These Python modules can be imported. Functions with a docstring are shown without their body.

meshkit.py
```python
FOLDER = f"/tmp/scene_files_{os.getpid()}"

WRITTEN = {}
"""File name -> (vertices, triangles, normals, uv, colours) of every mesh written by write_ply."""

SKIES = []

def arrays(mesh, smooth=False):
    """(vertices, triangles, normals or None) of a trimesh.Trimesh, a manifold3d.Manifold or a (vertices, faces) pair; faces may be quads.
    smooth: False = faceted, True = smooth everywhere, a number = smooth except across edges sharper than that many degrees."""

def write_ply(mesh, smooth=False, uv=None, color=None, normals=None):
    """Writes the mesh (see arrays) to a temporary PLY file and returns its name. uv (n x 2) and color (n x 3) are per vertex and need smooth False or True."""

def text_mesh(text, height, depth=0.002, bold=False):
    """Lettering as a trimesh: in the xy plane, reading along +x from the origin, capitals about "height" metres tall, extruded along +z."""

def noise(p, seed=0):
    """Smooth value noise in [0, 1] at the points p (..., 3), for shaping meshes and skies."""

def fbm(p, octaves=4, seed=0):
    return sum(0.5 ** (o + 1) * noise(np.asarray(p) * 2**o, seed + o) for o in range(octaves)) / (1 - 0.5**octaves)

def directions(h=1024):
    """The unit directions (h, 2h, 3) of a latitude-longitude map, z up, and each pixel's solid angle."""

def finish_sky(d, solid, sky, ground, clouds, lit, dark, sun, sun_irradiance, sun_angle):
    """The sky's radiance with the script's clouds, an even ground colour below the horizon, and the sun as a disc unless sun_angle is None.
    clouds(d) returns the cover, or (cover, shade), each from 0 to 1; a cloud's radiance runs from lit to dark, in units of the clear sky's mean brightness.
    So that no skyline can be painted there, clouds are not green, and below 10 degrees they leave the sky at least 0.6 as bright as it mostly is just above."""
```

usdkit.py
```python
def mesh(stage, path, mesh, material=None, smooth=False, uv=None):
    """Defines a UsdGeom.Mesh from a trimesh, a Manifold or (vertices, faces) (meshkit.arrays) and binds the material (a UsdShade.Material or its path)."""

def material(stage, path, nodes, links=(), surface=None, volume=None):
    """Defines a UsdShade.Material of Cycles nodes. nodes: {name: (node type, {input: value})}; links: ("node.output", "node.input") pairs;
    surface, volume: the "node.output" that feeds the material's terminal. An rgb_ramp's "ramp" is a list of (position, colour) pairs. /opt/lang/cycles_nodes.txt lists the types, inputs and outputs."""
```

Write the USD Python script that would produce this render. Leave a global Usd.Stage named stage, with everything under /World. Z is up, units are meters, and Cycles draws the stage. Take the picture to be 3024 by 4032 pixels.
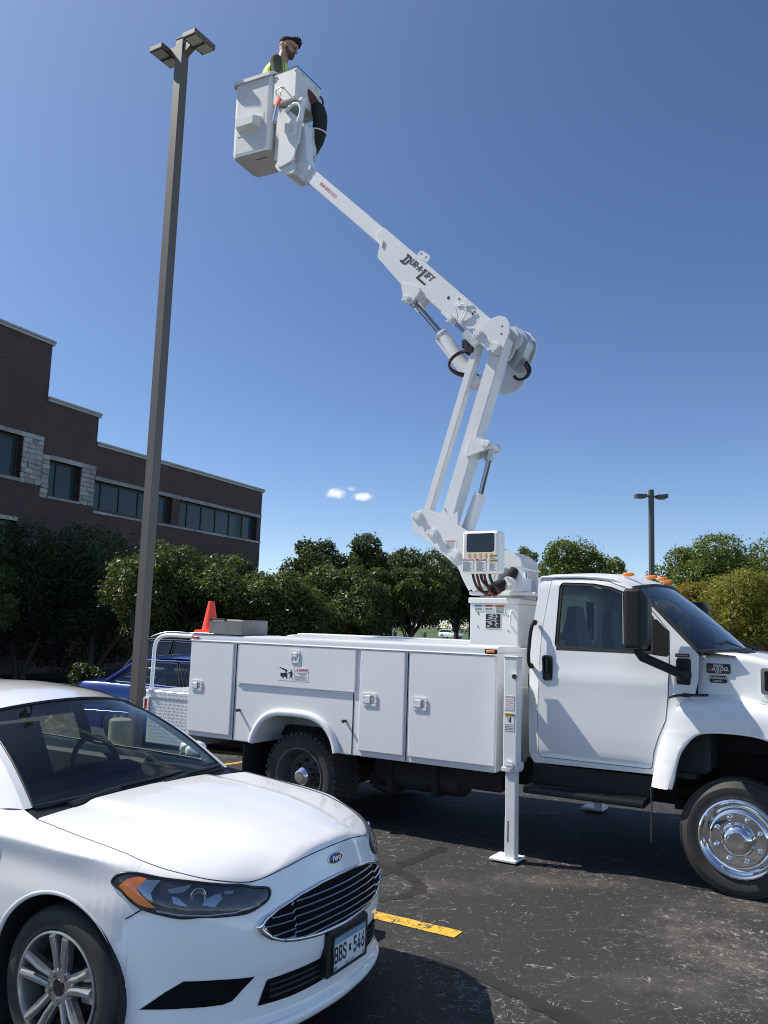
import math, random, numpy as np, trimesh, usdkit, meshkit
import shapely.geometry as sg
from shapely import affinity, union_all
from scipy.spatial import Delaunay
import manifold3d as m3
from pxr import Usd, UsdGeom, UsdLux, UsdShade, Gf, Sdf

# ---------------------------------------------------------------- camera, sky, sun, exposure
stage = Usd.Stage.CreateInMemory()
UsdGeom.SetStageUpAxis(stage, UsdGeom.Tokens.z); UsdGeom.SetStageMetersPerUnit(stage, 1.0)
UsdGeom.Xform.Define(stage, '/World'); UsdGeom.Scope.Define(stage, '/World/Looks')
SUN_TO = np.array([-0.825, 0.196, 1.0]); SUN_TO /= np.linalg.norm(SUN_TO)
SKY_STRENGTH, SUN_INTENSITY, EXPOSURE = 0.110, 1.25, 0.34
PITCH, ROLL, CAM_H = math.radians(7.624), math.radians(1.8786), 1.83

def camera():
    cam = UsdGeom.Camera.Define(stage, '/World/camera')
    f = np.array([0, math.cos(PITCH), math.sin(PITCH)]); u = np.array([0, -math.sin(PITCH), math.cos(PITCH)]); r = np.array([1., 0, 0])
    c, s = math.cos(ROLL), math.sin(ROLL)
    r, u = c * r + s * u, c * u - s * r
    m = Gf.Matrix4d(*[float(x) for x in (*r, 0, *u, 0, *(-f), 0, 0, 0, CAM_H, 1)])
    cam.AddTransformOp().Set(m)
    cam.CreateFocalLengthAttr(28.0); cam.CreateHorizontalApertureAttr(28.0 * 3024 / 3330); cam.CreateVerticalApertureAttr(28.0 * 4032 / 3330)
    cam.CreateClippingRangeAttr(Gf.Vec2f(0.05, 5000)); cam.CreateExposureAttr(EXPOSURE)
camera()

def sky():
    el = math.asin(SUN_TO[2]); rot = math.atan2(SUN_TO[0], SUN_TO[1])
    n = {'sky': ('sky_texture', dict(sky_type='single_scattering', sun_disc=False, sun_elevation=el, sun_rotation=rot, air_density=1.0, aerosol_density=0.5, ozone_density=1.0, altitude=3000.0)),
         'tc': ('texture_coordinate', {}), 'bg': ('background_shader', dict(strength=SKY_STRENGTH)),
         'noise': ('noise_texture', dict(scale=95.0, detail=7.0, roughness=0.62)),
         'tone': ('hsv', dict(hue=.506, saturation=1.12, value=1.0))}
    links = [('tc.generated', 'noise.vector'), ('sky.color', 'tone.color')]
    # the broad glow of the air towards the sun
    n['dot'] = ('vector_math', dict(math_type='dot_product', vector2=tuple(SUN_TO))); n['dpos'] = ('math', dict(math_type='maximum', value2=0.0)); n['dpow'] = ('math', dict(math_type='power', value2=4.0))
    n['glow'] = ('vector_math', dict(math_type='scale', vector1=(2.5, 2.9, 3.2))); n['lit'] = ('vector_math', dict(math_type='add'))
    links += [('tc.generated', 'dot.vector1'), ('dot.value', 'dpos.value1'), ('dpos.value', 'dpow.value1'), ('dpow.value', 'glow.scale'), ('tone.color', 'lit.vector1'), ('glow.vector', 'lit.vector2')]
    prev = None
    # two small fair-weather clouds low over the trees: (direction, half-size across, half-size up, weight)
    for i, (d, a, b, w) in enumerate([((-.0585, 1, .1545), .028, .0135, 1.0), ((-.040, 1, .160), .026, .0075, .62), ((-.0265, 1, .1515), .027, .0110, 1.0), ((-.066, 1, .150), .012, .006, .6)]):
        d = np.array(d) / np.linalg.norm(d)
        n[f'm{i}'] = ('mapping', dict(mapping_type='point', location=tuple(-d / np.array([a, 1.0, b])), scale=(1 / a, 1.0, 1 / b)))
        n[f'l{i}'] = ('vector_math', dict(math_type='length'))
        n[f'r{i}'] = ('map_range', dict(range_type='smoothstep', from_min=1.0, from_max=0.0, to_min=0.0, to_max=w, clamp=True))
        links += [('tc.generated', f'm{i}.vector'), (f'm{i}.vector', f'l{i}.vector1'), (f'l{i}.value', f'r{i}.value')]
        if prev:
            n[f'a{i}'] = ('math', dict(math_type='maximum')); links += [(prev, f'a{i}.value1'), (f'r{i}.result', f'a{i}.value2')]; prev = f'a{i}.value'
        else: prev = f'r{i}.result'
    n['mul'] = ('math', dict(math_type='multiply_add', value2=2.6, value3=-1.2))      # noise contrast
    n['ero'] = ('math', dict(math_type='multiply')); n['sum'] = ('math', dict(math_type='multiply_add', value2=1.35))
    n['cov'] = ('map_range', dict(range_type='smoothstep', from_min=0.22, from_max=1.25, to_min=0.0, to_max=0.85, clamp=True))
    n['mix'] = ('mix_color', dict(b=(7.6, 7.7, 8.0), use_clamp=False))
    links += [('noise.fac', 'mul.value1'), (prev, 'sum.value1'), ('mul.value', 'sum.value3'), ('sum.value', 'ero.value1'), (prev, 'ero.value2'), ('ero.value', 'cov.value'), ('cov.result', 'mix.fac'), ('lit.vector', 'mix.a'), ('mix.result', 'bg.color')]
    m = usdkit.material(stage, '/World/Looks/sky', n, links, surface='bg.background')
    dome = UsdLux.DomeLight.Define(stage, '/World/sky')
    UsdShade.MaterialBindingAPI.Apply(dome.GetPrim()).Bind(m)
    dome.GetPrim().SetCustomDataByKey('kind', 'structure'); dome.GetPrim().SetCustomDataByKey('label', 'clear blue daytime sky with two small low clouds'); dome.GetPrim().SetCustomDataByKey('category', 'sky')
    sun = UsdLux.DistantLight.Define(stage, '/World/sun')
    sun.CreateIntensityAttr(SUN_INTENSITY); sun.CreateAngleAttr(0.5); sun.CreateNormalizeAttr(True); sun.CreateColorAttr(Gf.Vec3f(1.0, 0.935, 0.84))
    z = SUN_TO; x = np.cross([0, 0, 1.0], z); x /= np.linalg.norm(x); y = np.cross(z, x)
    sun.AddTransformOp().Set(Gf.Matrix4d(*[float(q) for q in (*x, 0, *y, 0, *z, 0, 0, 0, 0, 1)]))
sky()

# ---------------------------------------------------------------- helpers: prims
USED = {}
def numbered(parent, name):
    k = USED.get((parent, name), 0); USED[(parent, name)] = k + 1
    return name if k == 0 else f'{name}_{k:03d}'
def tag(p, label=None, cat=None, group=None, kind=None):
    for k, v in (('label', label), ('category', cat), ('group', group), ('kind', kind)):
        if v: p.SetCustomDataByKey(k, v)
    return p
def thing(name, label, cat, loc=(0, 0, 0), rot=0.0, group=None, kind=None):
    x = UsdGeom.Xform.Define(stage, '/World/' + numbered('/World', name))
    x.AddTranslateOp().Set(Gf.Vec3d(*map(float, loc))); x.AddRotateZOp().Set(float(rot))
    return tag(x.GetPrim(), label, cat, group, kind)
def obj(name, mesh, mat, parent=None, smooth=32, label=None, cat=None, group=None, kind=None):
    """One Mesh prim under parent, or under /World."""
    base = str(parent.GetPath()) if parent is not None else '/World'
    if isinstance(mesh, (list, tuple)) and mesh and not isinstance(mesh[0], np.ndarray): mesh = cat_(mesh)
    p = usdkit.mesh(stage, base + '/' + numbered(base, name), mesh, M[mat], smooth)
    return tag(p.GetPrim(), label, cat, group, kind)
def copy(src, loc, rot, label, group=None):
    was = src.GetCustomData()
    r = thing(src.GetName().rstrip('0123456789').rstrip('_'), label, was['category'], loc, rot, group or was.get('group'))
    r.GetReferences().AddInternalReference(src.GetPath()); r.SetInstanceable(True)
    return r

# ---------------------------------------------------------------- helpers: shapes
def T(v, f): return trimesh.Trimesh(np.asarray(v, float), np.asarray(f, int), process=False)
def cat_(ms):
    ms = [m for m in ms if m is not None]
    return trimesh.util.concatenate(ms) if len(ms) > 1 else ms[0]
def box(x0, x1, y0, y1, z0, z1, b=0.0):
    x0, x1 = sorted((x0, x1)); y0, y1 = sorted((y0, y1)); z0, z1 = sorted((z0, z1))
    if b <= 0:
        m = trimesh.creation.box((x1 - x0, y1 - y0, z1 - z0)); m.apply_translation(((x0 + x1) / 2, (y0 + y1) / 2, (z0 + z1) / 2)); return m
    b = min(b, (x1 - x0) * .49, (y1 - y0) * .49, (z1 - z0) * .49)
    pts = []
    for x, sx in ((x0, 1), (x1, -1)):
        for y, sy in ((y0, 1), (y1, -1)):
            for z, sz in ((z0, 1), (z1, -1)):
                pts += [(x + sx * b, y + sy * b, z), (x + sx * b, y, z + sz * b), (x, y + sy * b, z + sz * b)]
    return hull(pts)
def hull(pts): return trimesh.convex.convex_hull(np.asarray(pts, float))
def basis(d):
    d = np.asarray(d, float); d = d / np.linalg.norm(d); a = np.array([0, 0, 1.]) if abs(d[2]) < .9 else np.array([1., 0, 0])
    x = np.cross(a, d); x /= np.linalg.norm(x); return x, np.cross(d, x), d
def cyl(p, q, r, n=20, r2=None, cap=True):
    p, q = np.asarray(p, float), np.asarray(q, float); x, y, d = basis(q - p); r2 = r if r2 is None else r2
    t = np.arange(n) / n * 2 * np.pi; ring = np.cos(t)[:, None] * x + np.sin(t)[:, None] * y
    v = np.vstack([p + ring * r, q + ring * r2, [p], [q]]); i = np.arange(n); j = (i + 1) % n
    f = [np.stack([i, j, j + n], 1), np.stack([i, j + n, i + n], 1)]
    if cap: f += [np.stack([j, i, np.full(n, 2 * n)], 1), np.stack([i + n, j + n, np.full(n, 2 * n + 1)], 1)]
    return T(v, np.vstack(f))
def tube(pts, r, n=8, closed=False, flat=None):
    """Sweep a circle (or ellipse: flat=(scale along a, axis a)) along pts; r may be a list."""
    P = np.asarray(pts, float); k = len(P); r = np.broadcast_to(np.asarray(r, float), (k,))
    tan = np.roll(P, -1, 0) - np.roll(P, 1, 0) if closed else np.gradient(P, axis=0)
    tan /= np.linalg.norm(tan, axis=1, keepdims=True) + 1e-12
    x = basis(tan[0])[0]; V = []; a = np.arange(n) / n * 2 * np.pi
    for i in range(k):
        x = x - tan[i] * (x @ tan[i]); x /= np.linalg.norm(x) + 1e-12; y = np.cross(tan[i], x)
        ring = np.cos(a)[:, None] * x * r[i] + np.sin(a)[:, None] * y * r[i]
        if flat: ax = np.asarray(flat[1], float); ring = ring + np.outer(ring @ ax, ax) * (flat[0] - 1)
        V.append(P[i] + ring)
    V = np.vstack(V); F = []; m = k if closed else k - 1; i = np.arange(n); j = (i + 1) % n
    for s in range(m):
        a0, b0 = s * n, ((s + 1) % k) * n
        F += [np.stack([a0 + i, a0 + j, b0 + j], 1), np.stack([a0 + i, b0 + j, b0 + i], 1)]
    F = np.vstack(F)
    if not closed:
        c0 = len(V); V = np.vstack([V, P[:1], P[-1:]])
        F = np.vstack([F, np.stack([j, i, np.full(n, c0)], 1), np.stack([(k - 1) * n + i, (k - 1) * n + j, np.full(n, c0 + 1)], 1)])
    return T(V, F)
def smooth_path(pts, n=40, closed=False):
    from scipy.interpolate import CubicSpline
    P = np.asarray(pts, float); Q = np.vstack([P, P[:1]]) if closed else P
    s = np.r_[0, np.cumsum(np.linalg.norm(np.diff(Q, axis=0), axis=1))]
    cs = CubicSpline(s, Q, bc_type='periodic' if closed else 'natural')
    return cs(np.linspace(0, s[-1], n + (1 if closed else 0)))[:n]
def poly(pts, holes=()): return sg.Polygon(pts, holes)
def rrect(x0, x1, z0, z1, r): return sg.box(x0 + r, z0 + r, x1 - r, z1 - r).buffer(r, quad_segs=4)
def extr(pg, y0, y1, axis='y', bev=0.0):
    """Extrude a polygon of (x, z) along y ('y'), of (y, z) along x ('x'), of (x, y) along z ('z')."""
    out = []
    for g in (getattr(pg, 'geoms', None) or [pg]):
        if bev > 0:
            c = [np.asarray(g.exterior.coords)[:-1]] + [np.asarray(r.coords)[:-1] for r in g.interiors]
            cs = m3.CrossSection([q if (sg.Polygon(q).exterior.is_ccw == (k == 0)) else q[::-1] for k, q in enumerate(c)])
            ins = cs.offset(-bev, m3.JoinType.Miter, 2.0)
            parts = [m3.Manifold.extrude(cs, abs(y1 - y0) - 2 * bev).translate((0, 0, bev)), m3.Manifold.extrude(ins, abs(y1 - y0))]
            mm = (parts[0] + parts[1]).to_mesh(); m = T(np.asarray(mm.vert_properties)[:, :3], mm.tri_verts)
        else: m = trimesh.creation.extrude_polygon(g, abs(y1 - y0), engine='earcut')
        out.append(m)
    m = cat_(out); v = np.asarray(m.vertices); lo = min(y0, y1)
    if axis == 'y': return T(np.stack([v[:, 0], lo + v[:, 2], v[:, 1]], 1), np.asarray(m.faces)[:, ::-1])
    if axis == 'x': return T(np.stack([lo + v[:, 2], v[:, 0], v[:, 1]], 1), m.faces)
    return T(np.stack([v[:, 0], v[:, 1], lo + v[:, 2]], 1), m.faces)
def lathe(prof, c, axis=(0, -1, 0), n=40, closed=False):
    """Revolve (r, h) profile around axis through c; h runs along the axis."""
    x, y, d = basis(axis); a = np.arange(n) / n * 2 * np.pi; ring = np.cos(a)[:, None] * x + np.sin(a)[:, None] * y
    V = np.vstack([np.asarray(c) + ring * r + d * h for r, h in prof]); k = len(prof); i = np.arange(n); j = (i + 1) % n
    F = np.vstack([np.vstack([np.stack([s * n + i, s * n + j, s * n + n + j], 1), np.stack([s * n + i, s * n + n + j, s * n + n + i], 1)]) for s in range(k - 1)])
    return T(V, F)
def sphere(c, r, sub=2, scale=(1, 1, 1)):
    m = trimesh.creation.icosphere(sub, 1.0); m.apply_scale(np.asarray(scale) * r); m.apply_translation(c); return m
def moved(m, rot=None, t=(0, 0, 0)):
    m = m.copy(); M4 = np.eye(4)
    if rot is not None: M4[:3, :3] = rot
    M4[:3, 3] = t; m.apply_transform(M4); return m
def grid(P, closed=False):
    """Mesh of an (a, b, 3) array of points."""
    a, b = P.shape[:2]; idx = np.arange(a * b).reshape(a, b); f = []
    q = np.stack([idx[:-1, :-1], idx[1:, :-1], idx[1:, 1:], idx[:-1, 1:]], -1).reshape(-1, 4)
    return T(P.reshape(-1, 3), np.vstack([q[:, [0, 1, 2]], q[:, [0, 2, 3]]]))
def text_on(s, height, origin, xdir, ydir, depth=.0015, bold=True, squeeze=1.0, shear=0.0, centre=False):
    m = meshkit.text_mesh(s, height, depth, bold); v = np.asarray(m.vertices)
    if centre: v = v - [(v[:, 0].min() + v[:, 0].max()) / 2, (v[:, 1].min() + v[:, 1].max()) / 2, 0]
    x, y = np.asarray(xdir, float), np.asarray(ydir, float); z = np.cross(x, y)
    P = np.asarray(origin) + np.outer(v[:, 0] * squeeze + shear * v[:, 1], x) + np.outer(v[:, 1], y) + np.outer(v[:, 2], z)
    return T(P, m.faces)

# ---------------------------------------------------------------- materials
M = {}
def mat(name, color, rough=.5, metal=0., coat=0., var=0., vscale=3., bump=0., bscale=60., spec=.5, color2=None, emit=None, dirt=None, coat_rough=.03):
    n = {'p': ('principled_bsdf', dict(base_color=color, roughness=rough, metallic=metal, coat_weight=coat, coat_roughness=coat_rough, specular_ior_level=spec))}; L = []
    if var or color2 is not None:
        c2 = color2 if color2 is not None else tuple(c * (1 - var) for c in color)
        n['g'] = ('texture_coordinate', {}); n['t'] = ('noise_texture', dict(scale=vscale, detail=5., roughness=.6)); n['r'] = ('rgb_ramp', dict(ramp=[(.32, color), (.68, c2)]))
        L += [('g.object', 't.vector'), ('t.fac', 'r.fac'), ('r.color', 'p.base_color')]
    if bump:
        n['g2'] = ('texture_coordinate', {}); n['t2'] = ('noise_texture', dict(scale=bscale, detail=3.)); n['b'] = ('bump', dict(strength=bump, distance=.002))
        L += [('g2.object', 't2.vector'), ('t2.fac', 'b.height'), ('b.normal', 'p.normal')]
    M[name] = usdkit.material(stage, '/World/Looks/' + name, n, L, surface='p.BSDF')
def glassmat(name, tint, ior=1.45, rough=0.):
    """A thin pane: clear, with Schlick reflection that is the same from both sides."""
    f0 = ((ior - 1) / (ior + 1)) ** 2 * 1.6
    M[name] = usdkit.material(stage, '/World/Looks/' + name, {'t': ('transparent_bsdf', dict(color=tint)), 'g': ('glossy_bsdf', dict(color=(1, 1, 1), roughness=rough)), 'lw': ('layer_weight', dict(blend=.5)), 'pw': ('math', dict(math_type='power', value2=5.0)), 'ma': ('math', dict(math_type='multiply_add', value2=1 - f0, value3=f0)), 'm': ('mix_closure', {})},
                              [('lw.facing', 'pw.value1'), ('pw.value', 'ma.value1'), ('ma.value', 'm.fac'), ('t.BSDF', 'm.closure1'), ('g.BSDF', 'm.closure2')], surface='m.closure')
mat('truck_white', (.76, .77, .775), .32, coat=.25, var=.05, vscale=1.6, bump=.03, bscale=4.)
mat('boom_white', (.72, .73, .735), .42, coat=.1, var=.06, vscale=3.)
mat('boom_grime', (.70, .70, .68), .5, color2=(.45, .42, .36), vscale=4.)
mat('fibre_white', (.70, .71, .70), .5, color2=(.62, .62, .58), vscale=2.5)
mat('seam_shadow', (.02, .02, .022), .8)
mat('black_plastic', (.011, .011, .012), .5, spec=.3, bump=.2, bscale=400.)
mat('black_rubber', (.016, .016, .017), .75, color2=(.028, .027, .025), vscale=6., bump=.2, bscale=120.)
mat('tyre_rubber', (.020, .020, .020), .7, color2=(.04, .037, .033), vscale=5., bump=.2, bscale=90.)
mat('black_steel', (.012, .012, .013), .4)
mat('undercarriage', (.014, .014, .015), .8)
mat('chrome', (.85, .85, .86), .06, metal=1.)
mat('chrome_dull', (.6, .6, .62), .22, metal=1.)
mat('steel_rod', (.32, .34, .37), .18, metal=1.)
mat('galvanised', (.55, .56, .57), .38, metal=.85, var=.12, vscale=12.)
mat('aluminium_tread', (.72, .73, .74), .35, metal=.45, var=.06, vscale=8.)
mat('latch_plastic', (.70, .71, .70), .45)
mat('decal_white', (.74, .74, .73), .4)
mat('decal_black', (.015, .015, .016), .4)
mat('decal_red', (.55, .03, .035), .4)
mat('decal_faded_red', (.55, .22, .26), .4)
mat('decal_yellow', (.72, .47, .03), .4)
mat('decal_orange', (.78, .33, .02), .4)
mat('decal_dark_orange', (.6, .13, .02), .4)
mat('decal_blue', (.10, .33, .58), .4)
mat('decal_grey', (.25, .25, .26), .5)
mat('amber_lens', (.75, .19, .01), .15, coat=.6)
mat('red_lens', (.42, .012, .012), .15, coat=.6)
mat('orange_cone', (.95, .07, .025), .45)
mat('grey_box', (.22, .215, .205), .55, var=.3, vscale=7.)
mat('hose_red', (.19, .028, .02), .45, color2=(.05, .015, .013), vscale=20.)
mat('hose_black', (.014, .014, .015), .5)
mat('bag_black', (.010, .010, .011), .85, bump=.4, bscale=30.)
mat('seat_grey', (.30, .30, .30), .8)
mat('seat_dark', (.02, .021, .023), .8)
mat('cab_dark', (.03, .032, .036), .7)
mat('bronze_pole', (.108, .092, .079), .45, var=.12, vscale=2., bump=.05)
mat('dark_pole', (.06, .056, .052), .5)
mat('worn_rim', (.15, .145, .138), .5, metal=.4, var=.4, vscale=9.)
mat('led_panel', (.55, .54, .50), .3)
mat('led_dot', (.75, .76, .72), .25)
glassmat('truck_glass', (.42, .48, .48)); glassmat('ford_glass', (.74, .82, .79)); glassmat('blue_glass', (.42, .48, .48)); glassmat('lens_clear', (.93, .95, .96))
glassmat('dark_glass', (.34, .36, .38))
# ---------------------------------------------------------------- the setting
def gz(x, y):
    t = np.clip((np.asarray(y, float) - 8.0) / 6.0, 0, 1); return -0.2 * t * t * (3 - 2 * t)

def asphalt_material():
    n = {'geo': ('geometry', {}), 'p': ('principled_bsdf', dict(roughness=.78, specular_ior_level=.35)),
         'warp': ('noise_texture', dict(scale=5., detail=4.)), 'wv': ('vector_math', dict(math_type='multiply_add', vector2=(.14, .14, 0))),
         'vor': ('voronoi_texture', dict(feature='distance_to_edge', scale=11.)), 'vor2': ('voronoi_texture', dict(feature='distance_to_edge', scale=24.)), 'vor3': ('voronoi_texture', dict(feature='distance_to_edge', scale=.8)),
         'c1': ('map_range', dict(range_type='smoothstep', from_min=.045, from_max=.012, clamp=True)), 'c2': ('map_range', dict(range_type='smoothstep', from_min=.075, from_max=.02, clamp=True)), 'c3': ('map_range', dict(range_type='smoothstep', from_min=.010, from_max=.003, clamp=True)),
         'brk': ('noise_texture', dict(scale=9., detail=4., roughness=.7)), 'b1': ('map_range', dict(from_min=.55, from_max=.66, clamp=True)),
         'brk2': ('noise_texture', dict(scale=14., detail=3., roughness=.7)), 'b2': ('map_range', dict(from_min=.50, from_max=.62, clamp=True)),
         'wear': ('noise_texture', dict(scale=.62, detail=6., roughness=.62)), 'w1': ('map_range', dict(range_type='smoothstep', from_min=.44, from_max=.64, clamp=True)), 'w2': ('map_range', dict(range_type='smoothstep', from_min=.58, from_max=.72, clamp=True)),
         'm1': ('math', dict(math_type='multiply')), 'm2': ('math', dict(math_type='multiply')), 'm2b': ('math', dict(math_type='multiply')), 'mx': ('math', dict(math_type='maximum')), 'm3': ('math', dict(math_type='multiply', value2=.04)), 'mx2': ('math', dict(math_type='maximum')),
         'grain': ('noise_texture', dict(scale=260., detail=3.)), 'gr': ('rgb_ramp', dict(ramp=[(.3, (.017, .017, .0175)), (.7, (.038, .037, .036))])),
         'speck': ('voronoi_texture', dict(feature='f1', scale=70.)), 'sp': ('map_range', dict(from_min=.30, from_max=.14, clamp=True)), 'dot': ('voronoi_texture', dict(feature='f1', scale=26.)), 'dt': ('map_range', dict(from_min=.13, from_max=.07, to_max=.55, clamp=True)), 'dmx': ('math', dict(math_type='maximum')), 'spw': ('math', dict(math_type='multiply')), 'spk': ('math', dict(math_type='multiply', value2=.85)),
         'tan': ('mix_color', dict(b=(.125, .112, .098))), 'tanf': ('math', dict(math_type='multiply', value2=.75)), 'spm': ('mix_color', dict(b=(.26, .24, .215))), 'crk': ('mix_color', dict(b=(.27, .26, .245))), 'bump': ('bump', dict(strength=.35, distance=.004)),
         'bh': ('math', dict(math_type='subtract'))}
    L0 = []; last = 'w2.result'
    for i, (x, y, a, b, w) in enumerate([(2.05, 5.35, .42, .75, .95), (1.75, 4.75, .9, .35, .55), (1.35, 6.55, .62, .20, .8), (.55, 6.35, .55, .22, .5), (2.6, 6.1, .7, .3, .5)]):
        n[f'pm{i}'] = ('mapping', dict(location=(-x / a, -y / b, 0), scale=(1 / a, 1 / b, 0))); n[f'pl{i}'] = ('vector_math', dict(math_type='length')); n[f'pr{i}'] = ('map_range', dict(range_type='smoothstep', from_min=1.25, from_max=.1, to_max=w, clamp=True)); n[f'pn{i}'] = ('math', dict(math_type='multiply')); n[f'px{i}'] = ('math', dict(math_type='maximum'))
        L0 += [('geo.position', f'pm{i}.vector'), (f'pm{i}.vector', f'pl{i}.vector1'), (f'pl{i}.value', f'pr{i}.value'), (f'pr{i}.result', f'pn{i}.value1'), ('dustn.result', f'pn{i}.value2'), (last, f'px{i}.value1'), (f'pn{i}.value', f'px{i}.value2')]; last = f'px{i}.value'
    n['dust'] = ('noise_texture', dict(scale=4.5, detail=8., roughness=.7)); n['dustn'] = ('map_range', dict(from_min=.36, from_max=.66, clamp=True)); L0 += [('geo.position', 'dust.vector'), ('dust.fac', 'dustn.value')]
    L = [('geo.position', 'warp.vector'), ('warp.color', 'wv.vector1'), ('geo.position', 'wv.vector3'), ('wv.vector', 'vor.vector'), ('wv.vector', 'vor2.vector'), ('wv.vector', 'vor3.vector'),
         ('vor.distance', 'c1.value'), ('vor2.distance', 'c2.value'), ('vor3.distance', 'c3.value'), ('geo.position', 'brk.vector'), ('brk.fac', 'b1.value'), ('geo.position', 'brk2.vector'), ('brk2.fac', 'b2.value'),
         ('geo.position', 'wear.vector'), ('wear.fac', 'w1.value'), ('wear.fac', 'w2.value'), ('c1.result', 'm1.value1'), ('b1.result', 'm1.value2'), ('c2.result', 'm2.value1'), ('b2.result', 'm2.value2'), ('m2.value', 'm2b.value1'), ('w1.result', 'm2b.value2'),
         ('m1.value', 'mx.value1'), ('m2b.value', 'mx.value2'), ('c3.result', 'm3.value1'), ('mx.value', 'dmx.value1'), ('geo.position', 'dot.vector'), ('dot.distance', 'dt.value'), ('dt.result', 'dmx.value2'), ('dmx.value', 'mx2.value1'), ('m3.value', 'mx2.value2'),
         ('geo.position', 'grain.vector'), ('grain.fac', 'gr.fac'), ('geo.position', 'speck.vector'), ('speck.distance', 'sp.value'), ('sp.result', 'spw.value1'), (last, 'spw.value2'), ('spw.value', 'spk.value1'),
         ('gr.color', 'tan.a'), (last, 'tanf.value1'), ('tanf.value', 'tan.fac'), ('tan.result', 'spm.a'), ('spk.value', 'spm.fac'), ('spm.result', 'crk.a'), ('mx2.value', 'crk.fac'), ('crk.result', 'p.base_color'),
         ('grain.fac', 'bh.value1'), ('mx2.value', 'bh.value2'), ('bh.value', 'bump.height'), ('bump.normal', 'p.normal')]
    M['asphalt'] = usdkit.material(stage, '/World/Looks/asphalt', n, L + L0, surface='p.BSDF')
asphalt_material()
def paint_material():
    n = {'geo': ('geometry', {}), 'p': ('principled_bsdf', dict(roughness=.6)), 'warp': ('noise_texture', dict(scale=5., detail=4.)), 'wv': ('vector_math', dict(math_type='multiply_add', vector2=(.42, .42, 0))),
         'vor': ('voronoi_texture', dict(feature='distance_to_edge', scale=10.)), 'c': ('map_range', dict(range_type='smoothstep', from_min=.06, from_max=.012, clamp=True)),
         'nz': ('noise_texture', dict(scale=40., detail=4.)), 'nr': ('map_range', dict(from_min=.60, from_max=.72, to_max=.6, clamp=True)), 'mx': ('math', dict(math_type='maximum')), 'mc': ('mix_color', dict(a=(.70, .40, .035), b=(.10, .085, .05)))}
    L = [('geo.position', 'warp.vector'), ('warp.color', 'wv.vector1'), ('geo.position', 'wv.vector3'), ('wv.vector', 'vor.vector'), ('vor.distance', 'c.value'), ('geo.position', 'nz.vector'), ('nz.fac', 'nr.value'), ('c.result', 'mx.value1'), ('nr.result', 'mx.value2'), ('mx.value', 'mc.fac'), ('mc.result', 'p.base_color')]
    M['yellow_paint'] = usdkit.material(stage, '/World/Looks/yellow_paint', n, L, surface='p.BSDF')
paint_material()
mat('tar', (.0095, .009, .0085), .6, color2=(.022, .0205, .019), vscale=7.)
mat('grass', (.045, .085, .018), .9, color2=(.07, .105, .03), vscale=.6, bump=.6, bscale=18.)
mat('concrete', (.30, .29, .27), .85, var=.25, vscale=1.2)
mat('bollard_concrete', (.33, .31, .21), .85, color2=(.22, .21, .14), vscale=7., bump=.5, bscale=50.)

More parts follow.
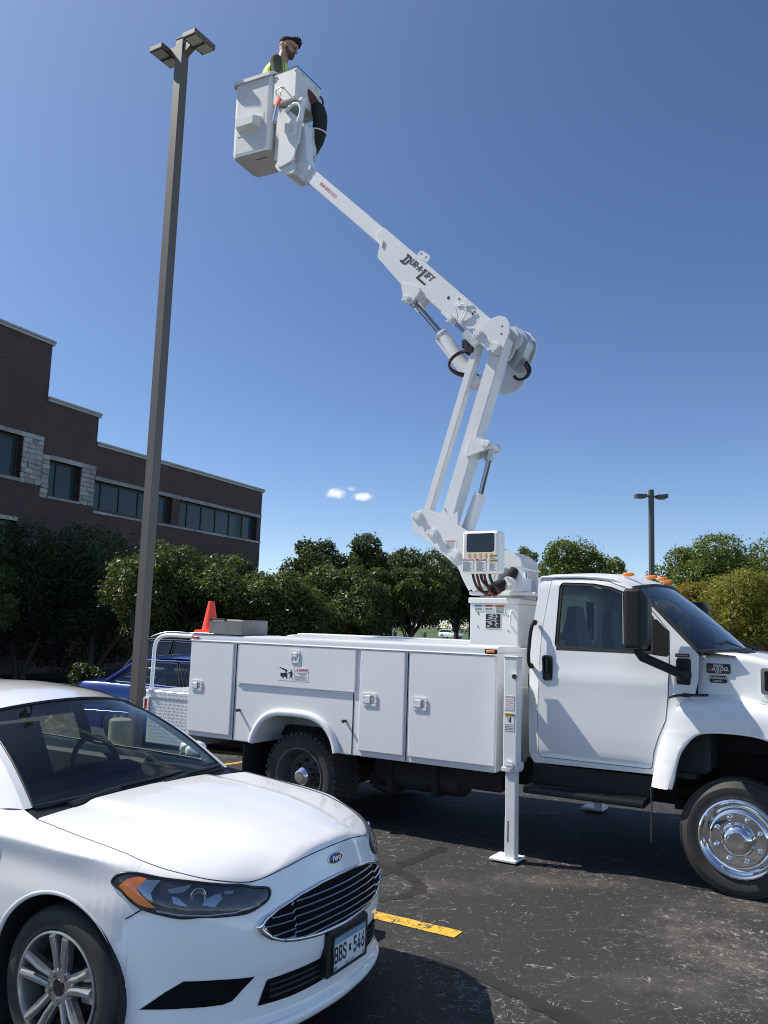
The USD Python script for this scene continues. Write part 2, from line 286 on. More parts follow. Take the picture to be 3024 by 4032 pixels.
def nonuni(lo, hi, dense_lo, dense_hi, step, far):
    a = list(np.arange(dense_lo, dense_hi + 1e-6, step)); s = step; x = dense_hi
    while x < hi: s *= far; x = min(x + s, hi); a.append(x)
    s = step; x = dense_lo
    while x > lo: s *= far; x = max(x - s, lo); a.insert(0, x)
    return np.array(a)
def sheet(xs, ys, dz=0.):
    X, Y = np.meshgrid(xs, ys, indexing='ij'); return grid(np.stack([X, Y, gz(X, Y) + dz], -1))
obj('parking_lot', sheet(nonuni(-900, 900, -12, 12, 1.0, 1.6), nonuni(-60, 1800, 0, 18, .5, 1.6)), 'asphalt', smooth=True, kind='structure', label='cracked dark asphalt parking lot', cat='ground')
obj('lawn', sheet(nonuni(-40, 900, -5, 60, 8., 1.6), nonuni(47, 1700, 47, 90, 6., 1.6), .03), 'grass', smooth=True, kind='structure', label='mown green lawn beyond the parking lot', cat='lawn')

# the truck's frame: x forward, y inboard (away from the camera), z up
TRUCK_AT, TRUCK_ROT = np.array([1.1, 6.99, 0.0]), -30.5
_a = math.radians(TRUCK_ROT); TU = np.array([math.cos(_a), math.sin(_a), 0]); TV = np.array([-math.sin(_a), math.cos(_a), 0])
def tw(u, v, z=0.): return TRUCK_AT + TU * u + TV * v + np.array([0, 0, z])
def strip(path, w, dz, seed=0, rough=.0):
    """A flat ribbon on the ground along world points."""
    P = smooth_path([(*p, 0) for p in path], max(12, 6 * len(path)))[:, :2] if len(path) > 2 else np.linspace(path[0], path[1], 40)
    d = np.gradient(P, axis=0); d /= np.linalg.norm(d, axis=1, keepdims=True); nrm = np.stack([-d[:, 1], d[:, 0]], 1); rng = np.random.default_rng(seed)
    k = len(P); ww = np.broadcast_to(w, (k,)) / 2
    A, B = P + nrm * (ww + rng.uniform(-rough, rough, k))[:, None], P - nrm * (ww + rng.uniform(-rough, rough, k))[:, None]
    Q = np.stack([B, A], 1); return grid(np.dstack([Q, gz(Q[..., 0], Q[..., 1])[..., None] + dz]))
def line(u0, v0, u1, v1, w, label):
    obj('parking_line', strip([tw(u0, v0)[:2], tw(u1, v1)[:2]], w, .004, 1, .004), 'yellow_paint', smooth=False, kind='structure', label=label, cat='line')
line(-3.2, -1.69, .33, -1.68, .125, 'worn yellow parking line ending beside the white sedan nose')
line(-8.5, 3.72, -1.2, 4.10, .12, 'long yellow parking line behind the bucket truck')
line(-5.32, 1.2, -5.32, 3.45, .11, 'short yellow cross line behind the truck tail')
def tar(path, w, label, seed, z=.004):
    obj('tar_strip', strip(path, w, z, seed, .02), 'tar', smooth=False, kind='structure', label=label, cat='tar')
for i, (pth, w, lab) in enumerate([
    ([(-.2, 6.80), (.10, 6.76), (.28, 6.50), (.34, 6.27), (.25, 6.10), (.05, 5.99), (-.3, 5.97)], .09, 'curled dark tar smear on the asphalt beside the sedan hood'),
    ([(.05, 6.55), (.20, 6.80), (.38, 7.05), (.6, 7.4)], .10, 'straight dark tar smear running toward the truck shadow'),
    ([(.30, 5.02), (.58, 4.80), (.76, 4.57), (.92, 4.36), (1.1, 4.1), (1.3, 3.8)], .10, 'dark tar seam running out of the sedan shadow')]):
    tar(pth, w, lab, 10 + i, .0018 + .0006 * i)

# ---------------------------------------------------------------- the brick office building (its own frame: x along the facade towards us, y out of it, z up)
def brick_material():
    n = {'tc': ('texture_coordinate', {}), 'sep': ('separate_xyz', {}), 'add': ('math', dict(math_type='add')), 'com': ('combine_xyz', {}), 'b': ('brick_texture', dict(scale=1., brick_width=.21, row_height=.075, mortar_size=.006, color1=(.072, .033, .027), color2=(.048, .026, .023), mortar=(.080, .070, .062))),
         'nz': ('noise_texture', dict(scale=.7, detail=5.)), 'r': ('rgb_ramp', dict(ramp=[(.3, (.72, .72, .72)), (.7, (1.1, 1.08, 1.05))])), 'mx': ('mix_color', dict(blend_type='multiply', fac=1., use_clamp=False)), 'p': ('principled_bsdf', dict(roughness=.85)), 'bp': ('bump', dict(strength=.4, distance=.006, invert=True))}
    L = [('tc.object', 'sep.vector'), ('sep.x', 'add.value1'), ('sep.y', 'add.value2'), ('add.value', 'com.x'), ('sep.z', 'com.y'), ('com.vector', 'b.vector'), ('tc.object', 'nz.vector'), ('nz.fac', 'r.fac'), ('b.color', 'mx.a'), ('r.color', 'mx.b'), ('mx.result', 'p.base_color'), ('b.fac', 'bp.height'), ('bp.normal', 'p.normal')]
    M['brick'] = usdkit.material(stage, '/World/Looks/brick', n, L, surface='p.BSDF')
brick_material()
mat('coping_metal', (.36, .35, .32), .5, var=.2, vscale=1.)
mat('limestone_a', (.33, .32, .30), .85, color2=(.15, .145, .135), vscale=1.3, bump=.4, bscale=8.)
mat('limestone_b', (.28, .275, .26), .85, color2=(.18, .175, .165), vscale=2., bump=.4, bscale=8.)
mat('limestone_c', (.38, .37, .35), .85, color2=(.27, .265, .25), vscale=2., bump=.4, bscale=8.)
mat('window_frame', (.03, .032, .034), .5)
mat('window_glass', (.026, .040, .043), .06, spec=.3)
mat('interior_dark', (.01, .01, .01), .9)
mat('poster_orange', (.62, .12, .03), .6)

def building():
    B = thing('office_building', 'dark brick office building with stepped roofline and limestone window surrounds', 'building', (-6.133, 42.0, 0), -115.0)
    rng = np.random.default_rng(5)
    # openings in the facade (x0, x1, z0, z1, mullions, limestone?)
    up = [(.36, 6.36, 5.76, 6.92, [1.31, 2.4, 3.48, 4.55, 5.58]), (6.88, 11.5, 5.82, 6.92, [7.82, 8.76, 9.86, 10.88]), (12.2, 13.68, 5.98, 7.27, [13.16]), (14.95, 17.6, 6.40, 7.85, [15.8, 16.7]), (18.6, 21.4, 6.4, 7.85, [19.5, 20.5])]
    low = [(12.35, 13.72, .4, 2.03, [13.0]), (14.9, 17.6, 3.2, 4.92, [15.8, 16.7]), (14.9, 17.6, .4, 2.0, [15.8, 16.7]), (7.0, 11.4, 3.0, 4.2, [8.1, 9.2, 10.3]), (.5, 6.3, 3.0, 4.2, [1.6, 2.8, 4.0, 5.1]), (7.0, 11.0, .5, 2.1, [8.3, 9.7]), (1.0, 6.0, .5, 2.1, [2.2, 3.5, 4.8]), (18.6, 21.4, .4, 2.0, [19.5, 20.5])]
    bays = [(0, 11.5, 8.22), (11.5, 14.02, 9.32), (14.02, 26, 11.36)]
    solid = m3.Manifold()
    for x0, x1, h in bays: solid += m3.Manifold.cube((x1 - x0, 14., h + .6)).translate((x0, -14., -.6))
    for x0, x1, z0, z1, mm in up + low: solid -= m3.Manifold.cube((x1 - x0, .34, z1 - z0)).translate((x0, -.3, z0))
    w = solid.to_mesh(); obj('wall', T(np.asarray(w.vert_properties)[:, :3], w.tri_verts), 'brick', B, smooth=False)
    for x0, x1, h in bays:
        lo = x0 - .1 if x0 == 0 else x0 - .08
        obj('coping', [box(lo, x1 + .0, -.35, .07, h + .002, h + .1, .01), box(lo - .02, x1 - .003, -.38, .1, h + .102, h + .18, .015)], 'coping_metal', B, smooth=False)
        obj('coping', [box(lo, lo + .42, -13.9, -.352, h + .002, h + .1), box(lo - .02, lo + .42, -13.9, -.382, h + .102, h + .18)], 'coping_metal', B, smooth=False, label='coping along the end of the roof')
    for x0, x1, z0, z1, mm in up + low:
        f = obj('window', [box(x0 + .002, x1 - .002, -.275, -.2, z1 - .06, z1 - .002), box(x0 + .002, x1 - .002, -.275, -.2, z0 + .002, z0 + .06), box(x0 + .002, x0 + .06, -.273, -.2, z0 + .06, z1 - .06), box(x1 - .06, x1 - .002, -.273, -.2, z0 + .06, z1 - .06)] + [box(m - .03, m + .03, -.272, -.205, z0 + .061, z1 - .061) for m in mm], 'window_frame', B, smooth=False)
        e = [x0] + mm + [x1]
        for a, b in zip(e[:-1], e[1:]): obj('pane', box(a + .031, b - .031, -.262, -.245, z0 + .05, z1 - .05), 'window_glass', f, smooth=False)
    # lintels and sills, in lengths of stone
    def course(name, x0, x1, z0, z1, y1, step):
        x = x0
        while x < x1 - .05:
            e = min(x + step * rng.uniform(.85, 1.15), x1)
            if x1 - e < .25: e = x1
            obj(name, box(x + .004, e - .004, -.20, y1 + rng.uniform(-.006, .006), z0, z1, .008), 'limestone_' + 'abc'[rng.integers(3)], B, smooth=False); x = e
    course('lintel', .0, 11.45, 6.925, 7.08, .03, 1.35); course('sill', .0, 11.45, 5.66, 5.755, .05, 1.5)
    course('lintel', 11.46, 13.70, 7.275, 7.44, .04, .75); course('sill', 12.2, 13.70, 5.88, 5.975, .06, .8)
    course('lintel', 14.05, 24., 7.855, 8.01, .04, .9); course('sill', 14.95, 24., 6.27, 6.395, .06, 1.0)
    course('lintel', 14.9, 24., 4.925, 5.06, .04, 1.1); course('lintel', 12.3, 13.8, 2.035, 2.2, .04, .8); course('sill', .3, 11.4, 2.85, 2.995, .05, 1.3)
    def blocks(x0, x1, z0, z1, rows):
        h = (z1 - z0) / rows
        for r in range(rows):
            x = x0
            while x < x1 - .02:
                e = x + rng.uniform(.22, .42)
                if x1 - e < .14: e = x1
                z = z0 + r * h; obj('limestone_block', box(x + .004, e - .004, -.24, rng.uniform(.012, .06), z + .004, z + h - .004, .012), 'limestone_' + 'abc'[rng.integers(3)], B, smooth=False); x = e
    blocks(11.47, 12.19, 5.9, 7.27, 8); blocks(13.70, 14.04, 5.88, 7.42, 9); blocks(14.05, 14.93, 6.27, 7.85, 9); blocks(17.62, 18.58, 6.27, 7.85, 9)
    obj('poster', box(13.12, 13.45, -.243, -.232, 1.05, 1.75), 'poster_orange', B, smooth=False, label='orange notice behind the ground floor glass')
    return B
building()
obj('pavement', box(-22, -5.6, 21.4, 23.0, -.5, -.07, .02), 'concrete', smooth=False, kind='structure', label='concrete walk in front of the brick building', cat='pavement')

# ---------------------------------------------------------------- trees
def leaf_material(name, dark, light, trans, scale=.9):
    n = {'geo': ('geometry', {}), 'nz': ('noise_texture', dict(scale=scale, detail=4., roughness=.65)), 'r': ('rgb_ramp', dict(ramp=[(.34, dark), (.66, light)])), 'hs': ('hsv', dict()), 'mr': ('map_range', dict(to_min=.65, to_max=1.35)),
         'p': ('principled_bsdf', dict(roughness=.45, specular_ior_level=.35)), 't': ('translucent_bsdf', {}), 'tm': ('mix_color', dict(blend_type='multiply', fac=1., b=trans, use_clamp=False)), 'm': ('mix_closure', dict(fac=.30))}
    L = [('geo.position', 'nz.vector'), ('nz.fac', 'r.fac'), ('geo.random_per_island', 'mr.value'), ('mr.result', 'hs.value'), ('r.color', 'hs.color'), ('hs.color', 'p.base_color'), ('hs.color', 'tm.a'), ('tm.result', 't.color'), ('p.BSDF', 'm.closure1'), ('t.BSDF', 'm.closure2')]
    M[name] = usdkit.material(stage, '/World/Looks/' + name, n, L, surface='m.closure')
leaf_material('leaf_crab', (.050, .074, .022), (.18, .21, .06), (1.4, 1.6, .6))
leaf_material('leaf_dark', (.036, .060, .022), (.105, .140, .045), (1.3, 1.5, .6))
leaf_material('leaf_willow', (.075, .100, .034), (.150, .170, .065), (1.4, 1.6, .6))
leaf_material('leaf_maple', (.10, .145, .034), (.23, .27, .06), (1.4, 1.6, .5))
leaf_material('leaf_gold', (.20, .20, .036), (.58, .38, .055), (1.5, 1.3, .4), .5)
leaf_material('leaf_locust', (.18, .21, .04), (.40, .38, .07), (1.5, 1.5, .5), .6)
mat('bark', (.055, .045, .036), .9, var=.4, vscale=8., bump=.8, bscale=30.)

def foliage(clumps, n, size, rng, flat=.6, droop=0.):
    """Leaf-sized rhombs on the shells of overlapping clumps (centre, radius)."""
    C = np.array([c for c, r in clumps]); R = np.array([r for c, r in clumps]); w = R ** 2; k = rng.choice(len(C), n, p=w / w.sum())
    d = rng.normal(size=(n, 3)); d /= np.linalg.norm(d, axis=1, keepdims=True)
    rad = R[k] * (1 - .55 * rng.random(n) ** 1.7) * (1 + .22 * rng.normal(size=n).clip(-1, 1.6) * (rng.random(n) < .35))
    P = C[k] + d * rad[:, None] * np.array([1, 1, .85])
    deep = np.zeros(n, bool)
    for j in range(len(C)): deep |= (np.linalg.norm((P - C[j]) / np.array([1, 1, .85]), axis=1) < R[j] * .55)
    P, d = P[~deep], d[~deep]; n = len(P)
    nrm = d * .7 + rng.normal(size=(n, 3)) * .75 + np.array([0, 0, flat]); nrm /= np.linalg.norm(nrm, axis=1, keepdims=True)
    a = np.cross(nrm, rng.normal(size=(n, 3))); a /= np.linalg.norm(a, axis=1, keepdims=True); a = a + np.array([0, 0, -droop]); b = np.cross(nrm, a); b /= np.linalg.norm(b, axis=1, keepdims=True)
    s = size * rng.uniform(.6, 1.35, n)[:, None]
    V = np.stack([P - a * s, P + b * s * .42, P + a * s, P - b * s * .42], 1).reshape(-1, 3); i = np.arange(n)[:, None] * 4
    return T(V, np.vstack([i + [0, 1, 2], i + [0, 2, 3]]))
TREES = []
def tree(name, label, x, y, h, rx, ry, bare, leaf, n, size, seed, group=None, nclump=26, trunks=1, clump=.36, top=.0, flat=.6, droop=0., lean=0.):
    """Tapered trunk(s) with limbs reaching into a crown of leaf clumps; h total height, bare = clear trunk height."""
    rng = np.random.default_rng(seed); z0 = float(gz(x, y)); t = thing(name, label, 'tree', (x, y, z0), 0, group)
    n, size, nclump = int(n * (1.75 if size < .1 else 1.45)), size * (.62 if size < .1 else .66), int(nclump * 1.5)
    ch = h - bare; cz = bare + ch * .48; clumps = []
    for i in range(nclump):
        for _ in range(30):
            p = rng.uniform(-1, 1, 3); q = np.linalg.norm(p)
            if .35 < q < .92 and (p[2] > -.8): break
        e = 1 - .35 * max(p[2], 0) ** 2 + top * p[2]
        c = np.array([p[0] * rx * e, p[1] * ry * e, cz + p[2] * ch * .5]); r = clump * min(rx, ry, ch * .6) * rng.uniform(.6, 1.15)
        c[2] = min(c[2], h - r * .8); clumps.append((c, r))
    limbs = []
    for k in range(trunks):
        a = rng.uniform(0, 6.28); off = np.array([math.cos(a), math.sin(a), 0]) * (.22 * (trunks > 1)); tr = .028 * h / math.sqrt(trunks) * 1.1
        topk = np.array([rng.uniform(-.2, .2) * rx + off[0] * 3 + lean, rng.uniform(-.2, .2) * ry + off[1] * 3, bare + ch * .45])
        pts = smooth_path([off * .4 - [0, 0, .15], off + [rng.uniform(-.05, .05), rng.uniform(-.05, .05), bare * .5], (off * 1.6 + topk * np.array([.35, .35, 0])) + [0, 0, bare], topk], 12)
        limbs.append(tube(pts, np.linspace(tr, tr * .4, 12), 7))
        for c, r in clumps[k::trunks][:max(7, 14 // trunks)]:
            s0 = pts[rng.integers(5, 11)]; mid = (s0 + c) / 2 + rng.normal(size=3) * .12 * rx + [0, 0, .1 * ch]
            limbs.append(tube(smooth_path([s0, mid, c], 7), np.linspace(tr * .42, tr * .1, 7), 5))
    obj('trunk', limbs, 'bark', t, smooth=60); obj('crown', foliage(clumps, n, size, rng, flat, droop), leaf, t, smooth=False)
    return t
def at(px, y, hz=None):                       # x on the ground for a bearing measured in the photograph (tangent from the optical axis)
    return (px - 1512) / 3330 * y * 1.0105 + .0043 * y
G1, G2, G3 = 'crab apple trees between the lot and the brick building', 'tall trees behind the crab apples', 'trees on the lawn right of the cab'
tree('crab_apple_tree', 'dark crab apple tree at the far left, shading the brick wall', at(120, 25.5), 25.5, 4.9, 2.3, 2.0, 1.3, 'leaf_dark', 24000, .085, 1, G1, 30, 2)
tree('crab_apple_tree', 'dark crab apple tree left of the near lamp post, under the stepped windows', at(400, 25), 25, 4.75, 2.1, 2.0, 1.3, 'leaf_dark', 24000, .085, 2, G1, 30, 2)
tree('crab_apple_tree', 'sunlit tree edge at the left border, close to the sedan roof', at(-75, 20.5), 20.5, 3.75, 1.0, 1.2, 1.2, 'leaf_crab', 9000, .085, 31, G1, 16, 2)
tree('crab_apple_tree', 'crab apple tree directly behind the near lamp post, its top catching sun', at(660, 21.5), 21.5, 4.2, 1.3, 1.5, 1.15, 'leaf_crab', 22000, .085, 3, G1, 28, 2)
tree('crab_apple_tree', 'crab apple tree behind the orange cone, below the brick corner', at(905, 22.5), 22.5, 3.75, 1.5, 1.6, 1.3, 'leaf_crab', 24000, .085, 4, G1, 30, 2)
tree('crab_apple_tree', 'low crab apple tree just right of the grey box on the truck', at(1120, 22), 22, 3.4, 1.3, 1.4, 1.3, 'leaf_crab', 20000, .085, 5, G1, 26, 2)
tree('crab_apple_tree', 'crab apple tree behind the middle of the truck bed, second from the control box', at(1330, 23.5), 23.5, 3.65, 1.5, 1.5, 1.5, 'leaf_crab', 24000, .085, 6, G1, 30, 3)
tree('crab_apple_tree', 'spreading crab apple tree nearest the control box, trunks showing over the bed', at(1560, 25), 25, 3.7, 1.45, 1.5, 2.2, 'leaf_crab', 24000, .085, 7, G1, 30, 3)
tree('tall_tree', 'tall dark tree peaking left of centre, right of the brick corner', at(1245, 34), 34, 5.6, 1.55, 1.7, 1.6, 'leaf_dark', 20000, .12, 8, G2, 26, 1, top=-.15)
tree('tall_tree', 'tall dark tree with a pointed top under the small clouds', at(1435, 35), 35, 5.75, 1.5, 1.7, 1.6, 'leaf_dark', 20000, .12, 9, G2, 26, 1, top=-.2)
tree('willow_tree', 'paler rounded willow behind the truck boom base', at(1620, 38), 38, 5.4, 2.2, 1.9, 2.1, 'leaf_willow', 26000, .12, 10, G2, 30, 1, droop=.6, flat=.2)
tree('tall_tree', 'dark tree showing between the boom base and control box', at(1790, 42), 42, 5.6, 1.5, 1.6, 2.4, 'leaf_dark', 16000, .13, 11, G2, 24, 1)
tree('tall_tree', 'blue-green tree behind the pedestal cabinet', at(1850, 60), 60, 6.2, 2.8, 2.4, 2.4, 'leaf_dark', 18000, .17, 12, G2, 28, 1)
tree('tall_tree', 'thin tree top peeking over the cab roof beside the turret', at(2070, 62), 62, 8.6, 1.3, 1.5, 3.2, 'leaf_maple', 3500, .17, 13, G2, 16, 1, clump=.38)
tree('maple_tree', 'round maple rising above the middle of the cab roof', at(2235, 52), 52, 7.6, 2.35, 2.4, 2.2, 'leaf_maple', 24000, .16, 14, G3, 32, 1, clump=.44)
tree('maple_tree', 'smaller maple right of the round one, above the cab roof lamps', at(2400, 55), 55, 6.9, 1.5, 1.6, 2.2, 'leaf_maple', 14000, .16, 15, G3, 20, 1, top=-.2, clump=.42)
tree('maple_tree', 'green maple immediately right of the far lamp post', at(2680, 60), 60, 8.3, 2.2, 2.3, 2.0, 'leaf_maple', 18000, .17, 16, G3, 28, 1, clump=.44)
tree('maple_tree', 'tallest green maple near the right border behind the yellowing trees', at(2830, 58), 58, 9.0, 2.6, 2.6, 2.0, 'leaf_maple', 26000, .17, 17, G3, 36, 1, clump=.44)
tree('maple_tree', 'green maple cut by the right border', at(3020, 57), 57, 8.8, 2.6, 2.6, 2.0, 'leaf_maple', 24000, .17, 18, G3, 34, 1, clump=.44)
tree('honey_locust_tree', 'golden yellow honey locust beside the far lamp post', at(2690, 40), 40, 4.55, 1.7, 1.8, 1.4, 'leaf_gold', 22000, .10, 19, G3, 26, 1, flat=1.2)
tree('honey_locust_tree', 'yellow green honey locust over the windshield, trunk visible', at(2935, 36), 36, 4.95, 1.9, 2.0, 1.55, 'leaf_locust', 30000, .095, 20, G3, 34, 1, flat=1.2)
tree('honey_locust_tree', 'yellow green honey locust half out of frame at right', at(3150, 38), 38, 4.8, 1.7, 1.8, 1.5, 'leaf_locust', 18000, .10, 21, G3, 26, 1, flat=1.2)

def woods():
    rng = np.random.default_rng(77); cl = []
    for x in np.arange(-110, 260, 5.0):
        for k in range(3): cl.append((np.array([x + rng.uniform(-3, 3), rng.uniform(300, 322), rng.uniform(1.5, 9.0)]), rng.uniform(2.6, 4.6)))
    for x in np.arange(-20, 2, 2.0):
        for k in range(2): cl.append((np.array([x + rng.uniform(-1, 1), rng.uniform(96, 104), rng.uniform(.8, 3.4)]), rng.uniform(1.1, 1.9)))
    for x in np.arange(30, 90, 3.0):
        for k in range(2): cl.append((np.array([x + rng.uniform(-1, 1), rng.uniform(120, 135), rng.uniform(1.0, 5.0)]), rng.uniform(1.5, 2.6)))
    obj('far_woods', foliage(cl, 90000, .34, rng), 'leaf_dark', smooth=False, kind='stuff', label='distant dark belt of woodland closing the view beyond the lawn', cat='woods')
woods()
def hedge():
    rng = np.random.default_rng(78); cl = []
    for px in range(-150, 1130, 36):
        y = 27.5 + rng.uniform(-.6, .6); cl.append((np.array([at(px, y), y, rng.uniform(.5, 1.9)]), rng.uniform(.7, 1.0)))
    obj('shrub_bank', foliage(cl, 45000, .055, rng), 'leaf_dark', smooth=False, kind='stuff', label='dark shrubbery under the crab apples against the brick building', cat='shrubs')
hedge()
# ---------------------------------------------------------------- the bucket truck (truck frame: x forward, y inboard, z up)
YC = 1.25
def mir(m):
    v = np.asarray(m.vertices).copy(); v[:, 1] = 2 * YC - v[:, 1]; return T(v, np.asarray(m.faces)[:, ::-1])
def man(m): 
    m = m.copy(); m.merge_vertices(); return m3.Manifold(m3.Mesh(np.asarray(m.vertices, np.float32), np.asarray(m.faces, np.uint32)))
def unman(q): q = q.to_mesh(); return T(np.asarray(q.vert_properties)[:, :3], q.tri_verts)
def bent(pg, fun, th=.03, step=.05, rim=True):
    """A panel cut to a polygon of (x, z), bent so that its outer face lies at y = fun(x, z), th thick inwards."""
    x0, z0, x1, z1 = pg.bounds; V, F, k = [], [], 0
    for a in np.arange(z0, z1, step):
        for c in np.arange(x0, x1, max(step * 3, .12)):
            cell = pg.intersection(sg.box(c, a, min(c + max(step * 3, .12), x1), min(a + step, z1)))
            for g in getattr(cell, 'geoms', [cell]):
                if g.geom_type != 'Polygon' or g.area < 1e-7: continue
                v, f = trimesh.creation.triangulate_polygon(g, engine='earcut'); V.append(v); F.append(f + k); k += len(v)
    V = np.vstack(V); F = np.vstack(F); key, inv = np.unique(np.round(V, 5), axis=0, return_inverse=True); V = key; F = inv.reshape(-1)[F]
    a = V[F]; cr = (a[:, 1, 0] - a[:, 0, 0]) * (a[:, 2, 1] - a[:, 0, 1]) - (a[:, 1, 1] - a[:, 0, 1]) * (a[:, 2, 0] - a[:, 0, 0]); F[cr < 0] = F[cr < 0][:, ::-1]
    P = np.stack([V[:, 0], fun(V[:, 0], V[:, 1]), V[:, 1]], 1); out = [T(P, F)]
    if rim:
        for r in [q for g in getattr(pg, 'geoms', [pg]) for q in [g.exterior] + list(g.interiors)]:
            c = np.asarray(sg.LineString(r.coords).segmentize(step).coords); y = fun(c[:, 0], c[:, 1])
            A = np.stack([c[:, 0], y, c[:, 1]], 1); B = A + [0, th, 0]; out.append(grid(np.stack([A, B], 1)))
    return cat_(out)
def interp(xs, ys): return lambda q: np.interp(q, xs, ys)
def ring(pg, w): return pg.buffer(w, join_style='round').difference(pg)
def rounded(pts, r, q=4): return sg.Polygon(pts).buffer(-r, join_style='round').buffer(r, quad_segs=q)

def wheel(parent, name, c, front, label):
    """c: centre of the outer face plane; the axle runs along +y (inboard)."""
    w = obj(name, tyre_mesh(c, front), 'tyre_rubber', parent, 40, label=label)
    rm = obj('rim', rim_mesh(c, front), 'chrome' if front else 'undercarriage', w, 30)
    if front: pass
    return w
def tyre_mesh(c, front, r=.41, wd=.225, lugs=True):
    ri = .262
    prof = [(ri, .03), (ri + .012, .012), (ri + .05, -.002), (ri + .09, .0), (r - .05, .012), (r - .022, .03), (r - .012, .045), (r - .012, wd - .045), (r - .022, wd - .03), (r - .05, wd - .012), (ri + .04, wd), (ri, wd - .03)]
    ms = [lathe([(a, b) for a, b in prof], c, (0, 1, 0), 56)]
    if front:
        for y in (.045, .085, .125, .165): ms.append(lathe([(r - .014, y), (r, y + .004), (r, y + .026), (r - .014, y + .030)], c, (0, 1, 0), 56))
        return ms
    k = 44
    for i in range(k):
        for s in (0, 1):
            a = (i + s * .5) / k * 2 * np.pi; da = .040 if not front else .046
            y0, y1 = (.018, wd * .48) if s == 0 else (wd * .52, wd - .018)
            ca = [a - da, a + da]; pts = [(rr * math.cos(t), yy, rr * math.sin(t)) for rr, yy in ((r - .03, y0), (r, y0 + .010), (r, y1), (r - .03, y1)) for t in ca]
            m = hull(pts); m.apply_translation(c); ms.append(m)
    return ms
def rim_mesh(c, front): 
    if front: return [lathe([(.272, .02), (.272, -.004), (.262, -.010), (.252, -.002), (.246, .02), (.225, .035), (.205, .012), (.19, .0), (.18, -.004), (.118, -.004), (.112, -.012)], c, (0, 1, 0), 60)]
    return [lathe([(.272, .02), (.270, .004), (.262, .0), (.250, .012), (.243, .05), (.23, .09), (.21, .16), (.16, .175), (.09, .175)], c, (0, 1, 0), 48)]

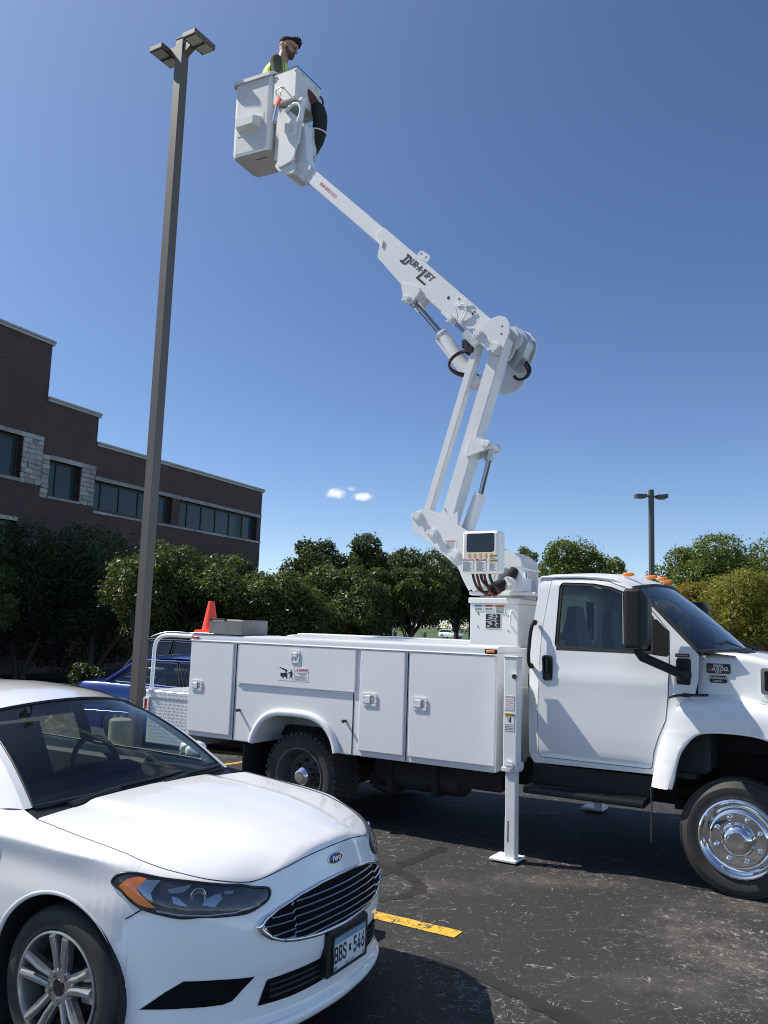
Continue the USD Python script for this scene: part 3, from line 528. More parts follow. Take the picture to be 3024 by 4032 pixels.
def truck():
    TRK = thing('bucket_truck', 'white bucket truck with boom raised, utility body and outriggers down', 'truck', TRUCK_AT, TRUCK_ROT)
    P = lambda name, mesh, m, parent=None, smooth=32, label=None, kind=None: obj(name, mesh, m, parent if parent is not None else TRK, smooth, label=label, kind=kind)
    # ---- chassis
    ch = [box(-4.15, 2.35, 0.82, .90, .46, .70), box(-4.15, 2.35, 1.60, 1.68, .46, .70), box(-4.0, -.2, .5, 2.0, .70, .80), cyl((-2.215, .2, .385), (-2.215, 2.3, .385), .07), sphere((-2.215, 1.25, .385), .2, 2), cyl((1.66, .3, .40), (1.66, 2.2, .40), .055), sphere((1.66, 1.45, .4), .16, 2), cyl((-2.0, 1.25, .45), (1.2, 1.4, .5), .05), box(-2.75, -1.65, .74, .82, .40, .48), box(-2.75, -1.65, 1.68, 1.76, .40, .48), box(1.1, 2.2, .74, .82, .44, .52), box(1.1, 2.3, 1.68, 1.76, .44, .52), box(.25, 2.3, .6, 1.9, .62, .95)]
    P('chassis', ch, 'undercarriage')
    P('fuel_tank', [lathe([(.0, 0), (.17, .0), (.2, .03), (.2, .87), (.17, .9), (0, .9)], (-1.62, .72, .50), (1, 0, 0), 28), box(-1.45, -1.40, .50, .94, .30, .72), box(-.98, -.93, .50, .94, .30, .72)], 'undercarriage')
    P('battery_box', box(-.75, -.3, .5, .9, .42, .70, .02), 'undercarriage')
    P('exhaust_pipe', tube(smooth_path([(1.0, 1.9, .5), (-.5, 1.95, .48), (-1.5, 1.95, .5), (-3.0, 1.95, .52), (-3.9, 2.1, .5)], 20), .045, 10), 'undercarriage')
    for y in (0.16, 1.72): P('mud_flap', box(-2.90, -2.885, y, y + .60, .20, .69), 'black_rubber')
    # ---- wheels
    for yy, far in ((.13, False), (2.37, True)):
        s = -1 if far else 1
        for ax, fr in ((1.66, True), (-2.215, False)):
            cz = .405 if fr else .385; c = np.array([ax, .12 if fr else .15, cz])
            f = (lambda ms: [mir(m) for m in ms]) if far else (lambda ms: ms)
            w = P('front_wheel' if fr else 'rear_wheel', f(tyre_mesh(c, fr)), 'tyre_rubber', None, 40)
            obj('rim', f(rim_mesh(c, fr)), 'chrome' if fr else 'worn_rim', w, 30)
            if fr:
                obj('hub_cap', f([lathe([(.118, .0), (.112, -.03), (.098, -.06), (.075, -.078), (.062, -.08), (.058, -.088), (0, -.088)], c, (0, 1, 0), 40)]), 'chrome', w, 30)
                for k in range(8):
                    a = (k + .45) / 8 * 2 * np.pi; q = c + [.155 * math.cos(a), -.012, .155 * math.sin(a)]
                    obj('wheel_nut', f([cyl(q + [0, .02, 0], q + [0, -.012, 0], .019, 12), sphere(q + [0, -.012, 0], .019, 2)]), 'chrome', w, 40)
                if not far:
                    for k, (chx, a) in enumerate(zip('MAXX', (-1.35, -1.55, -1.75, -1.95))): pass
            else:
                obj('hub_cap', f([lathe([(.096, .17), (.094, .10), (.085, .05), (.06, .025), (.045, .02), (.042, .012), (0, .012)], c, (0, 1, 0), 36)]), 'chrome', w, 30)
                for k in range(8):
                    a = (k + .2) / 8 * 2 * np.pi; q = c + [.135 * math.cos(a), .17, .135 * math.sin(a)]; obj('wheel_nut', f([cyl(q, q - [0, .03, 0], .016, 8)]), 'black_steel', w, 40)
                P('inner_tyre', f(tyre_mesh(c + [0, .26, 0], fr)), 'tyre_rubber', None, 40)
    # ---- service body
    U0, U1 = -3.602, -.19; ZB, ZT = .655, 1.63
    arch = sg.Polygon(smooth_path([(-2.72, .60), (-2.69, .70), (-2.645, .80), (-2.56, .892), (-2.46, .935), (-2.25, .950), (-2.04, .938), (-1.925, .888), (-1.85, .805), (-1.80, .70), (-1.785, .60)], 40))
    side = man(box(U0, U1, .1, .62, ZB, ZT, .008)) - man(extr(arch, .05, .60))
    body = side + man(box(U0, U1, 1.88, 2.40, ZB, ZT, .008)) - man(extr(arch, 1.9, 2.45)) + man(box(U0 + .01, U1 - .01, .6, 1.9, .80, .86)) + man(box(U1 - .05, U1 - .012, .6, 1.9, .86, 1.60))
    P('service_body', unman(body), 'truck_white', smooth=25)
    for lo in (0, 1):
        f = mir if lo else (lambda m: m)
        # arched trim, drip rail, top cap
        tr = smooth_path([(-2.745, .07, .66), (-2.735, .07, .70), (-2.695, .07, .79), (-2.60, .07, .905), (-2.50, .07, .955), (-2.35, .07, .974), (-2.2, .07, .975), (-2.03, .07, .958), (-1.90, .07, .90), (-1.82, .07, .82), (-1.77, .07, .72), (-1.755, .07, .66)], 48)
        P('arch_trim', f(tube(tr + [0, .020, 0], .034, 12)), 'truck_white', smooth=60)
        P('drip_rail', [f(extr(sg.Polygon([(.075, 1.612), (.10, 1.606), (.12, 1.612), (.12, 1.64), (.104, 1.64), (.100, 1.618), (.078, 1.619)]), U0 - .005, U1 + .005, 'x'))], 'truck_white', smooth=20)
        P('top_cap', f(extr(sg.Polygon([(.098, 1.632), (.094, 1.655), (.10, 1.674), (.13, 1.682), (.62, 1.684), (.62, 1.632)]), U0 - .012, U1 + .004, 'x')), 'truck_white', smooth=50)
    P('far_compartment_lid', box(-3.58, -.9, 1.92, 2.38, 1.684, 1.70, .004), 'truck_white')
    P('end_cap_plate', box(-3.612, -3.30, .088, .30, 1.684, 1.694, .003), 'truck_white')
    doors = [('rear', (-3.592, -3.022, .70, 1.603)), ('upper', (-2.955, -1.572, 1.212, 1.603)), ('mid', (-1.522, -1.058, .706, 1.603)), ('front', (-1.008, -.197, .706, 1.603))]
    latches = {'rear': (-3.55, -3.402, 1.11, 1.213), 'upper': (-2.309, -2.203, 1.447, 1.566), 'mid': (-1.482, -1.333, 1.107, 1.22), 'front': (-.968, -.827, 1.109, 1.219)}
    for nm, (a, b, z0, z1) in doors:
        d = P('compartment_door', box(a, b, .080, .0985, z0, z1, .007), 'truck_white', smooth=20, label={'rear': 'narrow compartment door at the tail', 'upper': 'wide upper door over the rear wheel', 'mid': 'narrow compartment door ahead of the rear wheel', 'front': 'large square compartment door behind the cab'}[nm])
        la, lb, lz0, lz1 = latches[nm]; tall = (lz1 - lz0) > (lb - la)
        fr = extr(rrect(la, lb, lz0, lz1, .018).difference(rrect(la + .02, lb - .02, lz0 + .02, lz1 - .02, .01)), .070, .0795)
        lt = obj('latch', [fr] + [cyl((x, .071, z), (x, .067, z), .007, 8) for x in (la + .012, lb - .012) for z in (lz0 + .035, lz1 - .035)], 'latch_plastic', d, 30)
        obj('latch_recess', box(la + .018, lb - .018, .0755, .0785, lz0 + .018, lz1 - .018), 'galvanised', d, False)
        if tall: obj('paddle', box(la + .025, lb - .025, .064, .074, lz0 + .055, lz1 - .022, .004), 'latch_plastic', d, False); q = ((la + lb) / 2, lz0 + .036)
        else: obj('paddle', box(la + .024, la + .085, .064, .074, lz0 + .022, lz1 - .022, .004), 'latch_plastic', d, False); q = (lb - .036, (lz0 + lz1) / 2)
        obj('key_lock', cyl((q[0], .076, q[1]), (q[0], .068, q[1]), .010, 12), 'chrome_dull', d, 40)
        t = text_on('PADDLE', .012, ((la + lb) / 2, .0635, lz0), (1, 0, 0), (0, 0, 1), .0006) if False else None
    for u in (-2.988, -1.592, -1.033): P('panel_seam', box(u - .0045, u + .0045, .0965, .0995, ZB + .01, 1.60), 'seam_shadow', smooth=False)
    P('ledge', box(-2.955, -1.60, .094, .0995, 1.196, 1.204), 'truck_white')
    for u in (-3.30, -1.29, -.60): pass
    for u, z in ((-2.915, .953), (-1.668, .952)): P('door_stop', [cyl((u, .1, z), (u, .055, z), .0125, 14), cyl((u, .058, z), (u, .050, z), .0155, 14)], 'black_rubber', smooth=40)
    P('marker_lamp', [box(-3.60, -3.50, .078, .098, 1.630, 1.658, .008)], 'red_lens', smooth=40, label='red marker lamp at the tail'); P('marker_lamp', [box(-.285, -.205, .072, .098, 1.628, 1.652, .008)], 'amber_lens', smooth=40, label='amber marker lamp behind the cab')
    P('lamp_bezel', [box(-.30, -.19, .086, .0965, 1.62, 1.66, .004)], 'black_plastic')
    # danger decal on the upper door
    dc = P('danger_decal', box(-2.44, -2.092, .0782, .0797, 1.275, 1.407), 'decal_white', smooth=False, label='danger sticker with a boom pictogram')
    dk = [extr(sg.Polygon(p), .0772, .0781) for p in ([(-2.42, 1.31), (-2.395, 1.31), (-2.395, 1.295), (-2.38, 1.295), (-2.38, 1.31), (-2.352, 1.31), (-2.352, 1.295), (-2.338, 1.295), (-2.338, 1.345), (-2.42, 1.345)], [(-2.365, 1.345), (-2.355, 1.345), (-2.338, 1.372), (-2.345, 1.378), (-2.437, 1.402), (-2.437, 1.394), (-2.362, 1.366)], [(-2.312, 1.295), (-2.305, 1.295), (-2.295, 1.325), (-2.284, 1.292), (-2.277, 1.294), (-2.284, 1.345), (-2.275, 1.33), (-2.27, 1.333), (-2.283, 1.36), (-2.30, 1.36), (-2.335, 1.35), (-2.333, 1.344), (-2.302, 1.345)])] + [extr(sg.Point(-2.292, 1.37).buffer(.008), .0772, .0781)]
    obj('pictogram', dk, 'decal_black', dc, False)
    obj('lettering', [text_on('DANGER', .018, (-2.205, .0772, 1.376), (1, 0, 0), (0, 0, 1), .0007), extr(sg.Polygon([(-2.232, 1.376), (-2.212, 1.376), (-2.222, 1.395)]), .0770, .0779)], 'decal_red', dc, False)
    obj('lettering', [text_on('Electrocution hazard', .0085, (-2.225, .0772, 1.350), (1, 0, 0), (0, 0, 1), .0007), text_on('keep clear', .0085, (-2.19, .0772, 1.337), (1, 0, 0), (0, 0, 1), .0007), box(-2.258, -2.256, .0772, .0781, 1.28, 1.402), box(-2.256, -2.094, .0772, .0781, 1.368, 1.370)] + [box(-2.245, -2.105 - .02 * (k % 2), .0772, .0781, 1.286 + k * .009, 1.289 + k * .009) for k in range(5)], 'decal_grey', dc, False)
    # ---- tail: tread-plate bumper, grab rail, lamp
    tp = P('tread_plate_bumper', [box(-4.232, -3.62, .118, 2.38, .985, 1.065, .006), box(-4.20, -3.62, .126, 2.37, .52, .984, .006)], 'aluminium_tread', smooth=20)
    lz = []
    for i in range(20):
        for j in range(16):
            u, z = -4.215 + i * .0305 + .015 * (j % 2), .535 + j * .0335
            if u > -3.63 or (j < 13 and u < -4.18): continue
            y = .118 if z > .985 else .126
            if abs(z - .985) < .012: continue
            s = 1 if (i + j) % 2 else -1; c, d = np.array([u, y, z]), np.array([.012, 0, .012 * s])
            lz.append(hull([c + d, c - d, c + np.array([-d[2], 0, d[0]]) * .35, c - np.array([-d[2], 0, d[0]]) * .35, c + d * .5 - [0, .0035, 0], c - d * .5 - [0, .0035, 0]]))
    obj('tread_lozenges', lz, 'aluminium_tread', tp, False, kind='stuff')
    tl = P('tail_lamp', [extr(rrect(-4.238, -4.165, .845, .992, .012).difference(rrect(-4.224, -4.179, .865, .972, .006)), .098, .117)], 'truck_white'); obj('lens', box(-4.224, -4.179, .104, .116, .865, .972, .004), 'red_lens', tl, False)
    for lo in (0, 1):
        f = mir if lo else (lambda m: m)
        P('grab_rail', [f(tube(np.vstack([smooth_path([(-3.585, .13, 1.652), (-3.8, .13, 1.652), (-4.0, .13, 1.648), (-4.085, .13, 1.625), (-4.14, .13, 1.57), (-4.158, .13, 1.49)], 24), [(-4.160, .13, 1.3), (-4.162, .13, 1.066)]]), .021, 12)), f(cyl((-4.162, .13, 1.066), (-4.162, .13, 1.075), .045, 16))], 'truck_white', smooth=60)
    # ---- pedestal cabinet between body and cab
    pd = P('pedestal', [box(-.835, -.343, .955, 1.62, .86, 2.07, .006), box(-.85, -.33, .94, 1.64, 2.07, 2.122, .006), box(-.30, -.19, .6, 1.9, .66, 1.66, .01)], 'boom_white', smooth=20)
    obj('cabinet_handle', tube(smooth_path([(-.405, .955, 2.0), (-.405, .925, 1.985), (-.405, .918, 1.93), (-.405, .92, 1.87), (-.405, .955, 1.85)], 14), .010, 8), 'boom_white', pd, 60)
    dp = obj('data_plate', box(-.668, -.523, .9485, .9548, 1.84, 1.972, .002), 'decal_black', pd, False); rng = np.random.default_rng(3)
    obj('lettering', [box(-.66 + a, -.66 + a + w, .9472, .9483, z, z + .004) for z in np.arange(1.848, 1.965, .0095) for a, w in [(rng.uniform(0, .05), rng.uniform(.02, .05)), (rng.uniform(.075, .1), rng.uniform(.01, .03))]], 'decal_white', dp, False)
    for k, (a, b, z0, z1, bar, txt) in enumerate([(-.79, -.70, 2.002, 2.055, 'decal_blue', 'NOTICE'), (-.685, -.59, 2.002, 2.055, 'decal_dark_orange', 'WARNING'), (-.575, -.475, 1.975, 2.055, 'decal_dark_orange', 'WARNING')]):
        q = obj('warning_decal', box(a, b, .9490, .9548, z0, z1), 'decal_white', pd, False); obj('banner', box(a + .001, b - .001, .9478, .9489, z1 - .018, z1 - .001), bar, q, False)
        obj('lettering', [text_on(txt, .010, ((a + b) / 2, .9476, z1 - .0095), (1, 0, 0), (0, 0, 1), .0005, centre=True)] + [box(a + .008, b - .01, .9478, .9489, z, z + .003) for z in np.arange(z0 + .006, z1 - .025, .008)], 'decal_black', q, False)
    for u, z in ((-.75, 1.98), (-.745, 1.965), (-.44, 1.955), (-.75, 1.845), (-.44, 1.815), (-.66, 1.838)): obj('bolt', cyl((u, .956, z), (u, .950, z), .006, 8), 'decal_black', pd, 40)
    # ---- turret
    P('turntable', [cyl((-.58, 1.29, 2.122), (-.58, 1.29, 2.15), .27, 40), box(-.86, -.19, .98, 1.62, 2.15, 2.185, .006)], 'boom_white', smooth=40)
    archp = sg.Polygon([(-.98, 2.42), (-.62, 2.60), (-.466, 2.577), (-.40, 2.548), (-.365, 2.525), (-.325, 2.49), (-.311, 2.42), (-.309, 2.185), (-.405, 2.185), (-.409, 2.34), (-.425, 2.385), (-.47, 2.41), (-.52, 2.41), (-.57, 2.38), (-.60, 2.30), (-.86, 2.19), (-.93, 2.31)])
    armp = rounded([(-1.553, 2.81), (-1.56, 2.965), (-1.51, 3.015), (-1.43, 3.03), (-1.36, 3.02), (-1.2, 2.94), (-.95, 2.80), (-.55, 2.58), (-.60, 2.30), (-.86, 2.19), (-.913, 2.30), (-1.02, 2.43), (-1.45, 2.745)], .03)
    for y in (1.06, 1.34): P('turret_plate', [extr(armp, y, y + .022, bev=.003)], 'boom_white', smooth=20); P('turret_arch', [extr(archp, y - .10 + (.14 if y > 1.2 else 0), y - .078 + (.14 if y > 1.2 else 0), bev=.003)], 'boom_white', smooth=20)
    P('turret_web', [box(-.88, -.35, 1.082, 1.34, 2.19, 2.33, .01), box(-.40, -.315, .96, 1.48, 2.40, 2.415), extr(sg.Polygon([(-1.50, 2.80), (-1.48, 2.79), (-.95, 2.35), (-.93, 2.37)]), 1.083, 1.339)], 'boom_white', smooth=20)
    def pin(u, v, z, parent=TRK, r=.033, s=1.0, ang=0.):
        ca, sa = math.cos(ang), math.sin(ang); tr = lambda a, b: (u + a * ca - b * sa, z + a * sa + b * ca)
        ms = [cyl((u, v, z), (u, v - .016 * s, z), r * 1.45, 20), cyl((u, v - .016 * s, z), (u, v - .05 * s, z), r, 18)]
        a, b = tr(-r * 2.1, -.002), tr(r * 2.1, .002)
        ms += [cyl((a[0], v, a[1]), (a[0], v - .026, a[1]), r * .42, 10)]
        for q in (-r * 1.15, r * 1.15):
            c0, c1 = tr(q, -r * .8), tr(q, r * .9); ms.append(tube([(c0[0], v - .04 * s, c0[1]), (c1[0], v - .045 * s, c1[1])], .007, 6))
        return obj('pivot_pin', ms, 'boom_white', parent, 40)
    pin(-1.488, 1.06, 2.962); pin(-1.308, 1.06, 2.784); pin(-1.05, 1.06, 2.555)
    # control box
    cb = P('control_box', unman(man(box(-.74, -.377, .535, .705, 2.331, 2.72, .022)) - man(extr(rrect(-.694, -.415, 2.523, 2.698, .022), .50, .66))), 'fibre_white', smooth=25, label='hooded lower control box')
    obj('dark_recess', box(-.70, -.41, .655, .66, 2.515, 2.705), 'seam_shadow', cb, False); obj('pane', extr(rrect(-.696, -.413, 2.521, 2.70, .022), .545, .547), 'dark_glass', cb, False)
    for k in range(5):
        u = -.665 + k * .055; lean = (k - 2) * .012
        lv = obj('control_lever', cyl((u - lean, .64, 2.53), (u + lean * .2, .60, 2.635), .005, 8), 'chrome_dull', cb, 40); obj('knob', cyl((u + lean * .2, .60, 2.63), (u + lean * .4, .595, 2.672), .009, 10), 'black_plastic', lv, 40)
        obj('arrow_decal', extr(sg.Polygon([(u - .011, 2.512), (u + .013, 2.512), (u + .013, 2.482), (u + .001, 2.470), (u - .011, 2.482)]), .5325, .5349), 'decal_orange', cb, False)
    for a, b, z0, z1, bar, txt in [(-.733, -.622, 2.345, 2.465, 'decal_faded_red', 'DANGER'), (-.598, -.495, 2.345, 2.463, 'decal_red', 'DANGER'), (-.47, -.383, 2.350, 2.455, 'decal_yellow', 'CAUTION'), (-.468, -.384, 2.459, 2.50, 'decal_yellow', 'CAUTION')]:
        q = obj('warning_decal', box(a, b, .5325, .5349, z0, z1), 'decal_white', cb, False); obj('banner', box(a + .001, b - .001, .5312, .5324, z1 - .019, z1 - .001), bar, q, False)
        obj('lettering', [text_on(txt, .011, ((a + b) / 2 + .008, .5308, z1 - .010), (1, 0, 0), (0, 0, 1), .0005, centre=True)], 'decal_white' if txt == 'DANGER' else 'decal_black', q, False)
        obj('fine_print', [box(a + .008, b - .008 - .015 * (k % 3), .5312, .5324, z, z + .0025) for k, z in enumerate(np.arange(z0 + .005, z1 - .026, .0075))], 'decal_grey', q, False)
    q = P('turret_decal', box(-1.17, -1.045, 1.0575, 1.0598, 2.60, 2.70), 'decal_white', smooth=False); obj('banner', box(-1.168, -1.06, 1.0562, 1.0574, 2.682, 2.698), 'decal_faded_red', q, False); obj('fine_print', [box(-1.16, -1.07, 1.0562, 1.0574, z, z + .003) for z in (2.612, 2.624, 2.636, 2.648, 2.66, 2.671)], 'decal_grey', q, False)
    rng = np.random.default_rng(9)
    for k in range(7):
        u0 = -.69 + k * .03 + rng.uniform(-.01, .01); u1 = -.52 + rng.uniform(-.02, .03); zl = 2.19 - rng.uniform(-.03, .05)
        P('hydraulic_hose', tube(smooth_path([(u0, .66 + .03 * (k % 3), 2.34), (u0 + .01, .68 + .03 * (k % 3), 2.27), (u0 + .07, .72 + .03 * (k % 3), zl), (u1, .80 + .03 * (k % 3), zl + .02), (u1 + .07, .98, 2.25)], 20), .0135, 8), 'hose_red' if k % 3 else 'hose_black', smooth=60)
    P('hose_wrap', tube(smooth_path([(-.56, .80, 2.20), (-.48, .86, 2.24), (-.42, .95, 2.33), (-.38, 1.0, 2.40)], 16), np.r_[.03, np.full(14, .055), .03], 12), 'bag_black', smooth=60)
    mo = P('swing_motor', [cyl((-.415, .99, 2.26), (-.415, .86, 2.26), .062, 24), cyl((-.415, .86, 2.26), (-.415, .845, 2.26), .05, 24)], 'boom_white', smooth=40)
    for k in range(6): a = k * 1.047 + .3; obj('bolt', cyl((-.415 + .045 * math.cos(a), .846, 2.26 + .045 * math.sin(a)), (-.415 + .045 * math.cos(a), .838, 2.26 + .045 * math.sin(a)), .009, 8), 'galvanised', mo, 40)
    # ---- lower boom, link and cylinder
    def bar(p, q, w, y0, y1, bev=.006):
        p, q = np.asarray(p, float), np.asarray(q, float); d = (q - p) / np.linalg.norm(q - p); n = np.array([-d[1], d[0]]) * w / 2
        return extr(sg.Polygon([p + n, q + n, q - n, p - n]), y0, y1, bev=bev)
    lb = P('lower_boom', [bar((-1.215, 2.84), (-.625, 4.78), .135, 1.10, 1.298)], 'boom_white', smooth=20)
    obj('weld_gusset', extr(sg.Polygon([(-1.30, 2.97), (-1.25, 2.98), (-1.215, 3.045), (-1.195, 3.0), (-1.16, 2.968), (-1.10, 2.965), (-1.055, 3.0), (-1.05, 2.85), (-1.22, 2.80)]), 1.09, 1.099, bev=.002), 'boom_white', lb, 20)
    lp = rounded([(-.985, 3.555), (-.93, 3.742), (-.905, 3.757), (-.79, 3.715), (-.715, 3.695), (-.688, 3.662), (-.70, 3.622), (-.765, 3.602), (-.96, 3.545)], .012)
    for y in (1.078, 1.299): obj('cylinder_lug', extr(lp, y, y + .021, bev=.003), 'boom_white', lb, 20)
    obj('cross_pin', cyl((-.735, 1.06, 3.658), (-.735, 1.345, 3.658), .036, 20), 'boom_white', lb, 40); pin(-.735, 1.078, 3.658, lb, .028)
    ln = P('levelling_link', [bar((-1.44, 2.93), (-.845, 4.86), .078, 1.10, 1.198)], 'boom_white', smooth=20)
    cy = P('lift_cylinder', [cyl((-1.02, 1.2, 2.70), (-.858, 1.2, 3.17), .058, 28), cyl((-.862, 1.2, 3.16), (-.856, 1.2, 3.178), .062, 28), cyl((-1.06, 1.2, 2.80), (-.925, 1.2, 3.165), .014, 10)], 'boom_white', smooth=40)
    obj('rod', cyl((-.86, 1.2, 3.16), (-.745, 1.2, 3.62), .026, 20), 'steel_rod', cy, 40); obj('rod_end', [cyl((-.778, 1.2, 3.515), (-.752, 1.2, 3.63), .046, 6)], 'galvanised', cy, 40)
    # ---- elbow
    en = rounded([(-.91, 4.80), (-.88, 4.86), (-.70, 4.952), (-.62, 4.972), (-.545, 4.94), (-.502, 4.87), (-.505, 4.78), (-.565, 4.62), (-.61, 4.565), (-.665, 4.563), (-.70, 4.60), (-.885, 4.755)], .035, 8)
    ef = rounded([(-.92, 4.78), (-.70, 4.975), (-.60, 5.0), (-.50, 4.95), (-.42, 4.83), (-.435, 4.72), (-.575, 4.39), (-.64, 4.335), (-.80, 4.305), (-.86, 4.36), (-.76, 4.56)], .05, 8)
    el = P('elbow', [extr(en, 1.045, 1.07, bev=.004)], 'boom_white', smooth=20)
    obj('far_elbow_plate', extr(ef.difference(sg.Point(-.515, 4.62).buffer(.018)), 1.60, 1.625, bev=.003), 'boom_white', el, 20); obj('mid_elbow_plate', extr(en.buffer(-.02), 1.33, 1.35, bev=.003), 'boom_white', el, 20)
    obj('cross_tube', [cyl((-.60, 1.35, 4.82), (-.60, 1.60, 4.82), .108, 36), cyl((-.66, 1.07, 4.66), (-.66, 1.33, 4.66), .05, 24)], 'boom_white', el, 40)
    obj('cover', unman(man(extr(rounded([(-.70, 4.60), (-.74, 4.87), (-.60, 4.985), (-.48, 4.90), (-.44, 4.79), (-.50, 4.63), (-.60, 4.50)], .04), 1.40, 1.585))), 'galvanised', el, 30)
    for u, z in ((-.585, 4.852), (-.592, 4.772)): obj('hole', cyl((u, 1.046, z), (u, 1.043, z), .009, 10), 'seam_shadow', el, 40)
    pin(-.838, 1.045, 4.809, el, .031, ang=.2); pin(-.647, 1.045, 4.634, el, .036, ang=.1)
    P('elbow_hose', tube(smooth_path([(-.50, 1.5, 4.60), (-.45, 1.48, 4.52), (-.47, 1.44, 4.42), (-.56, 1.42, 4.40), (-.60, 1.42, 4.44)], 20), .016, 8), 'hose_black', smooth=60); P('elbow_hose', tube(smooth_path([(-.52, 1.5, 4.58), (-.48, 1.5, 4.48), (-.53, 1.46, 4.41), (-.60, 1.44, 4.42)], 20), .012, 8), 'hose_red', smooth=60)
    # ---- upper boom (outer box), extension, jib head
    ub = P('upper_boom', [extr(sg.Polygon([(-.60, 4.92), (-.75, 4.985), (-1.514, 5.735), (-2.06, 6.262), (-2.165, 6.205), (-2.11, 6.085), (-2.135, 5.925), (-1.80, 5.53), (-1.55, 5.385), (-1.30, 5.14), (-.93, 4.86), (-.70, 4.70)]), 1.12, 1.36, bev=.006)], 'boom_white', smooth=20)
    d = np.array([-.7017, .7125]); nn = np.array([-.7125, -.7017])
    ext0, ext1 = np.array([-1.95, 6.03]), np.array([-3.215, 7.25])
    ex = P('boom_extension', [bar(ext0, ext1, .165, 1.15, 1.33)], 'boom_white', smooth=20)
    obj('end_collar', bar(ext1 + d * .06, ext1 - d * .075, .195, 1.138, 1.342), 'boom_white', ex, 20)
    for s in (-1, 1): obj('round_bolt', [cyl((*(ext1 - d * .02 + nn * .055 * s),)[:1] + (1.139,) + (*(ext1 - d * .02 + nn * .055 * s),)[1:], (*(ext1 - d * .02 + nn * .055 * s),)[:1] + (1.130,) + (*(ext1 - d * .02 + nn * .055 * s),)[1:], .036, 20)], 'boom_white', ex, 40)
    obj('lettering', text_on('NON INSULATED', .040, (-3.00, 1.1495, 7.024), (.712, 0, -.702), (.702, 0, .712), .0006, bold=False, squeeze=.74, shear=.1), 'decal_red', ex, False)
    lug = rounded([(-1.83, 5.57), (-1.80, 5.52), (-1.765, 5.335), (-1.73, 5.295), (-1.66, 5.30), (-1.61, 5.36), (-1.56, 5.42), (-1.585, 5.47), (-1.65, 5.50)], .02, 6)
    for y in (1.098, 1.362): obj('cylinder_lug', extr(lug, y, y + .02, bev=.003), 'boom_white', ub, 20)
    pin(-1.714, 1.098, 5.350, ub, .026)
    obj('lifting_eye', extr(rounded([(-1.69, 5.90), (-1.655, 5.94), (-1.625, 5.945), (-1.53, 5.87), (-1.525, 5.84), (-1.56, 5.79)], .015).difference(sg.Point(-1.632, 5.908).buffer(.016)).difference(sg.Point(-1.572, 5.855).buffer(.016)), 1.23, 1.245), 'boom_white', ub, 20)
    for u, z, r in ((-1.23, 5.29, .017), (-1.10, 5.25, .016), (-.925, 5.085, .011), (-.948, 5.068, .011)): obj('hole', cyl((u, 1.1205, z), (u, 1.1175, z), r, 12), 'seam_shadow', ub, 40)
    obj('weld_bracket', extr(sg.Polygon([(-2.10, 6.06), (-2.07, 6.12), (-2.055, 6.10), (-2.07, 6.02)]), 1.108, 1.1195), 'boom_white', ub, 20)
    obj('hose_guide', tube(smooth_path([(-1.10, 1.115, 5.17), (-1.05, 1.10, 5.19), (-1.01, 1.095, 5.14), (-1.03, 1.10, 5.05), (-1.07, 1.115, 5.0)], 16), .009, 6), 'boom_white', ub, 60)
    obj('guide_bar', [tube([(-1.14, 1.112, 5.19), (-1.03, 1.085, 5.27)], .006, 6), tube([(-1.11, 1.112, 4.98), (-.99, 1.085, 5.18)], .006, 6)], 'boom_white', ub, 60)
    lt = []
    O = np.array([-1.797, 5.838]); e, up = np.array([.714, -.70]), np.array([.70, .714])
    def glyph(pts, at, holes=()):
        q = lambda p: tuple(O + e * (at + p[0] + .26 * p[1]) + up * p[1]); return extr(sg.Polygon([q(p) for p in pts], [[q(p) for p in h] for h in holes]), 1.1172, 1.1197)
    lt.append(glyph([(-.012, -.045), (.062, -.045), (.085, -.02), (.085, .05), (.062, .075), (-.012, .075), (-.012, .052), (.01, .052), (.01, -.022), (-.012, -.022)], 0, [[(.034, -.022), (.034, .052), (.055, .052), (.061, .045), (.061, -.015), (.055, -.022)]]))
    lt += [text_on('UR', .068, (*(O + e * .094 + up * .007),)[:1] + (1.1197,) + (*(O + e * .094 + up * .007),)[1:], (.714, 0, -.70), (.70, 0, .714), .0025, squeeze=.78, shear=.26), text_on('A', .068, (*(O + e * .222 + up * .007),)[:1] + (1.1197,) + (*(O + e * .222 + up * .007),)[1:], (.714, 0, -.70), (.70, 0, .714), .0025, squeeze=.78, shear=.26)]
    for a in (.202, .280): lt.append(glyph([(0, .030), (.014, .030), (.014, .047), (0, .047)], a))
    lt.append(glyph([(0, -.065), (.15, -.065), (.15, -.042), (.026, -.042), (.026, .075), (-.012, .075), (-.012, .052), (0, .052)], .308))
    lt.append(text_on('IFT', .068, (*(O + e * .353 + up * .007),)[:1] + (1.1197,) + (*(O + e * .353 + up * .007),)[1:], (.714, 0, -.70), (.70, 0, .714), .0025, squeeze=.80, shear=.26))
    obj('lettering', lt, 'decal_black', ub, False)
    # upper cylinder under the boom, and the short one at the elbow
    c2 = P('boom_cylinder', [cyl((-1.338, 1.22, 4.925), (-.90, 1.22, 4.31), .068, 28), cyl((-1.352, 1.22, 4.945), (-1.335, 1.22, 4.921), .075, 28), cyl((-1.405, 1.20, 4.88), (-1.02, 1.2, 4.36), .013, 8)], 'boom_white', smooth=40)
    obj('rod', cyl((-1.345, 1.22, 4.935), (-1.69, 1.22, 5.345), .03, 20), 'steel_rod', c2, 40); obj('rod_end', [sphere((-1.70, 1.22, 5.352), .05, 2), cyl((-1.714, 1.10, 5.35), (-1.714, 1.36, 5.35), .022)], 'galvanised', c2, 40)
    obj('cylinder_foot', extr(rounded([(-1.0, 4.47), (-.86, 4.45), (-.82, 4.30), (-.88, 4.22), (-.95, 4.24)], .03), 1.29, 1.31, bev=.003), 'boom_white', c2, 20)
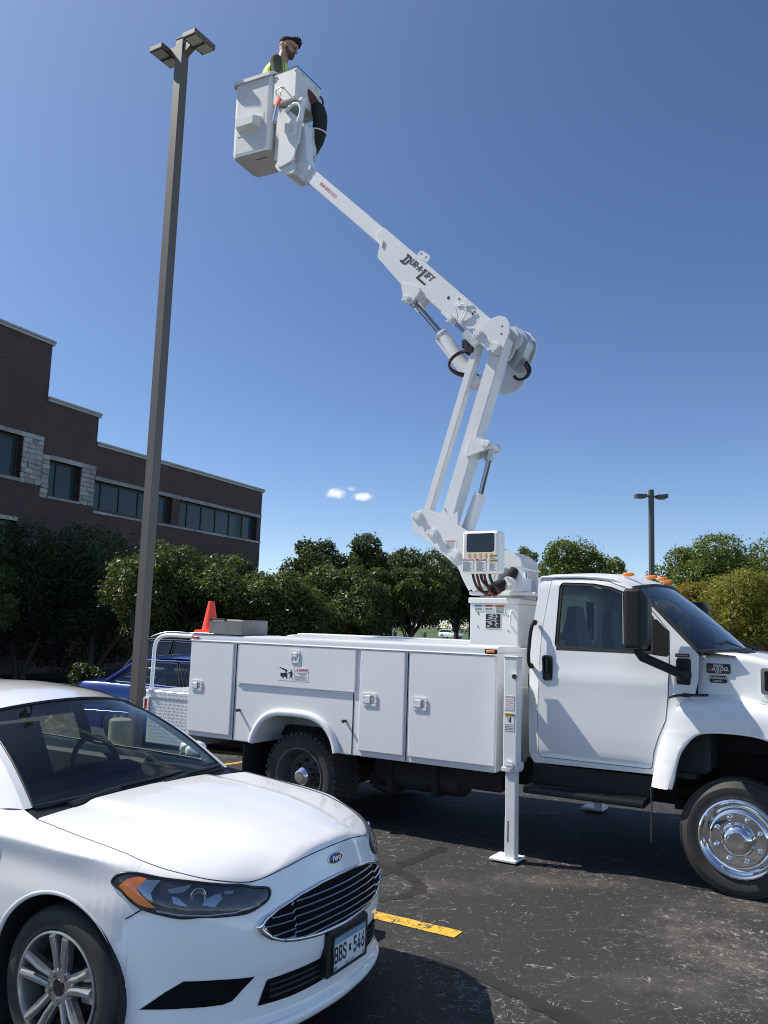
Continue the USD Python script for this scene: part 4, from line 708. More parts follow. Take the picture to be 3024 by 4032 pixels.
    pl = rounded([(-1.275, 5.10), (-1.27, 5.13), (-1.21, 5.175), (-1.15, 5.175), (-1.105, 5.14), (-1.085, 5.08), (-1.075, 4.96), (-1.10, 4.93), (-1.15, 4.955), (-1.17, 5.0)], .02, 6)
    c3 = P('compensating_cylinder', [cyl((-.985, 1.03, 4.838), (-.86, 1.05, 4.70), .042, 24)], 'boom_white', smooth=40)
    obj('rod', cyl((-1.085, 1.02, 4.945), (-.975, 1.03, 4.828), .018, 16), 'steel_rod', c3, 40); obj('bracket', extr(pl, 1.035, 1.055, bev=.003), 'boom_white', c3, 20); pin(-1.146, 1.035, 5.012, c3, .024, ang=.4)
    P('valve_block', [box(-1.06, -.95, 1.10, 1.20, 4.71, 4.80, .01), box(-1.02, -.92, 1.08, 1.18, 4.64, 4.72, .01)], 'black_plastic')
    for k in range(3): P('boom_hose', tube(smooth_path([(-.95, 1.12 + .02 * k, 4.68), (-1.06, 1.10, 4.655 + .008 * k), (-1.15, 1.08, 4.60 + .01 * k), (-1.185, 1.08, 4.53), (-1.14, 1.1, 4.475 - .008 * k), (-1.0, 1.15, 4.43 - .01 * k), (-.9, 1.2, 4.42)], 28), .014, 8), 'hose_black' if k < 2 else 'hose_red', smooth=60)
    # ---- jib head and bucket mount
    P('jib_head', [extr(rounded([(-3.17, 7.33), (-3.31, 7.19), (-3.47, 7.36), (-3.44, 7.60), (-3.40, 7.90), (-3.28, 7.92), (-3.235, 7.62), (-3.215, 7.42)], .02), 1.16, 1.32, bev=.005)], 'boom_white', smooth=20)
    P('rotator_housing', [extr(rounded([(-3.66, 7.41), (-3.60, 7.33), (-3.47, 7.245), (-3.36, 7.235), (-3.34, 7.27), (-3.40, 7.45), (-3.60, 7.50)], .03, 8), 1.10, 1.42, bev=.01)], 'boom_white', smooth=40)
    P('mount_plate', [extr(rounded([(-3.60, 7.37), (-3.585, 8.06), (-3.55, 8.12), (-3.49, 8.11), (-3.27, 7.90), (-3.27, 7.80), (-3.345, 7.43), (-3.40, 7.38), (-3.55, 7.35)], .03, 8), 1.075, 1.10, bev=.004)], 'boom_white', smooth=20)
    P('mount_back', [box(-3.70, -3.60, 1.12, 1.56, 7.50, 8.20, .02), box(-3.60, -3.30, 1.34, 1.50, 7.55, 8.0, .03)], 'boom_grime')
    P('levelling_link', [cyl((-3.335, 1.12, 7.62), (-3.262, 1.12, 8.20), .035, 4), cyl((-3.335, 1.09, 7.64), (-3.335, 1.13, 7.64), .032, 16), cyl((-3.30, 1.09, 8.19), (-3.30, 1.13, 8.19), .022, 16)], 'boom_white', smooth=20, label='slim levelling link beside the bucket')
    P('guard_tube', tube(smooth_path([(-3.50, 1.06, 8.05), (-3.44, 1.055, 8.09), (-3.34, 1.05, 8.11), (-3.27, 1.05, 8.06), (-3.26, 1.05, 7.95), (-3.30, 1.055, 7.86)], 24), .020, 10), 'boom_white', smooth=60)
    P('mount_cover', hull([(-3.49, 1.05, 7.90), (-3.33, 1.05, 7.83), (-3.49, 1.05, 7.78), (-3.34, 1.05, 7.72), (-3.49, 1.08, 7.92), (-3.31, 1.08, 7.86), (-3.49, 1.08, 7.76), (-3.32, 1.08, 7.70)]), 'fibre_white', smooth=20)
    # bucket
    def tub(s0, s1, z0, z1, g=0.):
        V = []
        for t in np.linspace(0, 1, 5):
            s = s0 + (s1 - s0) * t; c = np.asarray(rrect(-.300 * s + g, .300 * s - g, -.275 * s + g, .275 * s - g, .07).exterior.segmentize(.08).coords)[:-1]
            V.append(np.c_[c, np.full(len(c), z0 + (z1 - z0) * t)])
        return hull(np.vstack(V))
    c0 = np.array([-4.05, 1.338, 0])
    outer = tub(.93, .985, 7.66, 7.70) ; outer = hull(np.vstack([outer.vertices, tub(.985, 1.0, 7.70, 8.66).vertices])); inner = tub(.985, 1.0, 7.74, 8.9, .012)
    lip = tub(1.09, 1.09, 8.645, 8.69); 
    bk = (man(outer) + man(lip)) - man(inner)
    R3 = np.array([[math.cos(.056), -math.sin(.056), 0], [math.sin(.056), math.cos(.056), 0], [0, 0, 1]])
    bkt = P('bucket', moved(unman(bk), R3, c0), 'fibre_white', smooth=35)
    obj('step_box', moved(hull([(-.195, -.27, .42), (.15, -.27, .42), (-.195, -.27, .27), (.15, -.27, .27), (-.185, -.36, .415), (.075, -.36, .415), (-.185, -.36, .305), (.075, -.36, .305)]), R3, c0 + [0, 0, 7.70]), 'fibre_white', bkt, 20)
    obj('step_flange', moved(box(-.215, .185, -.276, -.268, .22, .47, .002), R3, c0 + [0, 0, 7.70]), 'fibre_white', bkt, 20)
    obj('scuff_mark', moved(box(-.02, .16, -.12, -.11, -.046, -.0435), R3, c0 + [0, 0, 7.70]), 'seam_shadow', bkt, False)
    cs = P('console', unman(man(box(-3.725, -3.372, 1.085, 1.60, 8.225, 8.64, .012))), 'fibre_white', smooth=20); obj('edge_seal', [box(-3.727, -3.368, 1.080, 1.084, 8.640, 8.650), box(-3.371, -3.366, 1.08, 1.605, 8.640, 8.650)], 'black_rubber', cs, False)
    for u, z in ((-3.69, 8.60), (-3.40, 8.60), (-3.40, 8.255)): obj('bolt', cyl((u, 1.086, z), (u, 1.074, z), .010, 8), 'galvanised', cs, 40)
    for y, z in ((1.2, 8.60), (1.5, 8.60)): obj('bolt', cyl((-3.372, y, z), (-3.36, y, z), .010, 8), 'galvanised', cs, 40)
    obj('hook_ring', tube(smooth_path([(-3.655, 1.08, 8.335), (-3.655, 1.05, 8.36), (-3.61, 1.035, 8.39), (-3.55, 1.04, 8.385), (-3.52, 1.08, 8.36)], 18), .007, 8), 'galvanised', cs, 60)
    P('hose_bundle', tube(smooth_path([(-3.53, 1.30, 8.53), (-3.44, 1.34, 8.48), (-3.36, 1.42, 8.38), (-3.31, 1.48, 8.26)], 16), np.r_[.03, np.full(14, .06), .07], 10), 'hose_red', smooth=60)
    P('hose_bundle', tube(smooth_path([(-3.34, 1.44, 8.34), (-3.29, 1.49, 8.20), (-3.29, 1.5, 8.02), (-3.33, 1.5, 7.85), (-3.39, 1.48, 7.72), (-3.38, 1.42, 7.60), (-3.30, 1.34, 7.52)], 30), np.r_[.05, .07, .08, np.full(14, .092), np.full(9, .085), .075, .06, .045, .03], 14), 'bag_black', smooth=60, label='black bag wrapped round the hoses')
    P('bundle_strap', tube([(-3.30 + .10 * math.cos(a) , 1.5 + .105 * math.sin(a), 7.97 - .25 * .10 * math.cos(a)) for a in np.linspace(0, 6.28, 24, endpoint=False)], .010, 6, True), 'boom_white', smooth=60)
    P('loose_hose', tube(smooth_path([(-3.60, 1.6, 8.62), (-3.50, 1.6, 8.61), (-3.42, 1.6, 8.57), (-3.34, 1.6, 8.49), (-3.33, 1.6, 8.42), (-3.38, 1.55, 8.36)], 24), .014, 8), 'hose_red', smooth=60)
    # ---- outriggers
    for lo in (0, 1):
        f = (lambda ms: [mir(m) for m in ms]) if lo else (lambda ms: ms)
        og = P('outrigger', f([box(-.075, .038, -.03, .085, .70, 1.605, .006), box(-.08, .042, -.036, .09, 1.605, 1.615, .002), box(-.03, .0, .085, .6, 1.2, 1.35), box(-.085, .048, -.035, .092, .70, .735, .004)]), 'boom_white', smooth=20)
        obj('inner_leg', f([box(-.058, .028, -.015, .07, .03, .72, .005)]), 'boom_white', og, 20); obj('foot', f([box(-.17, .055, -.06, .16, .012, .032, .004), hull([(-.06, -.02, .03), (.03, -.02, .03), (.03, .07, .03), (-.06, .07, .03), (-.05, -.012, .06), (.02, -.012, .06), (.02, .065, .06), (-.05, .065, .06)])]), 'boom_white', og, 20)
        obj('bolt', f([cyl((-.012, -.03, .755), (-.012, -.055, .755), .032, 20), box(-.037, .013, -.058, -.054, .752, .758)]), 'boom_white', og, 40); obj('knob', f([cyl((.025, -.03, 1.455), (.025, -.06, 1.455), .024, 16)]), 'boom_white', og, 40); obj('knob_cap', f([cyl((.03, -.058, 1.455), (.03, -.075, 1.455), .019, 16)]), 'black_rubber', og, 40)
        obj('bolt', f([cyl((.04, .03, .75), (.07, .03, .75), .03, 20)]), 'boom_white', og, 40); obj('slot', f([box(-.034, -.026, -.0165, -.0145, .16, .32)]), 'seam_shadow', og, False)
        if not lo:
            q = obj('warning_decal', box(-.064, .016, -.0325, -.0304, 1.185, 1.30), 'decal_white', og, False); obj('lettering', [text_on('IMPORTANT', .011, (-.061, -.0328, 1.284), (1, 0, 0), (0, 0, 1), .0005, squeeze=.9)] + [box(-.058, .008, -.0337, -.0326, z, z + .003) for z in (1.195, 1.21, 1.225, 1.24, 1.255, 1.268)], 'decal_faded_red', q, False)
            q = obj('warning_decal', box(-.064, .018, -.0325, -.0304, 1.02, 1.162), 'decal_white', og, False); obj('banner', box(-.063, .017, -.0337, -.0326, 1.135, 1.161), 'decal_yellow', q, False); obj('lettering', [text_on('CAUTION', .013, (-.02, -.0340, 1.148), (1, 0, 0), (0, 0, 1), .0005, squeeze=.9, centre=True), extr(sg.Polygon([(-.02, 1.09), (-.008, 1.09), (-.008, 1.13), (-.02, 1.13)]), -.034, -.0326), extr(sg.Polygon([(-.045, 1.132), (-.041, 1.133), (-.018, 1.092), (-.024, 1.09)]), -.034, -.0326)] + [box(-.06, .012, -.0337, -.0326, z, z + .003) for z in (1.03, 1.042, 1.054, 1.068)], 'decal_black', q, False)
    # small hoses by the outrigger
    P('hydraulic_hose', tube(smooth_path([(.02, .30, 1.46), (.03, .28, 1.36), (.04, .30, 1.15), (.03, .32, .95), (.0, .4, .85)], 20), .012, 8), 'hose_black', smooth=60)

    # ---- cab
    cyv = interp([.74, .77, .80, .86, 1.0, 1.35, 1.40, 1.50, 1.69, 2.22, 2.30], [.26, .225, .205, .185, .178, .176, .181, .183, .190, .262, .30])
    cv = lambda x, z: cyv(z) + .05 * np.clip((.10 - x) / .06, 0, 1) ** 2
    door_p = rounded([(.225, 2.262), (.168, 1.865), (.150, 1.52), (.144, 1.14), (.150, .815), (1.046, .813), (1.062, .94), (1.10, 1.06), (1.154, 1.186), (1.174, 1.374), (1.182, 1.586), (1.185, 1.847), (1.02, 2.045), (.84, 2.185), (.70, 2.238), (.47, 2.263)], .03)
    win_p = rounded([(.285, 1.70), (.303, 2.222), (.577, 2.213), (.718, 2.187), (.822, 2.148), (1.02, 1.985), (1.06, 1.955), (1.06, 1.682)], .035)
    vent_p = rounded([(1.072, 1.681), (1.072, 1.945), (1.171, 1.846), (1.172, 1.671)], .008)
    shell_p = sg.Polygon([(.09, .757), (.056, .84), (.053, 1.44), (.057, 1.6), (.080, 1.876), (.128, 2.275), (.46, 2.283), (.74, 2.262), (.845, 2.215), (.885, 2.188), (1.018, 2.075), (1.19, 1.90), (1.395, 1.69), (1.388, 1.50), (1.36, 1.37), (1.25, 1.30), (1.17, 1.12), (1.12, 1.0), (1.08, .86), (1.05, .77)])
    for lo in (0, 1):
        f = mir if lo else (lambda m: m)
        P('cab_side', f(bent(shell_p.difference(door_p.buffer(.006)), cv, .05)), 'truck_white', smooth=40)
        d = P('cab_door', f(bent(door_p.difference(win_p.union(vent_p).buffer(.012)), lambda x, z: cv(x, z) - .003 - .012 * np.exp(-((z - 1.45) / .07) ** 2), .045)), 'truck_white', smooth=40)
        obj('window_seal', f(bent(win_p.buffer(.0115).difference(win_p.buffer(-.012)), lambda x, z: cv(x, z) + .003, .03)), 'black_rubber', d, 40); obj('window_glass', f(bent(win_p.buffer(-.010), lambda x, z: cv(x, z) + .016, .004, rim=False)), 'truck_glass', d, 40)
        obj('vent_panel', f(bent(vent_p.buffer(.011), lambda x, z: cv(x, z) + .002, .02)), 'black_plastic', d, 40); obj('belt_strip', f(bent(sg.box(.29, 1.675, 1.065, 1.698), lambda x, z: cv(x, z) - .004, .01)), 'black_rubber', d, 40)
        hp = rounded([(.178, 1.632), (.262, 1.628), (.268, 1.43), (.185, 1.425)], .025, 6)
        h = obj('door_handle', f(extr(hp.difference(rounded([(.195, 1.61), (.245, 1.61), (.248, 1.50), (.198, 1.50)], .012)), .158, .178, bev=.004)), 'black_plastic', d, 30); obj('handle_cup', f(extr(hp.buffer(-.01), .172, .1775)), 'seam_shadow', d, False); obj('pull', f(tube([(.225, .158, 1.60), (.228, .152, 1.55), (.228, .156, 1.49)], .012, 8)), 'black_plastic', d, 60)
        P('door_gap', f(bent(door_p.buffer(.007).difference(door_p.buffer(-.002)), lambda x, z: cv(x, z) + .018, .01)), 'seam_shadow', smooth=40)
        P('grab_handle', [f(tube(smooth_path([(.108, .205, 1.90), (.104, .160, 1.895), (.092, .135, 1.83), (.079, .130, 1.70), (.074, .135, 1.58), (.078, .160, 1.535), (.082, .20, 1.53)], 24), .0155, 8)), f(box(.088, .128, .15, .195, 1.87, 1.915, .012)), f(box(.062, .10, .15, .19, 1.515, 1.56, .012))], 'black_plastic', smooth=60)
        # mirror
        mr = P('mirror', f(unman(man(hull(np.vstack([sphere((u, v, z), .03, 1).vertices for u in (.955, 1.035) for v, dz in ((-.14, .0), (.07, .0)) for z in (1.745, 2.135)] + [sphere((1.065, v, z), .03, 1).vertices for v in (-.10, .03) for z in (1.80, 2.08)]))))), 'black_plastic', smooth=50)
        obj('mirror_glass', f(box(.920, .924, -.145, .078, 1.75, 2.13, .001)), 'chrome', mr, False)
        obj('mirror_arm', [f(hull(np.vstack([sphere(q, r, 1).vertices for q, r in (((1.0, -.02, 1.70), .035), ((1.03, 0, 1.655), .035))]))), f(hull(np.vstack([sphere(q, r, 1).vertices for q, r in (((1.03, 0, 1.655), .036), ((1.27, .13, 1.545), .036))]))), f(hull(np.vstack([sphere(q, r, 1).vertices for q, r in (((1.27, .13, 1.545), .038), ((1.31, .20, 1.53), .045), ((1.29, .2, 1.50), .04))])))], 'black_plastic', mr, 30)
        obj('mirror_bracket', f(box(1.235, 1.345, .172, .20, 1.455, 1.655, .018)), 'black_plastic', mr, 30)
        # flared front fender
        fl_o = sg.Polygon([(1.056, .694), (1.078, .862), (1.125, 1.037), (1.171, 1.115), (1.220, 1.256), (1.30, 1.352), (1.388, 1.385), (1.52, 1.398), (1.70, 1.39), (1.90, 1.345), (2.15, 1.26), (2.38, 1.16), (2.46, 1.05), (2.47, .72), (2.17, .70), (2.13, .86), (2.04, 1.02), (1.90, 1.12), (1.70, 1.155), (1.491, 1.149), (1.392, 1.124), (1.30, 1.035), (1.262, .97), (1.207, .763), (1.187, .694)])
        fl = lambda x, z: np.interp(z, [.69, 1.10, 1.25, 1.32, 1.36, 1.385, 1.40], [.080, .080, .09, .115, .16, .23, .29]) + .10 * np.clip((1.30 - x - .25 * (1.20 - np.minimum(z, 1.20))) / .16, 0, 1) ** 2.2 * (z > .0)
        P('fender_flare', f(bent(fl_o, fl, .12, .04)), 'truck_white', smooth=45)
        P('fender_lip', f(tube(smooth_path([(1.197, .098, .70), (1.214, .098, .763), (1.268, .098, .97), (1.305, .098, 1.03), (1.392, .098, 1.117), (1.491, .098, 1.141), (1.70, .098, 1.147), (1.90, .098, 1.112), (2.04, .098, 1.01), (2.13, .098, .85), (2.165, .098, .70)], 40), .018, 8)), 'truck_white', smooth=60)
        P('wheel_liner', [f(extr(sg.Polygon([(1.20, .70), (1.30, 1.03), (1.40, 1.11), (1.7, 1.145), (1.9, 1.105), (2.04, 1.0), (2.15, .70), (2.30, .70), (2.30, 1.17), (1.1, 1.17), (1.1, .70)]), .20, .60)), f(box(1.1, 2.3, .60, .61, .60, 1.17))], 'undercarriage', smooth=30)
        # running board
        rb = P('running_board', [f(extr(sg.Polygon([(.10, .555), (.107, .575), (.125, .582), (.40, .585), (.40, .54), (.13, .525), (.105, .535)]), .05, 1.00, 'x')), f(box(.06, 1.03, .30, .40, .585, .74))], 'black_steel', smooth=40)
        obj('tread_studs', [f(cyl((.10 + .030 * i, .145 + .045 * j + .022 * (i % 2), .584), (.10 + .030 * i, .145 + .045 * j + .022 * (i % 2), .590), .009, 6)) for i in range(30) for j in range(5)], 'black_steel', rb, False, kind='stuff')
        P('side_headlamp_trim', f(extr(rounded([(1.815, 1.61), (1.815, 1.42), (2.1, 1.40), (2.1, 1.60)], .02).difference(rounded([(1.84, 1.59), (1.84, 1.44), (2.08, 1.425), (2.08, 1.575)], .015)), .285, .299, bev=.003)), 'chrome', smooth=30); P('side_lamp', f(extr(rounded([(1.84, 1.59), (1.84, 1.44), (2.08, 1.425), (2.08, 1.575)], .015), .292, .298)), 'dark_glass', smooth=30)
        P('hood_latch', [f(tube(smooth_path([(1.19, .155, 1.36), (1.25, .13, 1.378), (1.30, .12, 1.385), (1.42, .125, 1.392), (1.47, .15, 1.395)], 16), .010, 8)), f(box(1.29, 1.345, .11, .15, 1.372, 1.400, .006))], 'black_rubber', smooth=50)
    P('anti_sail_strap', [tube([(1.060, .10, .69), (1.066, .10, .5), (1.060, .10, .30)], .006, 6), tube([(1.06, .11, .50), (1.05, .11, .40), (1.053, .11, .33)], .004, 6)], 'black_rubber')
    # roof, rear wall, windshield, hood
    us = np.r_[np.linspace(.105, .84, 14), .875, .89]; zs = np.interp(us, [.105, .13, .46, .74, .845, .89], [2.268, 2.283, 2.287, 2.266, 2.219, 2.19])
    ts = np.linspace(-1, 1, 25); w = YC - .285
    crown = np.interp(us, [.105, .16, .4, .8, .89], [.02, .055, .06, .072, .065]); roof = np.zeros((len(us), 25, 3))
    bow = np.interp(us, [.8, .89], [0, .07])
    for i, u in enumerate(us): roof[i, :, 0] = u + bow[i] * (1 - ts ** 2); roof[i, :, 1] = YC + w * ts; roof[i, :, 2] = zs[i] + crown[i] * (1 - np.abs(ts) ** 3.2)
    P('cab_roof', grid(roof), 'truck_white', smooth=50)
    for s in (.277, 2 * YC - .277): P('roof_gutter', tube([(.118, s, 2.262), (.135, s, 2.276), (.30, s, 2.280), (.46, s, 2.281), (.62, s, 2.273), (.74, s, 2.258), (.80, s, 2.236), (.85, s, 2.208), (.885, s, 2.184)], .011, 8), 'truck_white', smooth=60)
    P('cab_rear_wall', [box(.075, .10, .25, 2.25, .80, 1.75), box(.10, .125, .27, .60, 1.75, 2.27), box(.10, .125, 1.9, 2.23, 1.75, 2.27), box(.11, .135, .6, 1.9, 2.12, 2.27)], 'truck_white', smooth=20); P('rear_glass', box(.112, .116, .6, 1.9, 1.75, 2.12), 'truck_glass', smooth=False)
    tt = np.linspace(-1, 1, 21); ss = np.linspace(0, 1, 10)
    def shield(h0, h1, wt, wb, n=10):
        G = np.zeros((n, 21, 3))
        for i, s in enumerate(np.linspace(h0, h1, n)):
            G[i, :, 0] = .888 + (1.395 - .888) * s + (.07 + .14 * s) * (1 - tt ** 2); G[i, :, 1] = YC + (wt + (wb - wt) * s) * tt; G[i, :, 2] = 2.192 + (1.70 - 2.192) * s + (.06 * (1 - s) + .02 * s) * (1 - tt ** 2) + .02 * np.sin(np.pi * s)
        return G
    ws = P('windshield', grid(shield(.0, 1, .955, 1.03)), 'truck_glass', smooth=60)
    for s in (0, -1): obj('black_border', tube(shield(0, 1, .955, 1.03)[:, s], .018, 8), 'black_rubber', ws, 60)
    obj('black_border', tube(shield(0, 1, .955, 1.03)[-1], .022, 8), 'black_rubber', ws, 60); obj('black_border', tube(shield(0, 1, .955, 1.03)[0] , .014, 8), 'black_rubber', ws, 60)
    for y in (.78, 1.55): P('wiper', [tube(smooth_path([(1.56, y + .35, 1.735), (1.52, y + .15, 1.765), (1.48, y - .1, 1.775), (1.40, y - .35, 1.76)], 12), .008, 6), tube([(1.60, y + .42, 1.72), (1.50, y + .05, 1.79)], .010, 6)], 'black_plastic', smooth=50)
    P('cowl', grid(np.stack([np.stack([1.40 + .21 * (1 - tt ** 2), YC + 1.0 * tt, 1.703 + 0 * tt + .015 * (1 - tt ** 2)], 1), np.stack([1.64 + 0 * tt, YC + .98 * tt, 1.688 + 0 * tt], 1)])), 'black_plastic', smooth=50)
    hx = np.array([1.372, 1.385, 1.5, 1.6, 1.72, 1.87, 2.05, 2.25, 2.42, 2.50, 2.52]); hz = np.array([1.672, 1.690, 1.704, 1.707, 1.698, 1.668, 1.63, 1.58, 1.51, 1.42, 1.10]); hz0 = np.interp(hx, [1.37, 2.5], [1.36, 1.25]); hw = np.interp(hx, [1.37, 1.9, 2.4, 2.52], [.955, .95, .90, .86])
    HG = []
    for x, zt, z0, ww in zip(hx, hz, hz0, hw):
        sec = [(-ww - .005, z0), (-ww, z0 + .1), (-ww + .006, zt - .055), (-ww + .018, zt - .025), (-ww + .045, zt - .008), (-ww + .09, zt), (-.62, zt + .0), (-.45, zt - .012), (-.2, zt - .008), (0, zt - .004)]
        sec = sec + [(-a, b) for a, b in sec[::-1][1:]]
        HG.append([(x, YC + a, b) for a, b in sec])
    P('hood', grid(np.array(HG)[:, ::-1]), 'truck_white', smooth=38); P('hood_rear', box(1.372, 1.40, .42, 2.08, 1.35, 1.66), 'seam_shadow', smooth=False)
    P('grille', [box(2.515, 2.53, .45, 2.05, .95, 1.42, .01)] + [box(2.53, 2.55, .5, 2.0, z, z + .03) for z in np.arange(1.0, 1.4, .09)], 'chrome_dull', smooth=30); P('front_bumper', box(2.42, 2.60, .1, 2.4, .50, .80, .03), 'chrome', smooth=30)
    for u, y, z in ((.80, .50, 2.318), (.885, .95, 2.325), (.905, 1.25, 2.328), (.885, 1.55, 2.325), (.80, 2.0, 2.318)): P('roof_lamp', sphere((u, y, z - .004), .043, 3, (1.2, .6, .42)), 'amber_lens', smooth=60)
    P('antenna', cyl((1.385, 1.9, 1.68), (1.395, 1.9, 2.46), .003, 6), 'black_steel')
    # badges
    b1 = P('badge', extr(rrect(1.437, 1.606, 1.552, 1.625, .008), .288, .2995, bev=.002), 'decal_black', smooth=20); YB = .2876
    obj('lettering', [text_on('GMC', .017, (1.521, YB, 1.610), (1, 0, 0), (0, 0, 1), .001, centre=True, squeeze=1.3), text_on('4500', .026, (1.533, YB, 1.588), (1, 0, 0), (0, 0, 1), .001, centre=True, squeeze=1.25, shear=.2), text_on('4X4', .013, (1.521, YB, 1.564), (1, 0, 0), (0, 0, 1), .001, centre=True, squeeze=1.3), box(1.45, 1.595, YB - .001, YB, 1.5735, 1.5755)], 'decal_white', b1, False); obj('lettering', [text_on('C', .026, (1.462, YB, 1.588), (1, 0, 0), (0, 0, 1), .001, centre=True, squeeze=1.25, shear=.2)], 'decal_red', b1, False)
    b2 = P('badge', extr(rrect(1.458, 1.582, 1.482, 1.536, .012), .288, .2995, bev=.002), 'decal_black', smooth=20); obj('lettering', [text_on('DURAMAX', .017, (1.52, YB, 1.519), (1, 0, 0), (0, 0, 1), .001, centre=True, squeeze=1.1), text_on('DIESEL', .010, (1.52, YB, 1.496), (1, 0, 0), (0, 0, 1), .001, centre=True, squeeze=1.3)], 'decal_white', b2, False)
    b3 = P('badge', box(1.232, 1.334, .176, .1845, 1.664, 1.690), 'decal_black', smooth=False); obj('lettering', text_on('KODIAK SERIES', .007, (1.283, .1755, 1.677), (1, 0, 0), (0, 0, 1), .0006, centre=True) if False else [box(1.24, 1.326, .1750, .1758, 1.673, 1.681)], 'decal_faded_red', b3, False)
    # cab interior
    P('cab_floor', [box(.13, 1.35, .26, 2.24, .76, .80), box(1.20, 1.45, .30, 2.2, .8, 1.62, .03)], 'cab_dark', smooth=30)
    for y in (.68, 1.80):
        P('seat', [box(.36, .90, y - .26, y + .26, 1.05, 1.24, .05), hull([(.34, y - .25, 1.15), (.34, y + .25, 1.15), (.50, y - .25, 1.15), (.50, y + .25, 1.15), (.26, y - .20, 1.80), (.26, y + .20, 1.80), (.36, y - .20, 1.82), (.36, y + .20, 1.82), (.26, y - .11, 2.04), (.26, y + .11, 2.04), (.33, y - .10, 2.05), (.33, y + .10, 2.05)])], 'seat_grey', smooth=60)
    P('steering_wheel', tube([(1.10 + .07 * math.sin(a), 1.80 + .2 * math.cos(a), 1.58 + .19 * math.sin(a)) for a in np.linspace(0, 6.28, 28, endpoint=False)], .015, 8, True), 'black_plastic', smooth=60)
    return TRK
truck()

# ---------------------------------------------------------------- things standing on the truck
def cone():
    c = thing('traffic_cone', 'bright orange traffic cone standing on the tail corner of the truck body', 'cone', tw(-3.49, .24, 1.695), TRUCK_ROT)
    obj('base', [extr(rrect(-.118, .118, -.118, .118, .02), .0, .02, 'z'), extr(rrect(-.112, .112, -.112, .112, .02), .021, .027, 'z')], 'orange_cone', c, 30); obj('body', lathe([(.088, .027), (.084, .034), (.033, .318), (.028, .325), (.02, .325), (.02, .30)], (0, 0, 0), (0, 0, 1), 32), 'orange_cone', c, 30)
cone()
def toolbox():
    b = thing('storage_box', 'worn dark grey metal box lying on the truck body beside the orange cone', 'box', tw(-3.155, .30, 1.686), TRUCK_ROT)
    obj('case', unman(man(box(-.215, .215, -.21, .21, 0, .142, .004)) - man(box(-.20, .20, -.195, .195, .06, .2))), 'grey_box', b, 20); obj('lid', box(-.205, .212, -.18, .208, .128, .15, .004), 'grey_box', b, 20)
    obj('hinge_bar', [cyl((-.20, -.205, .152), (-.01, -.205, .152), .006, 8), box(-.215, -.18, -.213, -.20, .14, .158), box(-.02, .01, -.213, -.20, .14, .158)], 'black_steel', b, 40)
toolbox()
# ---------------------------------------------------------------- the white sedan in front (its frame: x forward from the front axle, y left, z up)
from scipy.interpolate import PchipInterpolator
mat('sedan_white', (.80, .80, .80), .16, coat=.8, coat_rough=.03, bump=.012, bscale=2.5)
mat('sedan_black', (.012, .012, .013), .35)
mat('grille_dark', (.005, .005, .006), .7, spec=.08)
mat('alloy', (.46, .45, .44), .3, metal=.85)
mat('interior_black', (.014, .014, .016), .75)
mat('interior_grey', (.045, .048, .05), .7)
mat('badge_blue', (.006, .014, .05), .2, coat=.5)
mat('plate_white', (.62, .66, .70), .4); mat('plate_blue', (.16, .30, .42), .4)
mat('reflector', (.36, .40, .46), .2, metal=.8); mat('slat_metal', (.45, .45, .46), .22, metal=.9); mat('lamp_dark', (.07, .075, .085), .35, color2=(.02, .022, .026), vscale=14.); mat('orange_lens', (.85, .20, .012), .25, coat=.4)

ST = np.array([(.905, 0), (.893, .20), (.860, .38), (.80, .535), (.70, .675), (.585, .77), (.46, .83), (.30, .868), (0, .888), (-.35, .893), (-.80, .895), (-1.6, .895), (-2.5, .888), (-3.1, .855), (-3.45, .76), (-3.66, .55), (-3.74, .3), (-3.76, 0)])
